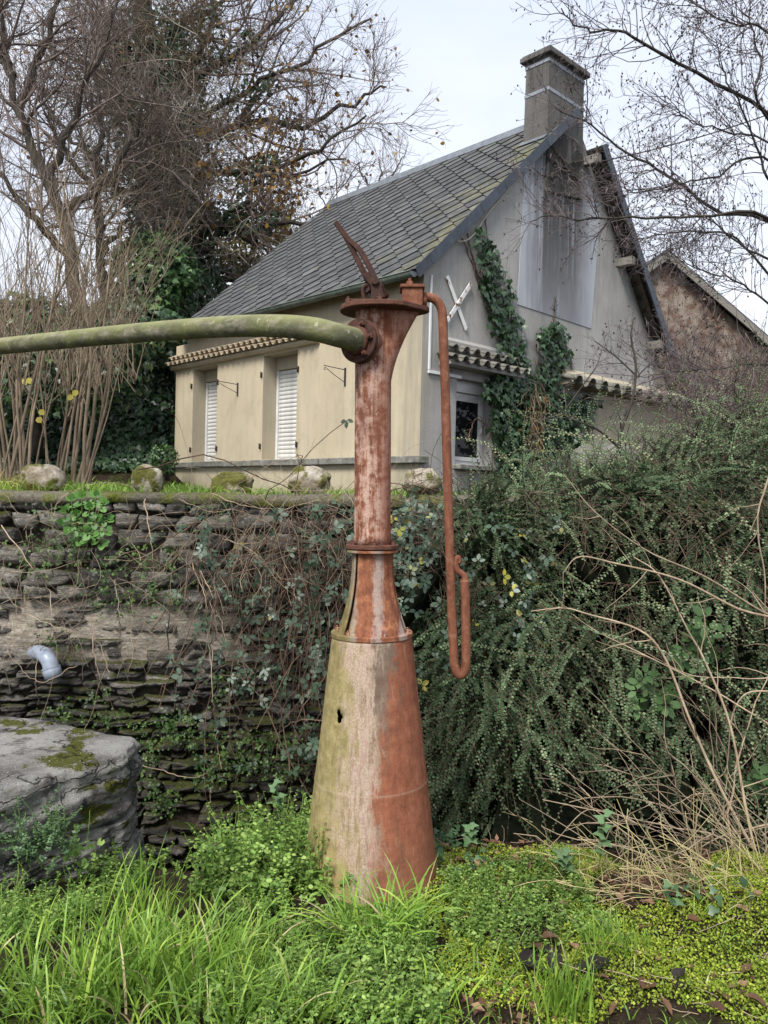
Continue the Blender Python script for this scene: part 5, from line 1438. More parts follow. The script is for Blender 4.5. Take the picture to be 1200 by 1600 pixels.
# leaves in threes and fives along the canes
def trifoliate(b, pos, out, size, rng, T=T_LEAF, k=3, tint=None):
    n = len(pos); up = out + rng.normal(0, .35, out.shape)
    base = rng.normal(0, 1, (n, 3)); base = unit(base - up * (base * up).sum(-1, keepdims=True) / np.maximum((up * up).sum(-1, keepdims=True), 1e-6))
    sd = np.cross(unit(up), base)
    tn = rng.random(n) if tint is None else tint
    for j in range(k):
        a = (j - (k - 1) / 2) * (1.25 if k == 3 else .95)
        d = base * math.cos(a) + sd * math.sin(a)
        put_leaves(b, T, pos + d * (size * .15)[:, None], d, up, size * (1.0 if j == k // 2 else .85), rng, 1.05, np.clip(tn + rng.normal(0, .06, n), 0, 1))
bb = Bundle()
pos, tan = along(np.concatenate([P[px > 380], C2[np.repeat(px > 380, 3)][:, [0, 1, 1, 2, 2, 3, 3, 4, 4]]]), 620, rng)
trifoliate(bb, pos + np.array([0, -.03, 0]), np.array([0, -.8, .45]) + rng.normal(0, .2, pos.shape), rng.uniform(.030, .058, len(pos)), rng, tint=rng.beta(2, 2, len(pos)) * .97)
pos, tan = along(P[px <= 400], 160, rng)
trifoliate(bb, pos + np.array([0, -.03, 0]), np.array([0, -.8, .45]) + rng.normal(0, .2, pos.shape), rng.uniform(.022, .05, len(pos)), rng, tint=rng.beta(2, 2, len(pos)) * .8)
# denser by the column and trailing right of it
n2 = 560; q = wall_pt(430 + 280 * rng.beta(2.2, 1.2, n2), 790 + 420 * rng.random(n2) ** 1.2, rng.uniform(4.75, 5.1, n2))
trifoliate(bb, q, np.array([0, -.8, .45]) + rng.normal(0, .25, q.shape), rng.uniform(.026, .055, n2), rng, tint=np.where(rng.random(n2) < .03, 1.0, rng.beta(2, 2, n2) * .93))
# a few bramble leaves threaded through the cotoneaster, and dead brown patches
q = wall_pt(620 + 260 * rng.random(150) ** 1.5, rng.uniform(800, 1080, 150), rng.uniform(4.36, 4.55, 150)); trifoliate(bb, q, np.array([0, -.85, .4]) + rng.normal(0, .25, q.shape), rng.uniform(.026, .05, 150), rng, tint=np.where(rng.random(150) < .08, 1.0, rng.uniform(.4, .93, 150)))
cpx, cpy = rng.uniform(640, 1180, 26), rng.uniform(760, 1180, 26); kk = rng.integers(0, 26, 700)
q = wall_pt(cpx[kk] + rng.normal(0, 26, 700), cpy[kk] + rng.normal(0, 22, 700), rng.uniform(4.38, 4.6, 700)); Pd = walk(q, np.array([0, -.2, -.5]) + rng.normal(0, .7, (700, 3)), rng.uniform(.08, .30, 700), 6, .2, (0, 0, -.1), rng)
mbp = Bundle(); mbp.tubes(Pd - cl_, np.full(Pd.shape[:2], .0018), 3, rng); mbp.obj('dead_twigs', m_brown, cot)['kind'] = 'stuff'
# trailing string down the cotoneaster face
q = wall_pt(np.full(26, 826) + rng.normal(0, 14, 26), np.linspace(860, 1080, 26), np.full(26, 4.42)); trifoliate(bb, q, np.array([0, -.9, .3]) + rng.normal(0, .2, q.shape), rng.uniform(.035, .06, 26), rng, tint=np.where(rng.random(26) < .2, 1.0, rng.uniform(.5, .9, 26)))
bb.V = [v - bl for v in bb.V]; o = bb.obj('foliage', m_bram, br, False); o['kind'] = 'stuff'
# fresh green bramble sprays in front of the cotoneaster
fb = Bundle(); q = wall_pt(np.concatenate([rng.normal(1090, 32, 20), rng.normal(1010, 36, 20), rng.normal(1180, 30, 8)]), np.concatenate([rng.normal(1010, 22, 20), rng.normal(1090, 22, 20), rng.normal(1210, 30, 8)]), rng.uniform(4.15, 4.4, 48))
trifoliate(fb, q, np.array([0, -.8, .5]) + rng.normal(0, .25, q.shape), rng.uniform(.055, .085, 48), rng)
m_bram2 = leaf_mat('young_bramble_leaf', [(0, (.035, .085, .022)), (1, (.095, .17, .06))], .5, .25)
bs = empty('bramble_spray', at(1060, 1100, 4.3)); tag(bs, 'fresh green bramble spray in front of the dark cotoneaster', 'bramble')
fb.V = [v - np.array(bs.location) for v in fb.V]; o = fb.obj('foliage', m_bram2, bs, False); o['kind'] = 'stuff'
stp = [smooth_path([at(*p) for p in pp_], 12) for pp_ in (((1150, 1160, 4.35), (1110, 1080, 4.3), (1090, 1010, 4.25), (1060, 985, 4.25)), ((1110, 1180, 4.35), (1060, 1110, 4.3), (1000, 1080, 4.25), (970, 1100, 4.25)), ((1220, 1290, 4.3), (1190, 1220, 4.2), (1175, 1180, 4.2), (1165, 1165, 4.2)))]
sb = Bundle(); sb.tubes(np.array(stp) - np.array(bs.location), np.full((3, 12), .004), 5, rng); sb.obj('stem', m_brown, bs)['kind'] = 'stuff'

# ---- small creepers, moss cushions and ferns on the bare wall and in the ditch
rng = np.random.default_rng(23)
wb = Bundle()
n = 1400
px = np.concatenate([rng.uniform(-20, 360, 700), rng.uniform(220, 480, 700)]); py = np.concatenate([rng.uniform(780, 1140, 700), rng.uniform(1120, 1390, 700)])
cl_n = fbm(np.stack([px * .012, py * .016, px * 0], -1), 3); kp = cl_n > .50
q = wall_pt(px[kp], py[kp], rng.uniform(4.95, 5.14, kp.sum()))
trifoliate(wb, q, np.array([0, -.85, .4]) + rng.normal(0, .25, q.shape), rng.uniform(.012, .030, len(q)), rng, T_LEAF, 3)
q2 = np.repeat(q, 4, 0) + rng.normal(0, .035, (len(q) * 4, 3)) * np.array([1, .3, 1])
put_leaves(wb, T_ROUND, q2, rng.normal(0, 1, q2.shape) + np.array([0, -.3, .3]), np.array([0, -.9, .4]) + rng.normal(0, .3, q2.shape), rng.uniform(.009, .024, len(q2)), rng)
cr_ = np_obj('wall_creeper', np.vstack(wb.V), np.vstack(wb.F), leaf_mat('creeper_leaf', [(0, (.025, .055, .014)), (.6, (.06, .12, .03)), (1, (.13, .20, .05))]), None, False, {'rnd': np.concatenate(wb.A)})
tag(cr_, 'small leaved creepers and weeds rooted in the wall joints', None, kind='stuff')
# ---- bright leafy plant growing from the wall top
lp = empty('leafy_wall_plant', at(140, 835, 5.12)); tag(lp, 'bright green leafy plant growing out of the slate wall joint', 'plant'); lpl = np.array(lp.location)
m_bright = leaf_mat('bright_leaf', [(0, (.06, .16, .03)), (1, (.12, .26, .05))], .5, .3)
def round_leaf_mesh(seed):
    V, F = leaf_quads(T_ROUND, np.zeros((1, 3)), np.array([[1.0, 0, 0]]), np.array([[0, 0, 1.0]]), 1.0)
    return np_mesh('leaf', V, F, m_bright, True, {'rnd': np.full(len(V), seed)})
lms = [round_leaf_mesh(s_) for s_ in (.1, .4, .7, 1.0)]
rg = random.Random(3)
stb = Bundle()
for (px, py) in ((103, 800), (112, 782), (128, 778), (150, 776), (162, 786), (140, 795), (120, 805), (108, 830), (132, 828), (152, 812), (168, 830), (100, 818), (146, 835), (126, 845), (170, 812), (160, 848)):
    tip = at(px, py, 4.98 + rg.uniform(-.05, .04)); root = at(138 + rg.uniform(-12, 12), 848, 5.13)
    mid = root.lerp(tip, .55) + Vector((0, -.05, .03)); sp = smooth_path([root, mid, tip], 9); stb.tubes(sp[None] - lpl, np.full((1, 9), .0025), 4, np.random.default_rng(1))
    ax = (tip - mid).normalized()
    for j in range(5):
        a = (j - 2) * .95; sd = ax.cross(Vector((0, -.8, .5))).normalized(); d = (ax * math.cos(a) + sd * math.sin(a) + Vector((0, -.15, rg.uniform(-.2, .2)))).normalized()
        nn = (Vector((rg.uniform(-.3, .3), -.75, .55))); s2 = nn.cross(d).normalized(); nn = d.cross(s2)
        o = link('leaf', lms[rg.randrange(4)], lp); k = rg.uniform(.036, .055)
        o.matrix_local = Matrix.Translation(Vector(sp[-1]) - lp.location - ax * (.03 if j in (0, 4) else 0)) @ Matrix((d, s2, nn)).transposed().to_4x4() @ Matrix.Scale(k, 4)
stb.obj('stems', m_herb, lp)['kind'] = 'stuff'

# ================================================================== FOREGROUND
rng = np.random.default_rng(31)
def gpts(px, py):
    """pixels -> points on the foreground ground"""
    out = np.empty((len(px), 3)); D = np.arange(1.9, 4.7, .02)
    for k, (a, b_) in enumerate(zip(px, py)):
        v = ray(a, b_); v = v / v.y; X = v.x * D; Z = 1.6 + v.z * D
        g = ground_h(X, D); w = np.nonzero(Z <= g)[0]; i = w[0] if len(w) else len(D) - 1
        out[k] = (X[i], D[i], g[i])
    return out
def scatter(n, x0, x1, y0, y1, rng):
    x = rng.uniform(x0, x1, n); y = rng.uniform(y0, y1, n); return np.stack([x, y, ground_h(x, y)], -1)
def blades(p, L, w, lean, rng, droop=.35, m=7, fan=.5):
    """p (n,3) roots -> V,F ribbons"""
    n = len(p); a = rng.uniform(0, 2 * np.pi, n); d0 = np.stack([np.cos(a) * fan, np.sin(a) * fan, np.ones(n)], -1) + lean + rng.normal(0, .12, (n, 3))
    hz_ = unit(np.stack([np.cos(a), np.sin(a), np.zeros(n)], -1) + np.asarray(lean) * np.array([1, 1, 0]))
    P = np.empty((n, m, 3)); P[:, 0] = p; d = unit(d0); st = (L / (m - 1))[:, None]
    dr = rng.uniform(.3, 1.4, n)[:, None] * droop
    for i in range(1, m):
        d = unit(d + hz_ * dr * .35 * (i / m) + np.array([0, 0, -1]) * dr * (i / m) ** 1.5 * .9); P[:, i] = P[:, i - 1] + d * st
    sd = unit(np.cross(d0, np.array([0, 0, 1.0])) + rng.normal(0, .5, (n, 3)))
    prof = np.array([.75, 1, 1, .92, .75, .48, .06])[:m]
    V = np.stack([P - sd[:, None] * (w[:, None] * prof)[..., None], P + sd[:, None] * (w[:, None] * prof)[..., None]], 2)
    idx = np.arange(n * m * 2).reshape(n, m, 2)
    F = np.stack([idx[:, :-1, 0], idx[:, :-1, 1], idx[:, 1:, 1], idx[:, 1:, 0]], -1).reshape(-1, 4)
    return V.reshape(-1, 3), F
m_grass = leaf_mat('grass_blade', [(0, (.10, .20, .028)), (.5, (.20, .35, .045)), (.86, (.36, .50, .075)), (.90, (.42, .35, .17)), (1, (.50, .42, .24))], .45, .3, .4)
def tussock(name, lab, parts, rng):
    b = Bundle()
    for (p, L, w, lean, droop, fan) in parts:
        V, F = blades(p, L, w, lean, rng, droop, 7, fan); b.put(V, F, np.repeat(np.clip(rng.beta(1.6, 1.8, len(p)) * .92 + (rng.random(len(p)) < .05) * .5, 0, 1), 14))
    o = b.obj(name, m_grass, None, True)
    c = np.vstack(b.V).mean(0); me = o.data; co = np.empty(len(me.vertices) * 3, np.float32); me.vertices.foreach_get('co', co)
    base = np.array([c[0], c[1], ghz(c[0], c[1])]); me.vertices.foreach_set('co', (co.reshape(-1, 3) - base).ravel()); o.location = base
    tag(o, lab, 'grass tussock'); return o
def clump(px, py, n, sx, sy, L0, L1, w, lean, droop, rng, fan=.5):
    c = gpts([px], [py])[0]; x = c[0] + rng.normal(0, sx, n); y = c[1] + rng.normal(0, sy, n)
    return (np.stack([x, y, ground_h(x, y) - .01], -1), rng.uniform(L0, L1, n), rng.uniform(w * .6, w * 1.3, n), lean, droop, fan)
tussock('grass_tussock', 'lush long bladed grass tussock beside the stone block', [clump(235, 1550, 430, .15, .10, .16, .33, .0042, (.05, -.05, .1), .30, rng, .35), clump(110, 1580, 300, .16, .08, .12, .24, .004, (-.35, -.1, 0), .4, rng), clump(330, 1510, 240, .12, .08, .14, .30, .004, (.3, -.05, .0), .4, rng), clump(215, 1450, 60, .07, .05, .18, .34, .0036, (.35, .0, .3), .25, rng, .25)], rng)
tussock('grass_tussock', 'arching grass tussock at the front foot of the crane', [clump(610, 1465, 190, .07, .05, .14, .33, .0042, (.0, -.1, .1), .45, rng, .6), clump(560, 1470, 60, .05, .05, .14, .33, .004, (-.5, -.1, .1), .5, rng, .4)], rng)
tussock('grass_tussock', 'low spreading grass tussock between the lush tussock and the herbs', [clump(400, 1590, 240, .13, .07, .10, .26, .004, (.15, -.1, 0), .45, rng)], rng)
tussock('grass_tussock', 'bright upright grass tussock in front of the blackened dead leaves', [clump(875, 1590, 110, .05, .04, .12, .24, .004, (0, 0, .3), .2, rng, .3)], rng)
tussock('grass_tussock', 'thin short grass tussock rising from the yellow green moss', [clump(950, 1490, 90, .06, .05, .08, .18, .003, (0, 0, .2), .2, rng, .3)], rng)
# general grass
gb = Bundle()
for (n, x0, x1, y0, y1, L0, L1, w) in ((1300, -1.7, 1.6, 1.9, 3.2, .04, .10, .0024), (900, -1.9, -.35, 2.0, 3.2, .08, .20, .0034), (300, .0, .6, 2.0, 2.8, .06, .16, .003), (350, .5, 2.4, 2.2, 3.9, .04, .10, .002)):
    p = scatter(n, x0, x1, y0, y1, rng); V, F = blades(p, rng.uniform(L0, L1, n), rng.uniform(w * .6, w * 1.3, n), (0, -.05, 0), rng, .4); gb.put(V, F, np.repeat(np.clip(rng.beta(1.6, 1.8, n) * .95 + (rng.random(n) < .08) * .5, 0, 1), 14))
o = gb.obj('grass', m_grass, None, True); tag(o, 'short green grass among the herbs', None, kind='stuff')
# herbs: leafy upright shoots
def herb_patch(b, bs, p, H, leaf, rng, K=14, spread=.35, T=T_LEAF, tint=None):
    n = len(p); P = walk(p, np.array([0, -.1, 1.0]) + rng.normal(0, spread, (n, 3)), H, 6, .15, (0, 0, .05), rng)
    bs.tubes(P, np.full(P.shape[:2], .0013), 3, rng)
    f = np.linspace(.15, 1, K); ii = np.minimum((f * 5).astype(int), 4); fr = f * 5 - ii
    pos = P[:, ii] * (1 - fr)[None, :, None] + P[:, ii + 1] * fr[None, :, None]; tan = unit(P[:, ii + 1] - P[:, ii])
    a = (np.arange(K) * 2.4)[None] + rng.uniform(0, 6, (n, 1)); d = np.stack([np.cos(a), np.sin(a), np.full_like(a, .25)], -1) + rng.normal(0, .2, (n, K, 3))
    sz = leaf[:, None] * rng.uniform(.7, 1.3, (n, K)) * (1.15 - .5 * f)[None]
    tn = np.clip((rng.random(n) if tint is None else tint)[:, None] + rng.normal(0, .12, (n, K)), 0, 1)
    put_leaves(b, T, pos.reshape(-1, 3), d.reshape(-1, 3), (tan + rng.normal(0, .25, tan.shape)).reshape(-1, 3), sz.ravel(), rng, 1.1, tn.ravel())
def dens(p, s, th, off): return fbm(p * s + off, 3) > th
hb, hs = Bundle(), Bundle()
p = scatter(1500, -1.3, .15, 2.2, 3.75, rng); p = p[dens(p, 2.5, .44, 2)]; herb_patch(hb, hs, p, rng.uniform(.05, .15, len(p)), rng.uniform(.014, .026, len(p)), rng)
c = gpts([430], [1330])[0]; p = scatter(420, c[0] - .28, c[0] + .30, c[1] - .45, c[1] + .25, rng); herb_patch(hb, hs, p, rng.uniform(.10, .32, len(p)), rng.uniform(.018, .034, len(p)), rng)
c = gpts([520], [1540])[0]; p = scatter(420, c[0] - .35, c[0] + .35, c[1] - .25, c[1] + .3, rng); herb_patch(hb, hs, p, rng.uniform(.05, .13, len(p)), rng.uniform(.014, .024, len(p)), rng)
c = gpts([790], [1400])[0]; p = scatter(620, c[0] - .26, c[0] + .34, c[1] - .45, c[1] + .28, rng); herb_patch(hb, hs, p, rng.uniform(.03, .12, len(p)), rng.uniform(.012, .024, len(p)), rng)
p = scatter(900, .1, 2.3, 2.3, 4.0, rng); p = p[dens(p, 2.8, .56, 9)]; herb_patch(hb, hs, p, rng.uniform(.02, .08, len(p)), rng.uniform(.009, .018, len(p)), rng, 10)
p = scatter(260, -1.95, -1.1, 2.75, 3.25, rng); herb_patch(hb, hs, p, rng.uniform(.06, .2, len(p)), rng.uniform(.012, .022, len(p)), rng)
o = hb.obj('ground_herbs', m_herb, None, False); tag(o, 'small leaved green herbs carpeting the bank', None, kind='stuff')
o = hs.obj('herb_stems', m_herb, None, False); tag(o, 'thin stems of the green herbs', None, kind='stuff')
# ground ivy patch by the cone and tall nettle tops
iv = Bundle(); q = np.vstack([gpts(rng.normal(720, 26, 60), rng.normal(1345, 22, 60)), gpts(rng.normal(430, 60, 70), rng.normal(1330, 40, 70)), gpts(rng.normal(1090, 80, 26), rng.normal(1425, 14, 26))]) + np.array([0, 0, .06]) + rng.normal(0, .025, (156, 3))
put_leaves(iv, T_IVY, q, rng.normal(0, 1, q.shape) * np.array([1, 1, .3]) + np.array([0, -.6, 0]), np.array([0, -.5, .85]) + rng.normal(0, .3, q.shape), rng.uniform(.024, .046, len(q)), rng)
m_ivyg = leaf_mat('ground_ivy_leaf', [(0, (.03, .075, .03)), (.6, (.07, .14, .055)), (1, (.15, .25, .11))], .4, .2, .5)
o = iv.obj('ground_ivy', m_ivyg, None, True); tag(o, 'trailing ivy leaves round the foot of the crane', None, kind='stuff')
for (px, py, bx, by, nl, lab) in ((428, 1222, 452, 1330, 5, 'pale green seedling standing clear against the dark ditch'), (945, 1270, 930, 1380, 8, 'thin nettle shoot with pale tip leaves before the bare shrub'), (880, 1330, 880, 1390, 7, 'leafy nettle shoot at the ditch edge by the cotoneaster'), (735, 1290, 730, 1345, 6, 'bright ivy sprig standing beside the cone')):
    root = Vector(gpts([bx], [by])[0]); tip = at(px, py, root.y + .02); pl_ = empty('seedling', root); tag(pl_, lab, 'seedling')
    sp = smooth_path([root, root.lerp(tip, .5) + Vector((.01, 0, .01)), tip], 10); mb = MB(); mb.tube([Vector(s_) - root for s_ in sp], .0022, 5); mb.build('stem', m_herb, pl_)
    for j in range(nl):
        t_ = 1 - .07 * j; pp_ = Vector(sp[int(9 * t_)]) - root; a = j * 2.3; d = np.array([[math.cos(a), math.sin(a) - .3, .1 + .1 * (j < 2)]])
        V, F = leaf_quads(T_IVY, np.array([tuple(pp_)]), d, np.array([[0, -.5, .9]]), .045 + .008 * (j % 3)); np_obj('leaf', V, F, m_ivyg, pl_, True, {'rnd': np.full(len(V), .9)})
# moss and yellow-green mats on the right
mo = Bundle()
m_ymoss = leaf_mat('yellow_green_mat', [(0, (.13, .19, .018)), (.6, (.26, .34, .032)), (1, (.40, .46, .06))], .6, .25)
p = scatter(110000, .15, 2.4, 2.1, 4.0, rng); k = fbm(p * np.array([2.2, 2.2, 0]) + 31, 3); line = np.exp(-((p[:, 1] - 2.95 - .10 * (p[:, 0] - 1.2)) / .35) ** 2) * smooth(.55, .9, p[:, 0]); p = p[(k + .26 * line) > .475]
p[:, 2] += rng.uniform(0, .03, len(p)); put_leaves(mo, T_OVAL, p, rng.normal(0, 1, p.shape) + np.array([0, 0, .6]), np.array([0, 0, 1.0]) + rng.normal(0, .6, p.shape), rng.uniform(.006, .014, len(p)), rng, 1.3)
o = mo.obj('moss_mat', m_ymoss, None, False); tag(o, 'bright yellow green moss mat over the soil', None, kind='stuff')
# litter
m_dead = leaf_mat('dead_leaf_brown', [(0, (.055, .028, .016)), (.5, (.13, .065, .036)), (1, (.25, .15, .09))], .7, .1)
m_black = leaf_mat('dead_leaf_black', [(0, (.014, .011, .010)), (1, (.040, .032, .028))], .7, .0, .2)
lb = Bundle(); p = scatter(6500, .0, 2.4, 2.1, 4.1, rng); p = p[fbm(p * 1.9 + 55, 3) > .47]; p[:, 2] += rng.uniform(.004, .02, len(p))
put_leaves(lb, T_FOLD, p, rng.normal(0, 1, p.shape) * np.array([1, 1, .25]), np.array([0, 0, 1.0]) + rng.normal(0, .4, p.shape), rng.uniform(.018, .048, len(p)), rng, .9)
o = lb.obj('leaf_litter', m_dead, None, False); tag(o, 'crumbled brown leaf litter over the soil', None, kind='stuff')
tw = Bundle(); p = scatter(520, .3, 2.5, 2.2, 4.1, rng); P = walk(p + np.array([0, 0, .012]), rng.normal(0, 1, (520, 3)) * np.array([1, 1, .1]), rng.uniform(.05, .2, 520), 5, .15, (0, 0, 0), rng); tw.tubes(P, np.full(P.shape[:2], .0014), 4, rng)
o = tw.obj('dry_stalks', m_tan, None); tag(o, 'dry straw and twigs scattered on the soil', None, kind='stuff')
def curled_leaf(mat, seed):
    r = np.random.default_rng(seed); u = np.linspace(0, 1, 7); v = np.linspace(-1, 1, 5); Uu, Vv = np.meshgrid(u, v, indexing='ij')
    w = .27 * np.sin(np.pi * np.clip(Uu * .97 + .02, 0, 1)) ** 1.1
    V = np.stack([Uu - .5, Vv * w, .16 * Vv ** 2 * (.5 + Uu) * w * 3 + .08 * np.sin(Uu * 3 + seed) + r.normal(0, .02, Uu.shape)], -1)
    i = np.arange(35).reshape(7, 5); F = np.stack([i[:-1, :-1], i[1:, :-1], i[1:, 1:], i[:-1, 1:]], -1).reshape(-1, 4)
    return np_mesh('fallen_leaf', V.reshape(-1, 3), F, mat, True, {'rnd': np.full(35, r.random())})
brown = [curled_leaf(m_dead, s_) for s_ in range(5)]; black = [curled_leaf(m_black, s_) for s_ in range(7, 10)]
rg = random.Random(9)
for (px, py, k) in ((826, 1515, .13), (838, 1528, .12), (866, 1520, .10), (915, 1528, .11), (932, 1524, .11), (1060, 1540, .075), (1066, 1560, .075), (858, 1505, .09)):
    c = Vector(gpts([px], [py])[0]); o = link('fallen_leaf', black[rg.randrange(3)]); o.location = c + Vector((0, 0, .032)); o.scale = (k, k, k); o.rotation_euler = (rg.uniform(-.3, .5), rg.uniform(-.3, .3), rg.uniform(0, 6.3))
    tag(o, 'large blackened dead leaf lying on the mossy soil', 'fallen leaf', 'blackened leaves on the mossy soil')
for (px, py, k) in ((1010, 1555, .11), (1085, 1450, .07), (985, 1430, .07), (1005, 1465, .06), (920, 1475, .07), (880, 1425, .07), (1150, 1555, .08), (1180, 1580, .08), (1130, 1575, .07), (1075, 1525, .06), (840, 1490, .09), (855, 1480, .08), (1165, 1530, .07), (1120, 1590, .07), (1040, 1590, .07), (960, 1590, .06), (1105, 1418, .07), (1150, 1410, .07), (1060, 1415, .07), (900, 1495, .06), (700, 1340, .06), (740, 1325, .06)) + tuple((rg.uniform(860, 1195), rg.uniform(1405, 1595), rg.uniform(.03, .06)) for _ in range(12)):
    c = Vector(gpts([px], [py])[0]); o = link('fallen_leaf', brown[rg.randrange(5)]); o.location = c + Vector((0, 0, .026)); o.scale = (k, k, k); o.rotation_euler = (rg.uniform(-.4, .6), rg.uniform(-.4, .4), rg.uniform(0, 6.3))
    tag(o, 'curled brown dead leaf lying on the soil and moss', 'fallen leaf', 'brown leaves on the soil')
# stonecrop plant on the block and moss cushions
sp_ = empty('stonecrop', at(60, 1330, 3.28)); tag(sp_, 'blue green spurge plant hanging on the face of the grey block', 'plant')
hb2, hs2 = Bundle(), Bundle(); p = np.array([tuple(at(a, b_, 3.30)) for a, b_ in zip(rng.normal(62, 26, 90), rng.normal(1320, 22, 90))]) - np.array(sp_.location)
herb_patch(hb2, hs2, p, rng.uniform(.06, .14, 90), rng.uniform(.012, .02, 90), rng, 22, .8, T_OVAL)
hb2.obj('foliage', leaf_mat('spurge_leaf', [(0, (.06, .115, .05)), (1, (.13, .21, .10))], .5, .2), sp_, False)['kind'] = 'stuff'; hs2.obj('stems', m_herb, sp_)['kind'] = 'stuff'
pw = empty('pennywort', at(120, 1340, 3.32)); tag(pw, 'round leaved pennywort rooted in a crack of the grey block', 'plant')
q = np.array([tuple(at(a, b_, 3.36)) for a, b_ in zip(rng.normal(125, 14, 26), rng.normal(1332, 13, 26))]) - np.array(pw.location); bb = Bundle(); put_leaves(bb, T_ROUND, q, rng.normal(0, 1, q.shape), np.array([.4, -.8, .5]) + rng.normal(0, .2, q.shape), rng.uniform(.02, .038, 26), rng); bb.obj('foliage', m_herb, pw, True)['kind'] = 'stuff'

# ---- bare shrub with arching tan canes, bottom right
rng = np.random.default_rng(41)
bsx = empty('bare_shrub', at(1215, 1395, 3.95)); tag(bsx, 'leafless shrub of arching pale tan canes at the ditch edge', 'shrub'); bo = np.array(bsx.location)
n = 40
root = bo + rng.normal(0, 1, (n, 3)) * np.array([.22, .14, .02]) + np.array([-.05, 0, -.02])
az = rng.uniform(R_(100), R_(185), n); el = rng.uniform(R_(8), R_(72), n)
d = np.stack([np.cos(el) * np.cos(az), .28 * np.cos(el) * np.sin(az) - .12, np.sin(el)], -1)
P = walk(root, d, rng.uniform(.6, 1.7, n), 14, .17, (-.03, -.005, -.02), rng)
bb = Bundle(); bb.tubes(P - bo, rng.uniform(.0026, .0062, n)[:, None] * np.linspace(1, .4, 14)[None], 5, rng)
C2, R2 = grow(P, np.full(P.shape[:2], .004), 3, .45, 38, .16, (0, 0, -.04), 9, rng, t0=.15, rfac=.6, rmin=.0016); bb.tubes(C2 - bo, R2, 4, rng)
bb.obj('canes', m_tan, bsx)['kind'] = 'stuff'
big = [((1215, 1395), (1130, 1240), (1080, 1130), (1040, 1030), (1000, 985), (920, 960), (880, 950), (830, 955)), ((1250, 1170), (1150, 1100), (1080, 1060), (1000, 1020), (930, 985), (895, 960)), ((1190, 1380), (1165, 1260), (1140, 1130), (1100, 1030), (1075, 985), (1030, 900), (990, 870)), ((1260, 1110), (1180, 1080), (1145, 1115), (1135, 1200), (1112, 1220)), ((1290, 1010), (1190, 955), (1100, 900), (1010, 860), (930, 800), (880, 740)), ((1240, 720), (1190, 780), (1185, 840), (1195, 900), (1195, 980)), ((1250, 1080), (1160, 1060), (1080, 1055), (1010, 1020)), ((1240, 1290), (1160, 1298), (1110, 1315), (1060, 1350)), ((1110, 1310), (1080, 1305), (1020, 1275)), ((1260, 1000), (1150, 950), (1060, 905), (960, 880), (905, 870), (880, 895))]
bb = Bundle()
for k, pts in enumerate(big):
    if pts[0][1] < 1300: pts = ((1330, 1425), (1345, (1425 + pts[0][1]) / 2)) + pts
    q = smooth_path([at(a, b_, 3.95 + .03 * i) for i, (a, b_) in enumerate(pts)], 34)[:, :] - bo; bb.tubes(q[None], np.linspace(.0085, .003, 34)[None] * rng.uniform(.55, 1.0), 7, rng)
    C2, R2 = grow(q[None], np.linspace(.008, .004, 34)[None], 6, .3, 40, .15, (0, 0, 0), 8, rng, rfac=.5, rmin=.0018); bb.tubes(C2, R2, 4, rng)
bb.obj('long_canes', m_tan, bsx)['kind'] = 'stuff'
# straw coloured stalks at the foot
n = 150; p = gpts(rng.uniform(900, 1200, n), rng.uniform(1360, 1420, n)); P = walk(p, np.array([-.35, -.05, .8]) + rng.normal(0, .5, (n, 3)), rng.uniform(.1, .45, n), 7, .12, (0, 0, -.08), rng)
bb = Bundle(); bb.tubes(P, np.full(P.shape[:2], .0016), 4, rng); o = bb.obj('dry_stems', bark_mat('straw', [(.3, (.30, .25, .11)), (.7, (.48, .42, .22))]), None); tag(o, 'straw coloured dry stems at the ditch edge', None, kind='stuff')
# ================================================================== TREES, HAZEL, IVY, BARN
m_bark = bark_mat('dark_bark', [(.3, (.026, .023, .018)), (.7, (.080, .070, .055))])
m_twig = bark_mat('grey_brown_twig', [(.3, (.105, .080, .070)), (.7, (.23, .18, .155))])
m_hazel = bark_mat('hazel_bark', [(.3, (.11, .082, .055)), (.7, (.27, .21, .145))])
m_pale = bark_mat('pale_dead_twig', [(.3, (.17, .145, .115)), (.7, (.34, .30, .25))])
m_ivy = leaf_mat('ivy_leaf', [(0, (.016, .036, .014)), (.5, (.034, .074, .028)), (.85, (.07, .13, .05)), (1, (.18, .23, .07))], .40, .1, .5)
m_ivyb = leaf_mat('bright_ivy_leaf', [(0, (.016, .040, .012)), (.5, (.045, .105, .028)), (1, (.12, .22, .055))], .42, .15, .5)
m_autumn = leaf_mat('autumn_leaf', [(0, (.13, .060, .020)), (.5, (.26, .135, .035)), (1, (.42, .27, .05))], .6, .3)
m_yellow = leaf_mat('yellow_leaf', [(0, (.22, .20, .03)), (1, (.50, .42, .06))], .6, .35)
def base_empty(name, p, lab, cat, group=None):
    e = empty(name, p); return tag(e, lab, cat, group)
def limbset(paths, m=14):
    return np.array([smooth_path([at(*p) for p in pp], m) for pp in paths])
def taper(n, m, r0, r1):
    r0 = np.broadcast_to(np.asarray(r0, float), (n,))[:, None]; t = np.linspace(0, 1, m)[None]; return r0 * (1 - t) + r1 * t
def pix(P):
    """world points -> photo pixels (for choosing where leaves grow)"""
    M = np.array(CAM_ROT); q = (P - np.array(CAM_LOC)) @ M
    return W_PX / 2 + F_PX * q[..., 0] / -q[..., 2], H_PX / 2 - F_PX * q[..., 1] / -q[..., 2]

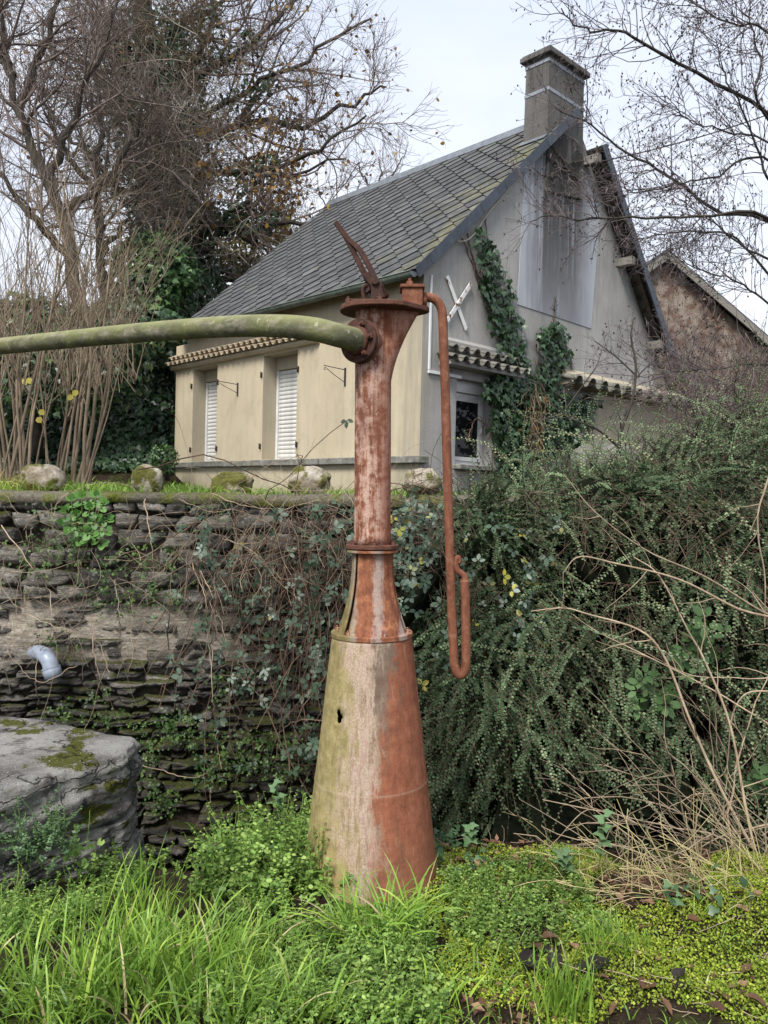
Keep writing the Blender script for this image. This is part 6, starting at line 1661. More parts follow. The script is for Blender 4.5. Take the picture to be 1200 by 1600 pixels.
# ---- big ivy clad oak
rng = np.random.default_rng(51)
D0 = 20.0
tr = [(292, 545, D0), (282, 470, D0), (272, 380, D0), (262, 280, D0), (250, 180, D0), (232, 80, D0), (212, -40, D0), (195, -160, D0)]
oak = base_empty('oak_tree', at(*tr[0]), 'large ivy clad oak with bare limbs and a few brown leaves behind the roof', 'tree'); oo = np.array(oak.location)
T = limbset([tr], 26); RT = taper(1, 26, .50, .22)
bb = Bundle(); V, F = tubes(T - oo, RT * (1 + .1 * rng.normal(0, 1, RT.shape)), 14); bb.put(V, F); bb.obj('trunk', m_bark, oak)
lim = [((276, 405, D0), (310, 398, 19.6), (345, 350, 19.2), (375, 325, 19), (393, 298, 19), (420, 280, 19), (480, 262, 19), (545, 250, 19)),
       ((280, 410, D0), (330, 362, 19.3), (400, 352, 19), (440, 345, 19), (490, 350, 18.8), (530, 330, 18.5)),
       ((267, 320, D0), (320, 265, 19.5), (380, 270, 19), (430, 262, 19), (480, 240, 18.5), (530, 215, 18.5), (575, 180, 18.5)),
       ((255, 225, D0), (320, 180, 19.8), (370, 150, 19.5), (420, 120, 19.5), (480, 90, 19), (540, 50, 19), (580, 20, 19)),
       ((250, 190, D0), (330, 200, 20.5), (400, 190, 21), (460, 195, 21), (530, 170, 21), (570, 140, 21), (605, 135, 21)),
       ((242, 130, D0), (300, 90, D0), (330, 40, D0), (345, -50, D0), (350, -140, D0)),
       ((240, 120, D0), (190, 90, 19.5), (150, 30, 19), (130, -60, 19)),
       ((266, 330, D0), (210, 310, 19.5), (150, 255, 19), (110, 215, 19), (70, 180, 19)),
       ((275, 400, D0), (330, 430, 20.5), (380, 436, 21), (420, 450, 21), (460, 430, 21)),
       ((252, 210, D0), (200, 180, 20.5), (160, 120, 21), (110, 90, 21), (50, 60, 21)),
       ((245, 140, D0), (330, 110, 20), (400, 60, 20), (450, 10, 20), (500, -60, 20)),
       ((235, 90, D0), (290, 40, 21), (380, -20, 21), (440, -80, 21)),
       ((270, 360, D0), (320, 330, 20.5), (390, 380, 20.5), (430, 400, 20.5))]
P1 = limbset(lim, 16); P1[:, 2:] += rng.normal(0, .06, P1[:, 2:].shape); R1 = taper(len(lim), 16, rng.uniform(.075, .125, len(lim)), .022)
for k in range(len(P1)):
    b1 = Bundle(); b1.tubes(P1[k:k + 1] - oo, R1[k:k + 1], 8, rng); b1.obj('limb', m_bark, oak)
P2, R2 = grow(P1, R1, 13, 2.3, 48, .20, (0, 0, .045), 9, rng, t0=.18, rfac=.45, rmin=.018)
P3, R3 = grow(P2, R2, 7, 1.1, 42, .20, (0, 0, .04), 6, rng, t0=.15, rfac=.5, rmin=.009)
P4, R4 = grow(P3, R3, 6, .55, 40, .18, (0, 0, .03), 5, rng, t0=.1, rfac=.6, rmin=.0055)
bb = Bundle(); bb.tubes(P2 - oo, R2, 5, rng); bb.tubes(P3 - oo, R3, 3, rng); bb.tubes(P4 - oo, R4, 3, rng); bb.obj('twigs', m_twig, oak)['kind'] = 'stuff'
# clinging brown leaves, thickest on the right side of the crown
pos, tan = along(P4, 30000, rng, .3); qx, qy = pix(pos)
w = .10 + .9 * np.exp(-(((qx - 420) / 75) ** 2 + ((qy - 260) / 75) ** 2)) + .35 * np.exp(-(((qx - 290) / 60) ** 2 + ((qy - 260) / 60) ** 2))
k = rng.random(len(pos)) < w * .42
bb = Bundle(); put_leaves(bb, T_LEAF, pos[k] - oo, rng.normal(0, 1, (k.sum(), 3)) - np.array([0, 0, .5]), rng.normal(0, 1, (k.sum(), 3)), rng.uniform(.07, .13, k.sum()), rng, 1.2); bb.obj('brown_leaves', m_autumn, oak, False)['kind'] = 'stuff'
# ivy sleeve round trunk and lower limbs, brown dead twigs hanging in it
def sleeve(P, R, n, rad, rng, t0=0.0):
    pos, tan = along(P, n, rng, t0); o = unit(np.cross(tan, rng.normal(0, 1, pos.shape))); r = rad * rng.uniform(.25, 1, n) ** .6 * (.55 + .9 * fbm(pos * .9, 2))
    return pos + o * r[:, None], o
p, o_ = sleeve(T[:, :20], RT, 9000, 1.15, rng); qx, qy = pix(p)
bb = Bundle(); put_leaves(bb, T_IVY, p - oo, rng.normal(0, .6, p.shape) - np.array([0, 0, .8]), o_ + np.array([0, -.4, .3]) + rng.normal(0, .4, p.shape), rng.uniform(.09, .15, len(p)), rng, 1, rng.beta(1.8, 2.4, len(p)) * .9)
p, o_ = sleeve(P1[:, :9], R1, 3600, .34, rng); put_leaves(bb, T_IVY, p - oo, rng.normal(0, .6, p.shape) - np.array([0, 0, .8]), o_ + rng.normal(0, .4, p.shape), rng.uniform(.08, .13, len(p)), rng, 1, rng.beta(1.8, 2.4, len(p)) * .9)
bb.obj('ivy_leaves', m_ivy, oak, True)['kind'] = 'stuff'
p, o_ = sleeve(T[:, 7:25], RT, 1300, 1.5, rng); P = walk(p, o_ * .6 + np.array([0, -.3, .2]) + rng.normal(0, .5, p.shape), rng.uniform(.8, 2.2, len(p)), 8, .22, (0, 0, -.06), rng)
bb = Bundle(); bb.tubes(P - oo, np.full(P.shape[:2], .011) * np.linspace(1, .45, 8)[None] * rng.uniform(.5, 1.3, len(p))[:, None], 3, rng); C2, R2_ = grow(P, np.full(P.shape[:2], .008), 3, .7, 45, .25, (0, 0, -.03), 5, rng, rfac=.7, rmin=.005); bb.tubes(C2 - oo, R2_, 3, rng); bb.obj('tangled_twigs', m_hazel, oak)['kind'] = 'stuff'
p = np.array([tuple(at(a, b_, 17.8)) for a, b_ in zip(rng.normal(250, 55, 160), rng.normal(270, 90, 160))]); P = walk(p, np.array([.2, -.2, -.2]) + rng.normal(0, .8, p.shape), rng.uniform(1, 2.6, 160), 9, .25, (0, 0, -.05), rng)
bb = Bundle(); bb.tubes(P - oo, np.full(P.shape[:2], .013) * np.linspace(1, .4, 9)[None], 3, rng); C2, R2_ = grow(P, np.full(P.shape[:2], .009), 4, .7, 50, .25, (0, 0, 0), 5, rng, rfac=.7, rmin=.005); bb.tubes(C2 - oo, R2_, 3, rng); bb.obj('pale_twigs', m_pale, oak)['kind'] = 'stuff'

# ---- thin trees on the left
def thin_tree(name, lab, paths, r0, seed, n2=10, n3=7, n4=5, L=1.5, group=None, leaves=None):
    rng = np.random.default_rng(seed); e = base_empty(name, at(*paths[0][0]), lab, 'tree', group); eo = np.array(e.location)
    P = limbset(paths, 18); P[:, 2:] += rng.normal(0, .04, P[:, 2:].shape); rr = np.array([r0] + [r0 * .6] * (len(paths) - 1)); Rr = taper(len(paths), 18, rr, r0 * .15)
    for k in range(len(P)):
        b1 = Bundle(); b1.tubes(P[k:k + 1] - eo, Rr[k:k + 1], 9, rng); b1.obj('trunk' if k == 0 else 'limb', m_bark, e)
    A, RA = grow(P, Rr, n2, L, 42, .2, (0, 0, .06), 9, rng, t0=.25, rfac=.45, rmin=.012)
    B, RB = grow(A, RA, n3, L * .5, 42, .2, (0, 0, .04), 6, rng, t0=.1, rfac=.55, rmin=.007)
    C_, RC = grow(B, RB, n4, L * .28, 40, .18, (0, 0, .03), 5, rng, t0=.1, rfac=.6, rmin=.0045)
    bb = Bundle(); bb.tubes(A - eo, RA, 5, rng); bb.tubes(B - eo, RB, 3, rng); bb.tubes(C_ - eo, RC, 3, rng); bb.obj('twigs', m_twig, e)['kind'] = 'stuff'
    if leaves:
        pos, tan = along(np.concatenate([P[:, ::2], A]), leaves[0], rng, .0); o = unit(rng.normal(0, 1, pos.shape)); bb = Bundle()
        put_leaves(bb, T_LEAF, pos + o * .12 - eo, rng.normal(0, 1, pos.shape), rng.normal(0, 1, pos.shape), rng.uniform(*leaves[1], len(pos)), rng, 1.2); bb.obj('foliage', leaves[2], e, False)['kind'] = 'stuff'
    return e
thin_tree('bare_tree', 'slender bare tree forking low among the hazel stems', [((150, 575, 15.5), (128, 480, 15.5), (108, 400, 15.5), (85, 320, 15.5), (58, 245, 15.5), (32, 170, 15.5), (10, 90, 15.5), (0, 0, 15.5), (-8, -80, 15.5)), ((72, 290, 15.5), (95, 230, 15.5), (125, 150, 15.2), (165, 60, 15), (190, -30, 15)), ((108, 400, 15.5), (60, 350, 15), (20, 300, 15), (-30, 240, 15)), ((30, 165, 15.5), (60, 100, 15.8), (85, 20, 16), (100, -60, 16)), ((90, 330, 15.5), (150, 300, 16), (200, 230, 16), (230, 150, 16)), ((20, 120, 15.5), (-20, 60, 15.5), (-40, 0, 15.5))], .15, 61, 14, 8, 6, 1.7)
thin_tree('bare_tree', 'dark straight bare tree rising beside the ivy covered trunk', [((180, 560, 17), (168, 470, 17), (155, 380, 17), (150, 290, 17), (158, 200, 17), (150, 110, 17), (140, 0, 17)), ((158, 400, 17), (195, 350, 17), (225, 300, 17)), ((150, 300, 17), (110, 250, 17), (80, 190, 17), (60, 110, 17))], .12, 62, 12, 8, 5, 1.6)
thin_tree('yellow_tree', 'small tree holding yellow leaves at the roof edge', [((395, 560, 25), (392, 480, 25), (388, 420, 25), (394, 370, 25), (400, 320, 25)), ((390, 440, 25), (425, 400, 25), (455, 360, 25)), ((392, 470, 25), (370, 420, 25), (350, 380, 25))], .14, 63, 9, 6, 4, 1.8, None, (1000, (.10, .17), m_yellow))
thin_tree('far_tree', 'faint far bare tree peeping over the ridge', [((590, 420, 34), (592, 340, 34), (594, 290, 34), (592, 250, 34)), ((594, 300, 34), (615, 270, 34), (632, 240, 34)), ((592, 310, 34), (570, 280, 34), (560, 255, 34))], .10, 64, 6, 5, 3, 1.6)

# ---- hazel stools on the terrace
rng = np.random.default_rng(71)
for (x0, x1, y0, D, n, lab, seed) in ((0, 60, 752, 7.6, 13, 'hazel stool with many brown stems beside the dry grass tuft', 1), (75, 140, 748, 8.4, 14, 'hazel stool fanning out behind the mossy white rock', 2)):
    e = base_empty('hazel_bush', at((x0 + x1) / 2, y0, D), lab, 'shrub'); eo = np.array(e.location)
    root = np.array([tuple(at(a, y0, D + d)) for a, d in zip(rng.uniform(x0, x1, n), rng.uniform(-.3, .5, n))]); root[:, 2] -= .05
    fan = (root[:, :1] - eo[0]) * .35
    d = np.concatenate([fan + rng.normal(0, .10, (n, 1)) + .06, rng.normal(0, .08, (n, 1)), np.ones((n, 1))], 1)
    P = walk(root, d, rng.uniform(1.8, 3.7, n), 14, .055, (.004, 0, .02), rng); R0 = rng.uniform(.008, .024, n)[:, None] * np.linspace(1, .25, 14)[None]
    for k in range(n):
        b1 = Bundle(); b1.tubes(P[k:k + 1] - eo, R0[k:k + 1], 6, rng); b1.obj('stem', m_hazel, e)
    A, RA = grow(P, R0, 5, .9, 30, .12, (0, 0, .05), 8, rng, t0=.25, rfac=.5, rmin=.004); B, RB = grow(A, RA, 3, .4, 30, .12, (0, 0, .04), 5, rng, rfac=.6, rmin=.0028)
    bb = Bundle(); bb.tubes(A - eo, RA, 4, rng); bb.tubes(B - eo, RB, 3, rng); bb.obj('twigs', m_hazel, e)['kind'] = 'stuff'
    if seed == 2:
        rg = random.Random(2)
        for (px, py) in ((62, 640), (58, 652), (122, 610), (114, 617), (36, 592), (44, 590)):
            p = np.array([tuple(at(px, py, 7.9))]) - eo; V, F = leaf_quads(T_LEAF, p, np.array([[rg.uniform(-.6, .6), -.2, -.6]]), np.array([[0.1, -1, .3]]), .075, 1.5); np_obj('yellow_leaf', V, F, m_yellow, e, True, {'rnd': np.full(len(V), .8)})
# reddish thicket of young shoots behind
n = 110; e = base_empty('shoot_thicket', at(90, 560, 12.5), 'thicket of thin reddish shoots between the hazels and the ivy bank', 'shrub'); eo = np.array(e.location)
root = np.array([tuple(at(a, b_, D)) for a, b_, D in zip(rng.uniform(-60, 215, n), rng.uniform(560, 620, n), rng.uniform(11, 14, n))])
P = walk(root, np.array([.02, 0, 1]) + rng.normal(0, .25, (n, 3)), rng.uniform(1.2, 3.4, n), 10, .09, (0, 0, .01), rng); R0 = rng.uniform(.005, .011, n)[:, None] * np.linspace(1, .3, 10)[None]
A, RA = grow(P, R0, 6, .8, 32, .15, (0, 0, .04), 6, rng, t0=.15, rfac=.6, rmin=.0035)
bb = Bundle(); bb.tubes(P - eo, R0, 4, rng); bb.tubes(A - eo, RA, 3, rng); bb.obj('shoots', m_hazel, e)['kind'] = 'stuff'

# ---- ivy bank behind the terrace
rng = np.random.default_rng(72)
n = 17000; px = rng.uniform(-330, 285, n); py = 460 + 280 * rng.random(n) ** .9; D = np.arange(9, 24, .06); pos = np.empty((n, 3)); ok = np.zeros(n, bool)
for k in range(n):
    v = ray(px[k], py[k]); v = v / v.y; X = v.x * D; Z = 1.6 + v.z * D; g = np.interp(D, D, D * 0) if False else None
    pos[k] = (v.x, v.z, 0)
GD = np.arange(12.5, 22, .1)
Xg = pos[:, :1] * GD[None]; Zg = 1.6 + pos[:, 1:2] * GD[None]; Gg = ground_h(Xg, np.broadcast_to(GD[None], Xg.shape)); hitm = Zg <= Gg + .02
ok = hitm.any(1); first = hitm.argmax(1); Dk = GD[first]
P0 = np.stack([pos[:, 0] * Dk, Dk, 1.6 + pos[:, 1] * Dk], -1)[ok & (first > 0)]
lift = fbm(P0 * 1.3, 3) * .55
P0 = P0 + np.array([0, -.75, .65]) * lift[:, None] * rng.uniform(.4, 1.0, (len(P0), 1))
bb = Bundle(); put_leaves(bb, T_IVY, P0, rng.normal(0, .6, P0.shape) + np.array([0, -.3, -.8]), np.array([0, -.75, .6]) + rng.normal(0, .35, P0.shape), rng.uniform(.09, .15, len(P0)), rng, 1, np.clip(rng.beta(1.6, 2.8, len(P0)) * .85 + .35 * (fbm(P0 * .8 + 9, 2) - .5), 0, 1))
o = bb.obj('ivy_bank', m_ivy, None, True); tag(o, 'dense dark ivy covering the bank behind the terrace', None, kind='stuff')
def leaf_bush(name, lab, px, py, D, rx, ry, rz, n, size, mat, seed, T=T_IVY, cat='shrub'):
    rng = np.random.default_rng(seed); c = at(px, py, D); e = base_empty(name, (c.x, c.y, c.z - rz), lab, cat); eo = np.array(e.location)
    d = unit(rng.normal(0, 1, (n, 3))); r = .55 + .75 * fbm(d * 2.0 + seed, 3); rad = rng.uniform(.55, 1, n) ** .5
    p = np.array(c) + d * (r * rad)[:, None] * np.array([rx, ry, rz])
    bb = Bundle(); put_leaves(bb, T, p - eo, rng.normal(0, .5, p.shape) + np.array([0, -.2, -.7]), d + np.array([0, -.2, .4]) + rng.normal(0, .4, p.shape), rng.uniform(size * .7, size * 1.3, n), rng, 1); bb.obj('crown', mat, e, True)['kind'] = 'stuff'
    s = MB(); s.tube([(0, 0, -rz * .4), (0, 0, rz * .9)], [.12, .05], 8); s.build('trunk', m_bark, e)
    return e
leaf_bush('ivy_bush', 'bright green ivy bush at the foot of the ivy clad trunk', 238, 432, 17.2, 1.0, .9, 1.05, 3400, .11, m_ivyb, 81)
leaf_bush('ivy_bush', 'dark ivy bush on the bank behind the delivery pipe', 205, 520, 16.5, 1.25, .9, .8, 2600, .11, m_ivy, 82)
leaf_bush('dark_hedge', 'dark brownish hedge showing between oak trunk and roof', 350, 470, 24, 3.6, 1.5, 1.6, 5200, .15, leaf_mat('hedge_leaf', [(0, (.035, .030, .016)), (.6, (.075, .068, .032)), (1, (.15, .125, .05))], .6, .1), 83, T_LEAF, 'hedge')
leaf_bush('green_shrub', 'fresh green low shrub beside the left corner of the facade', 256, 715, 14.6, .28, .4, .30, 500, .06, m_ivyb, 84, T_LEAF)
leaf_bush('ivy_bush', 'ivy mass at the left behind the hazel stems', 60, 560, 15.0, 2.3, .9, 1.3, 4200, .12, m_ivy, 85)

# terrace grass and weeds
rng = np.random.default_rng(73)
gb = Bundle()
x = rng.uniform(-6, 1.2, 7000); y = 5.55 + 9.5 * rng.random(7000) ** 1.2; keep = fbm(np.stack([x, y, x * 0], -1) * .8, 2) > .42; x, y = x[keep], y[keep]
V, F = blades(np.stack([x, y, ground_h(x, y)], -1), rng.uniform(.06, .18, len(x)), rng.uniform(.003, .006, len(x)), (0, 0, 0), rng, .4); gb.put(V, F, np.repeat(rng.beta(1.5, 2, len(x)) * .95, 14))
x = rng.uniform(-3.4, .4, 900); V, F = blades(np.stack([x, rng.uniform(5.15, 5.5, 900), np.full(900, 1.59)], -1), rng.uniform(.03, .10, 900), rng.uniform(.002, .004, 900), (0, -.2, 0), rng, .4); gb.put(V, F, np.repeat(rng.beta(1.5, 1.6, 900), 14))
o = gb.obj('terrace_grass', m_grass, None, True); tag(o, 'short grass on the terrace behind the wall', None, kind='stuff')
c = at(18, 768, 5.6); n = 420; p = np.array(c) + rng.normal(0, 1, (n, 3)) * np.array([.12, .1, 0]) - np.array([0, 0, .03])
V, F = blades(np.zeros((n, 3)) + (p - np.array(c)), rng.uniform(.12, .26, n), rng.uniform(.002, .004, n), (0, -.1, 0), rng, .6, 7, .7)
o = np_obj('grass_tussock', V, F, leaf_mat('dry_grass', [(0, (.20, .24, .04)), (.5, (.38, .36, .10)), (1, (.48, .40, .18))], .6, .25), None, True, {'rnd': np.repeat(rng.random(n), 14)}); o.location = c; tag(o, 'yellowing grass tussock on the wall top by the hazel stems', 'grass tussock')

# ---- ivy on the gable
rng = np.random.default_rng(74)
def gable_ivy(lab, blobs, n, seed, stems):
    e = base_empty('wall_ivy', HL @ gab(blobs[-1][0], 745, -.02), lab, 'ivy'); eo = np.array(e.location)
    w = np.array([b_[2] ** 2 for b_ in blobs], float); w /= w.sum(); k = rng.choice(len(blobs), n, p=w); B_ = np.array(blobs, float)[k]
    a = rng.uniform(0, 6.283, n); r = np.sqrt(rng.random(n)) * B_[:, 2] * rng.uniform(.7, 1.15, n)
    px, py = B_[:, 0] + r * np.cos(a), B_[:, 1] + r * np.sin(a)
    pos = np.array([tuple(HL @ gab(x_, y_, -d)) for x_, y_, d in zip(px, py, rng.uniform(.03, .20, n))]); on = -np.array(UL)
    bb = Bundle(); put_leaves(bb, T_IVY, pos - eo, rng.normal(0, .45, pos.shape) - np.array([0, 0, .9]), on + np.array([0, 0, .35]) + rng.normal(0, .35, pos.shape), rng.uniform(.06, .11, n), rng, 1, rng.beta(1.8, 2.4, n) * .93); bb.obj('foliage', m_ivy, e, True)['kind'] = 'stuff'
    sb = Bundle()
    for s in stems:
        q = smooth_path([HL @ gab(*p, -.02) for p in s], 20); q = q + rng.normal(0, .008, q.shape) - eo; sb.tubes(q[None], np.full((1, 20), .009), 4, rng)
        C2, R2_ = grow(q[None], np.full((1, 20), .009), 22, .12, 50, .2, (0, 0, 0), 4, rng, rfac=.6, rmin=.005); sb.tubes(C2, R2_, 3, rng)
    sb.obj('stems', m_brown, e)['kind'] = 'stuff'
gable_ivy('tall ivy climbing the gable beside the small window', [(750, 360, 8), (757, 385, 16), (766, 410, 20), (772, 440, 24), (782, 470, 26), (790, 505, 28), (800, 540, 27), (806, 570, 26), (800, 600, 34), (775, 608, 22), (806, 635, 36), (798, 665, 34), (810, 695, 36), (815, 725, 34), (800, 745, 26)], 2300, 1, [((722, 372), (738, 410), (752, 455), (770, 500), (783, 540)), ((730, 365), (738, 400), (748, 430), (765, 460)), ((758, 340), (762, 380), (770, 430), (785, 500)), ((775, 680), (745, 655), (730, 690)), ((775, 735), (770, 700), (765, 660))])
gable_ivy('bushy ivy clump on the gable under the pale render patch', [(870, 515, 14), (864, 530, 26), (872, 555, 25), (858, 580, 22), (852, 605, 24), (846, 635, 26), (880, 640, 30), (905, 650, 26), (925, 628, 16), (870, 680, 30), (845, 700, 26), (900, 690, 20)], 1700, 2, [((876, 520), (886, 545), (893, 570), (885, 600)), ((865, 505), (866, 490), (868, 465)), ((840, 640), (835, 600), (842, 560))])
# dry brown strands between the two
p = np.array([tuple(HL @ gab(a, b_, -.22)) for a, b_ in zip(rng.normal(838, 9, 90), rng.uniform(600, 690, 90))]); P = walk(p, np.array([0, 0, -1.0]) + rng.normal(0, .3, p.shape), rng.uniform(.2, .5, 90), 6, .15, (0, 0, -.1), rng)
bb = Bundle(); e = base_empty('dead_vine', HL @ gab(838, 700, -.1), 'dry brown vine hanging between the two ivies on the gable', 'vine'); bb.tubes(P - np.array(e.location), np.full(P.shape[:2], .006), 3, rng); bb.obj('strands', m_hazel, e)['kind'] = 'stuff'
bb = Bundle(); q = P[:, 3]; put_leaves(bb, T_LEAF, q - np.array(e.location), rng.normal(0, 1, q.shape), rng.normal(0, 1, q.shape), rng.uniform(.05, .09, len(q)), rng); bb.obj('withered_leaves', m_autumn, e, False)['kind'] = 'stuff'
# bare creeper under the chimney
e = base_empty('dead_vine', HL @ gab(870, 250, -.05), 'bare twining vine on the sooty wall under the chimney', 'vine'); eo = np.array(e.location)
sb = Bundle()
for s in (((832, 262), (850, 275), (872, 268), (890, 255), (912, 252)), ((860, 225), (872, 240), (885, 262), (895, 275)), ((870, 270), (880, 262), (892, 268), (905, 285)), ((845, 235), (862, 250), (880, 262)), ((895, 150), (890, 130), (897, 110)), ((914, 100), (918, 150), (915, 190))):
    q = smooth_path([HL @ gab(*p, -.07) for p in s], 16) - eo; sb.tubes(q[None], np.full((1, 16), .011), 4, rng); C2, R2_ = grow(q[None], np.full((1, 16), .009), 12, .22, 50, .25, (0, 0, 0), 5, rng, rfac=.6, rmin=.005); sb.tubes(C2, R2_, 3, rng)
sb.obj('stems', m_bark, e)['kind'] = 'stuff'

# ---- alder reaching in from the right
rng = np.random.default_rng(91)
al = base_empty('alder_tree', (5.0, 8.6, ghz(5.0, 8.6)), 'bare alder with dark cones and catkins reaching in over the gable', 'tree'); ao = np.array(al.location)
tk = smooth_path([ao, ao + np.array([.05, 0, 1.5]), ao + np.array([-.05, -.1, 3]), ao + np.array([-.1, -.2, 5]), ao + np.array([.1, -.2, 7.5])], 20)
b1 = Bundle(); b1.tubes(tk[None] - ao, np.linspace(.16, .05, 20)[None], 12, rng); b1.obj('trunk', m_bark, al)
m_alder = bark_mat('alder_twig', [(.3, (.070, .055, .058)), (.7, (.17, .14, .14))])
br_ = [((1200, 178), (1100, 122), (1010, 70), (965, 48), (930, 48), (900, 38), (878, 15)), ((1200, 345), (1120, 330), (1060, 285), (1010, 255), (960, 225), (915, 190), (870, 172)), ((1205, 342), (1120, 337), (1040, 340), (960, 340), (900, 342), (860, 335), (828, 345)),
       ((1200, 250), (1120, 275), (1070, 285), (1000, 300), (960, 310)), ((1210, 410), (1160, 385), (1110, 345), (1060, 310)), ((1195, 180), (1188, 100), (1175, 40), (1168, -20)), ((1215, 300), (1185, 240), (1160, 170), (1130, 110), (1120, 60)), ((1215, 440), (1150, 372), (1080, 362), (1020, 368), (960, 385)),
       ((1210, 575), (1120, 577), (1060, 580), (1000, 590)), ((1210, 670), (1165, 630), (1140, 608), (1100, 578), (1070, 560)), ((1210, 480), (1150, 440), (1090, 420), (1040, 390)), ((1205, 60), (1150, 40), (1090, 10), (1050, -20)), ((1215, 230), (1140, 205), (1080, 190), (1040, 150))]
Ps = []
for k, b_ in enumerate(br_):
    Dk = 7.2 + .5 * math.sin(k * 2.1); pts = [at(x_, y_, Dk + .12 * (6 - i) * .5) for i, (x_, y_) in enumerate(b_)]
    zt_ = pts[0].z + .1; j = int(np.argmin(np.abs(tk[:, 2] - min(zt_ - .5, tk[-1, 2])))); Ps.append(smooth_path([Vector(tk[j])] + pts, 24))
P1 = np.array(Ps); P1[:, 3:] += rng.normal(0, .008, P1[:, 3:].shape); R1 = .68 * np.linspace(1, .25, 24)[None] * np.array([.030, .032, .024, .02, .022, .022, .022, .022, .016, .018, .02, .02, .018])[:, None]
for k in range(len(P1)):
    b1 = Bundle(); b1.tubes(P1[k:k + 1] - ao, R1[k:k + 1], 7, rng); b1.obj('branch', m_bark, al)
P2, R2 = grow(P1, R1, 30, .62, 52, .14, (0, 0, .05), 8, rng, t0=.28, rfac=.4, rmin=.0042)
P3, R3 = grow(P2, R2, 5, .26, 45, .18, (0, 0, .02), 6, rng, t0=.2, rfac=.6, rmin=.0026)
P4, R4 = grow(P3, R3, 2, .11, 45, .18, (0, 0, -.02), 4, rng, t0=.3, rfac=.7, rmin=.0018)
bb = Bundle(); bb.tubes(P2 - ao, R2, 5, rng); bb.tubes(P3 - ao, R3, 3, rng); bb.tubes(P4 - ao, R4, 3, rng); bb.obj('twigs', m_alder, al)['kind'] = 'stuff'
tip = P4[rng.random(len(P4)) < .40][:, -1]; n = len(tip); cb_ = Bundle(); Pc = walk(tip, np.array([0, 0, -1.0]) + rng.normal(0, .3, (n, 3)), rng.uniform(.014, .022, n), 4, .02, (0, 0, 0), rng); cb_.tubes(Pc - ao, np.array([.003, .0075, .0075, .003])[None] * np.ones((n, 1)), 5, rng); cb_.obj('cones', m_bark, al)['kind'] = 'stuff'
tip = P3[rng.random(len(P3)) < .34][:, -1]; n = len(tip); cb_ = Bundle(); Pc = walk(np.repeat(tip, 2, 0), np.array([0, 0, -1.0]) + rng.normal(0, .3, (2 * n, 3)), rng.uniform(.03, .055, 2 * n), 4, .08, (0, 0, -.1), rng); cb_.tubes(Pc - ao, np.array([.0025, .004, .004, .002])[None] * np.ones((2 * n, 1)), 4, rng); cb_.obj('catkins', bark_mat('catkin', [(.3, (.08, .055, .06)), (.7, (.16, .12, .12))]), al)['kind'] = 'stuff'
# ---- sapling growing out of the shrubs
sp = base_empty('sapling', at(1230, 850, 5.9), 'leaning dark sapling with upright forked twigs rising out of the cotoneaster', 'tree'); so2 = np.array(sp.location)
ss = [((1230, 850), (1120, 808), (1060, 782), (1010, 760), (985, 735), (968, 700), (972, 668), (988, 625), (994, 570), (986, 530), (990, 497)), ((968, 700), (935, 672), (895, 655), (870, 640), (845, 600), (838, 570)), ((994, 590), (1012, 572), (1034, 552)), ((992, 585), (962, 557), (930, 533)), ((975, 650), (990, 630), (1040, 600)), ((880, 645), (905, 610), (930, 575), (940, 550)), ((1010, 760), (960, 765), (900, 750)), ((1060, 782), (1030, 700), (1000, 690))]
rad = [.020, .010, .006, .007, .006, .006, .006, .007]
P1 = np.array([smooth_path([at(x_, y_, 5.7) for x_, y_ in s], 24) for s in ss]); R1 = np.array(rad)[:, None] * np.linspace(1, .3, 24)[None]
for k in range(len(P1)):
    b1 = Bundle(); b1.tubes(P1[k:k + 1] - so2, R1[k:k + 1], 6, rng); b1.obj('trunk' if k == 0 else 'branch', m_bark, sp)
P2, R2 = grow(P1, R1, 9, .22, 45, .15, (0, 0, .05), 6, rng, t0=.25, rfac=.5, rmin=.002); P3, R3 = grow(P2, R2, 2, .09, 45, .15, (0, 0, 0), 4, rng, rfac=.7, rmin=.0016)
bb = Bundle(); bb.tubes(P2 - so2, R2, 4, rng); bb.tubes(P3 - so2, R3, 3, rng); bb.obj('twigs', m_alder, sp)['kind'] = 'stuff'
# ---- wild shrub greys on the right between house and barn
e = base_empty('grey_shrub', at(1150, 700, 9.0), 'grey tangled shrub in front of the barn wall', 'shrub'); eo = np.array(e.location)
n = 420; p = np.array([tuple(at(a, b_, D)) for a, b_, D in zip(rng.uniform(1060, 1300, n), rng.uniform(600, 740, n), rng.uniform(8.2, 10, n))]); P = walk(p, np.array([-.2, -.1, .5]) + rng.normal(0, .7, (n, 3)), rng.uniform(.4, 1.1, n), 8, .2, (0, 0, -.02), rng)
bb = Bundle(); bb.tubes(P - eo, np.full(P.shape[:2], .004), 3, rng); C2, R2_ = grow(P, np.full(P.shape[:2], .0035), 5, .3, 45, .2, (0, 0, 0), 5, rng, rfac=.7, rmin=.0025); bb.tubes(C2 - eo, R2_, 3, rng); bb.obj('twigs', m_twig, e)['kind'] = 'stuff'

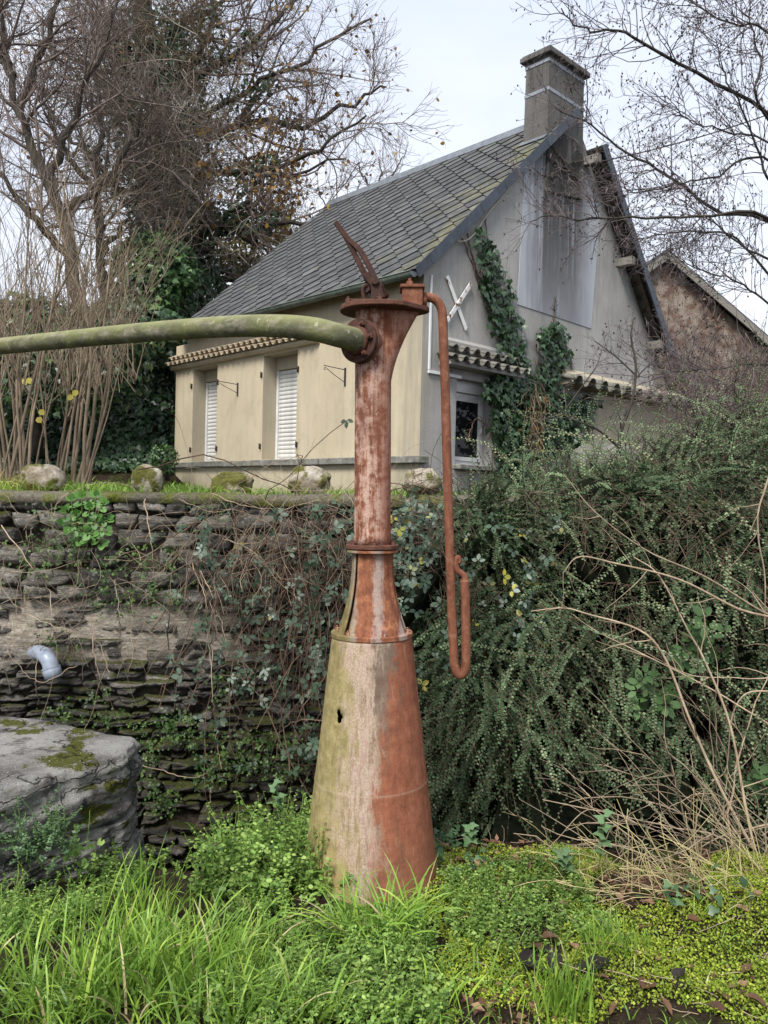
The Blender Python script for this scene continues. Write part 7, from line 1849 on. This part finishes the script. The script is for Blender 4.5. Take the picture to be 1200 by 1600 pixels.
# ---- barn beyond
rng = np.random.default_rng(95)
BD = 28.0
pk = at(1037, 405, BD); s_ = BD / F_PX
barn = base_empty('barn', (pk.x, BD, 3.0), 'old brick and rubble barn gable overgrown with dry brown creeper', 'barn'); barn.rotation_euler = (0, 0, R_(8))
m_brick, nt, b, _o = new_mat('old_brick_rubble')
ov = coord(nt); n1 = nz(nt, ov, 2.2, 5, .65); f = nz(nt, ov, 22, 5, .7)
c = mixc(nt, ramp(nt, n1, [(.42, 0), (.58, 1)]), ramp(nt, f, [(.3, (.075, .045, .034)), (.7, (.19, .12, .092))]), ramp(nt, f, [(.3, (.15, .12, .095)), (.7, (.36, .31, .255))]))
finish(nt, b, c, .95, .1); bump(nt, b, f, .8, .04)
H = pk.z - 3.0; hwid = 6.2; he = H - hwid * .72
mb = MB(); mb.prism([(-hwid, 0, -3), (hwid, 0, -3), (hwid, 0, he), (0, 0, H), (-hwid, 0, he)], (0, 10, 0)); mb.build('gable_wall', m_brick, barn)
for s in (-1, 1):
    a_, e_ = Vector((0, -.28, H + .12)), Vector((s * (hwid + .5), -.28, he - .5 * .72 + .12)); d = Vector((0, 0, .16))
    mb = MB(); mb.prism([a_, e_, e_ + d, a_ + d], (0, 10.6, 0)); mb.build('roof_slope', m_slate, barn)
    mb = MB(); mb.prism([a_ - Vector((0, .03, .22)), e_ - Vector((0, .03, .22)), e_ + Vector((0, -.03, .04)), a_ + Vector((0, -.03, .04))], (0, -.05, 0)); mb.build('barge_board', m_woodl, barn)
n = 5200; x = rng.uniform(-hwid, hwid, n); z = rng.uniform(-2, H, n); k = z < H - np.abs(x) * .72 - .2; x, z = x[k], z[k]; k = fbm(np.stack([x * .6, z * .6, x * 0], -1), 3) > .42; x, z = x[k], z[k]; n = len(x)
p = np.stack([x, rng.uniform(-.35, -.03, n), z], -1); bb = Bundle(); put_leaves(bb, T_LEAF, p, rng.normal(0, 1, (n, 3)), rng.normal(0, .5, (n, 3)) + np.array([0, -1, 0]), rng.uniform(.09, .17, n), rng, 1.1); bb.obj('dead_creeper', leaf_mat('dead_creeper_leaf', [(0, (.07, .04, .028)), (.6, (.16, .10, .07)), (.85, (.25, .18, .13)), (1, (.10, .12, .05))], .8, .1), barn, False)['kind'] = 'stuff'
P = walk(p[:700], rng.normal(0, .6, (700, 3)) * np.array([1, .05, 1]) + np.array([0, 0, .4]), rng.uniform(.6, 2.0, 700), 6, .2, (0, 0, 0), rng); P[..., 1] = np.clip(P[..., 1], -.3, -.03)
bb = Bundle(); bb.tubes(P, np.full(P.shape[:2], .016), 3, rng); bb.obj('creeper_stems', m_twig, barn)['kind'] = 'stuff'
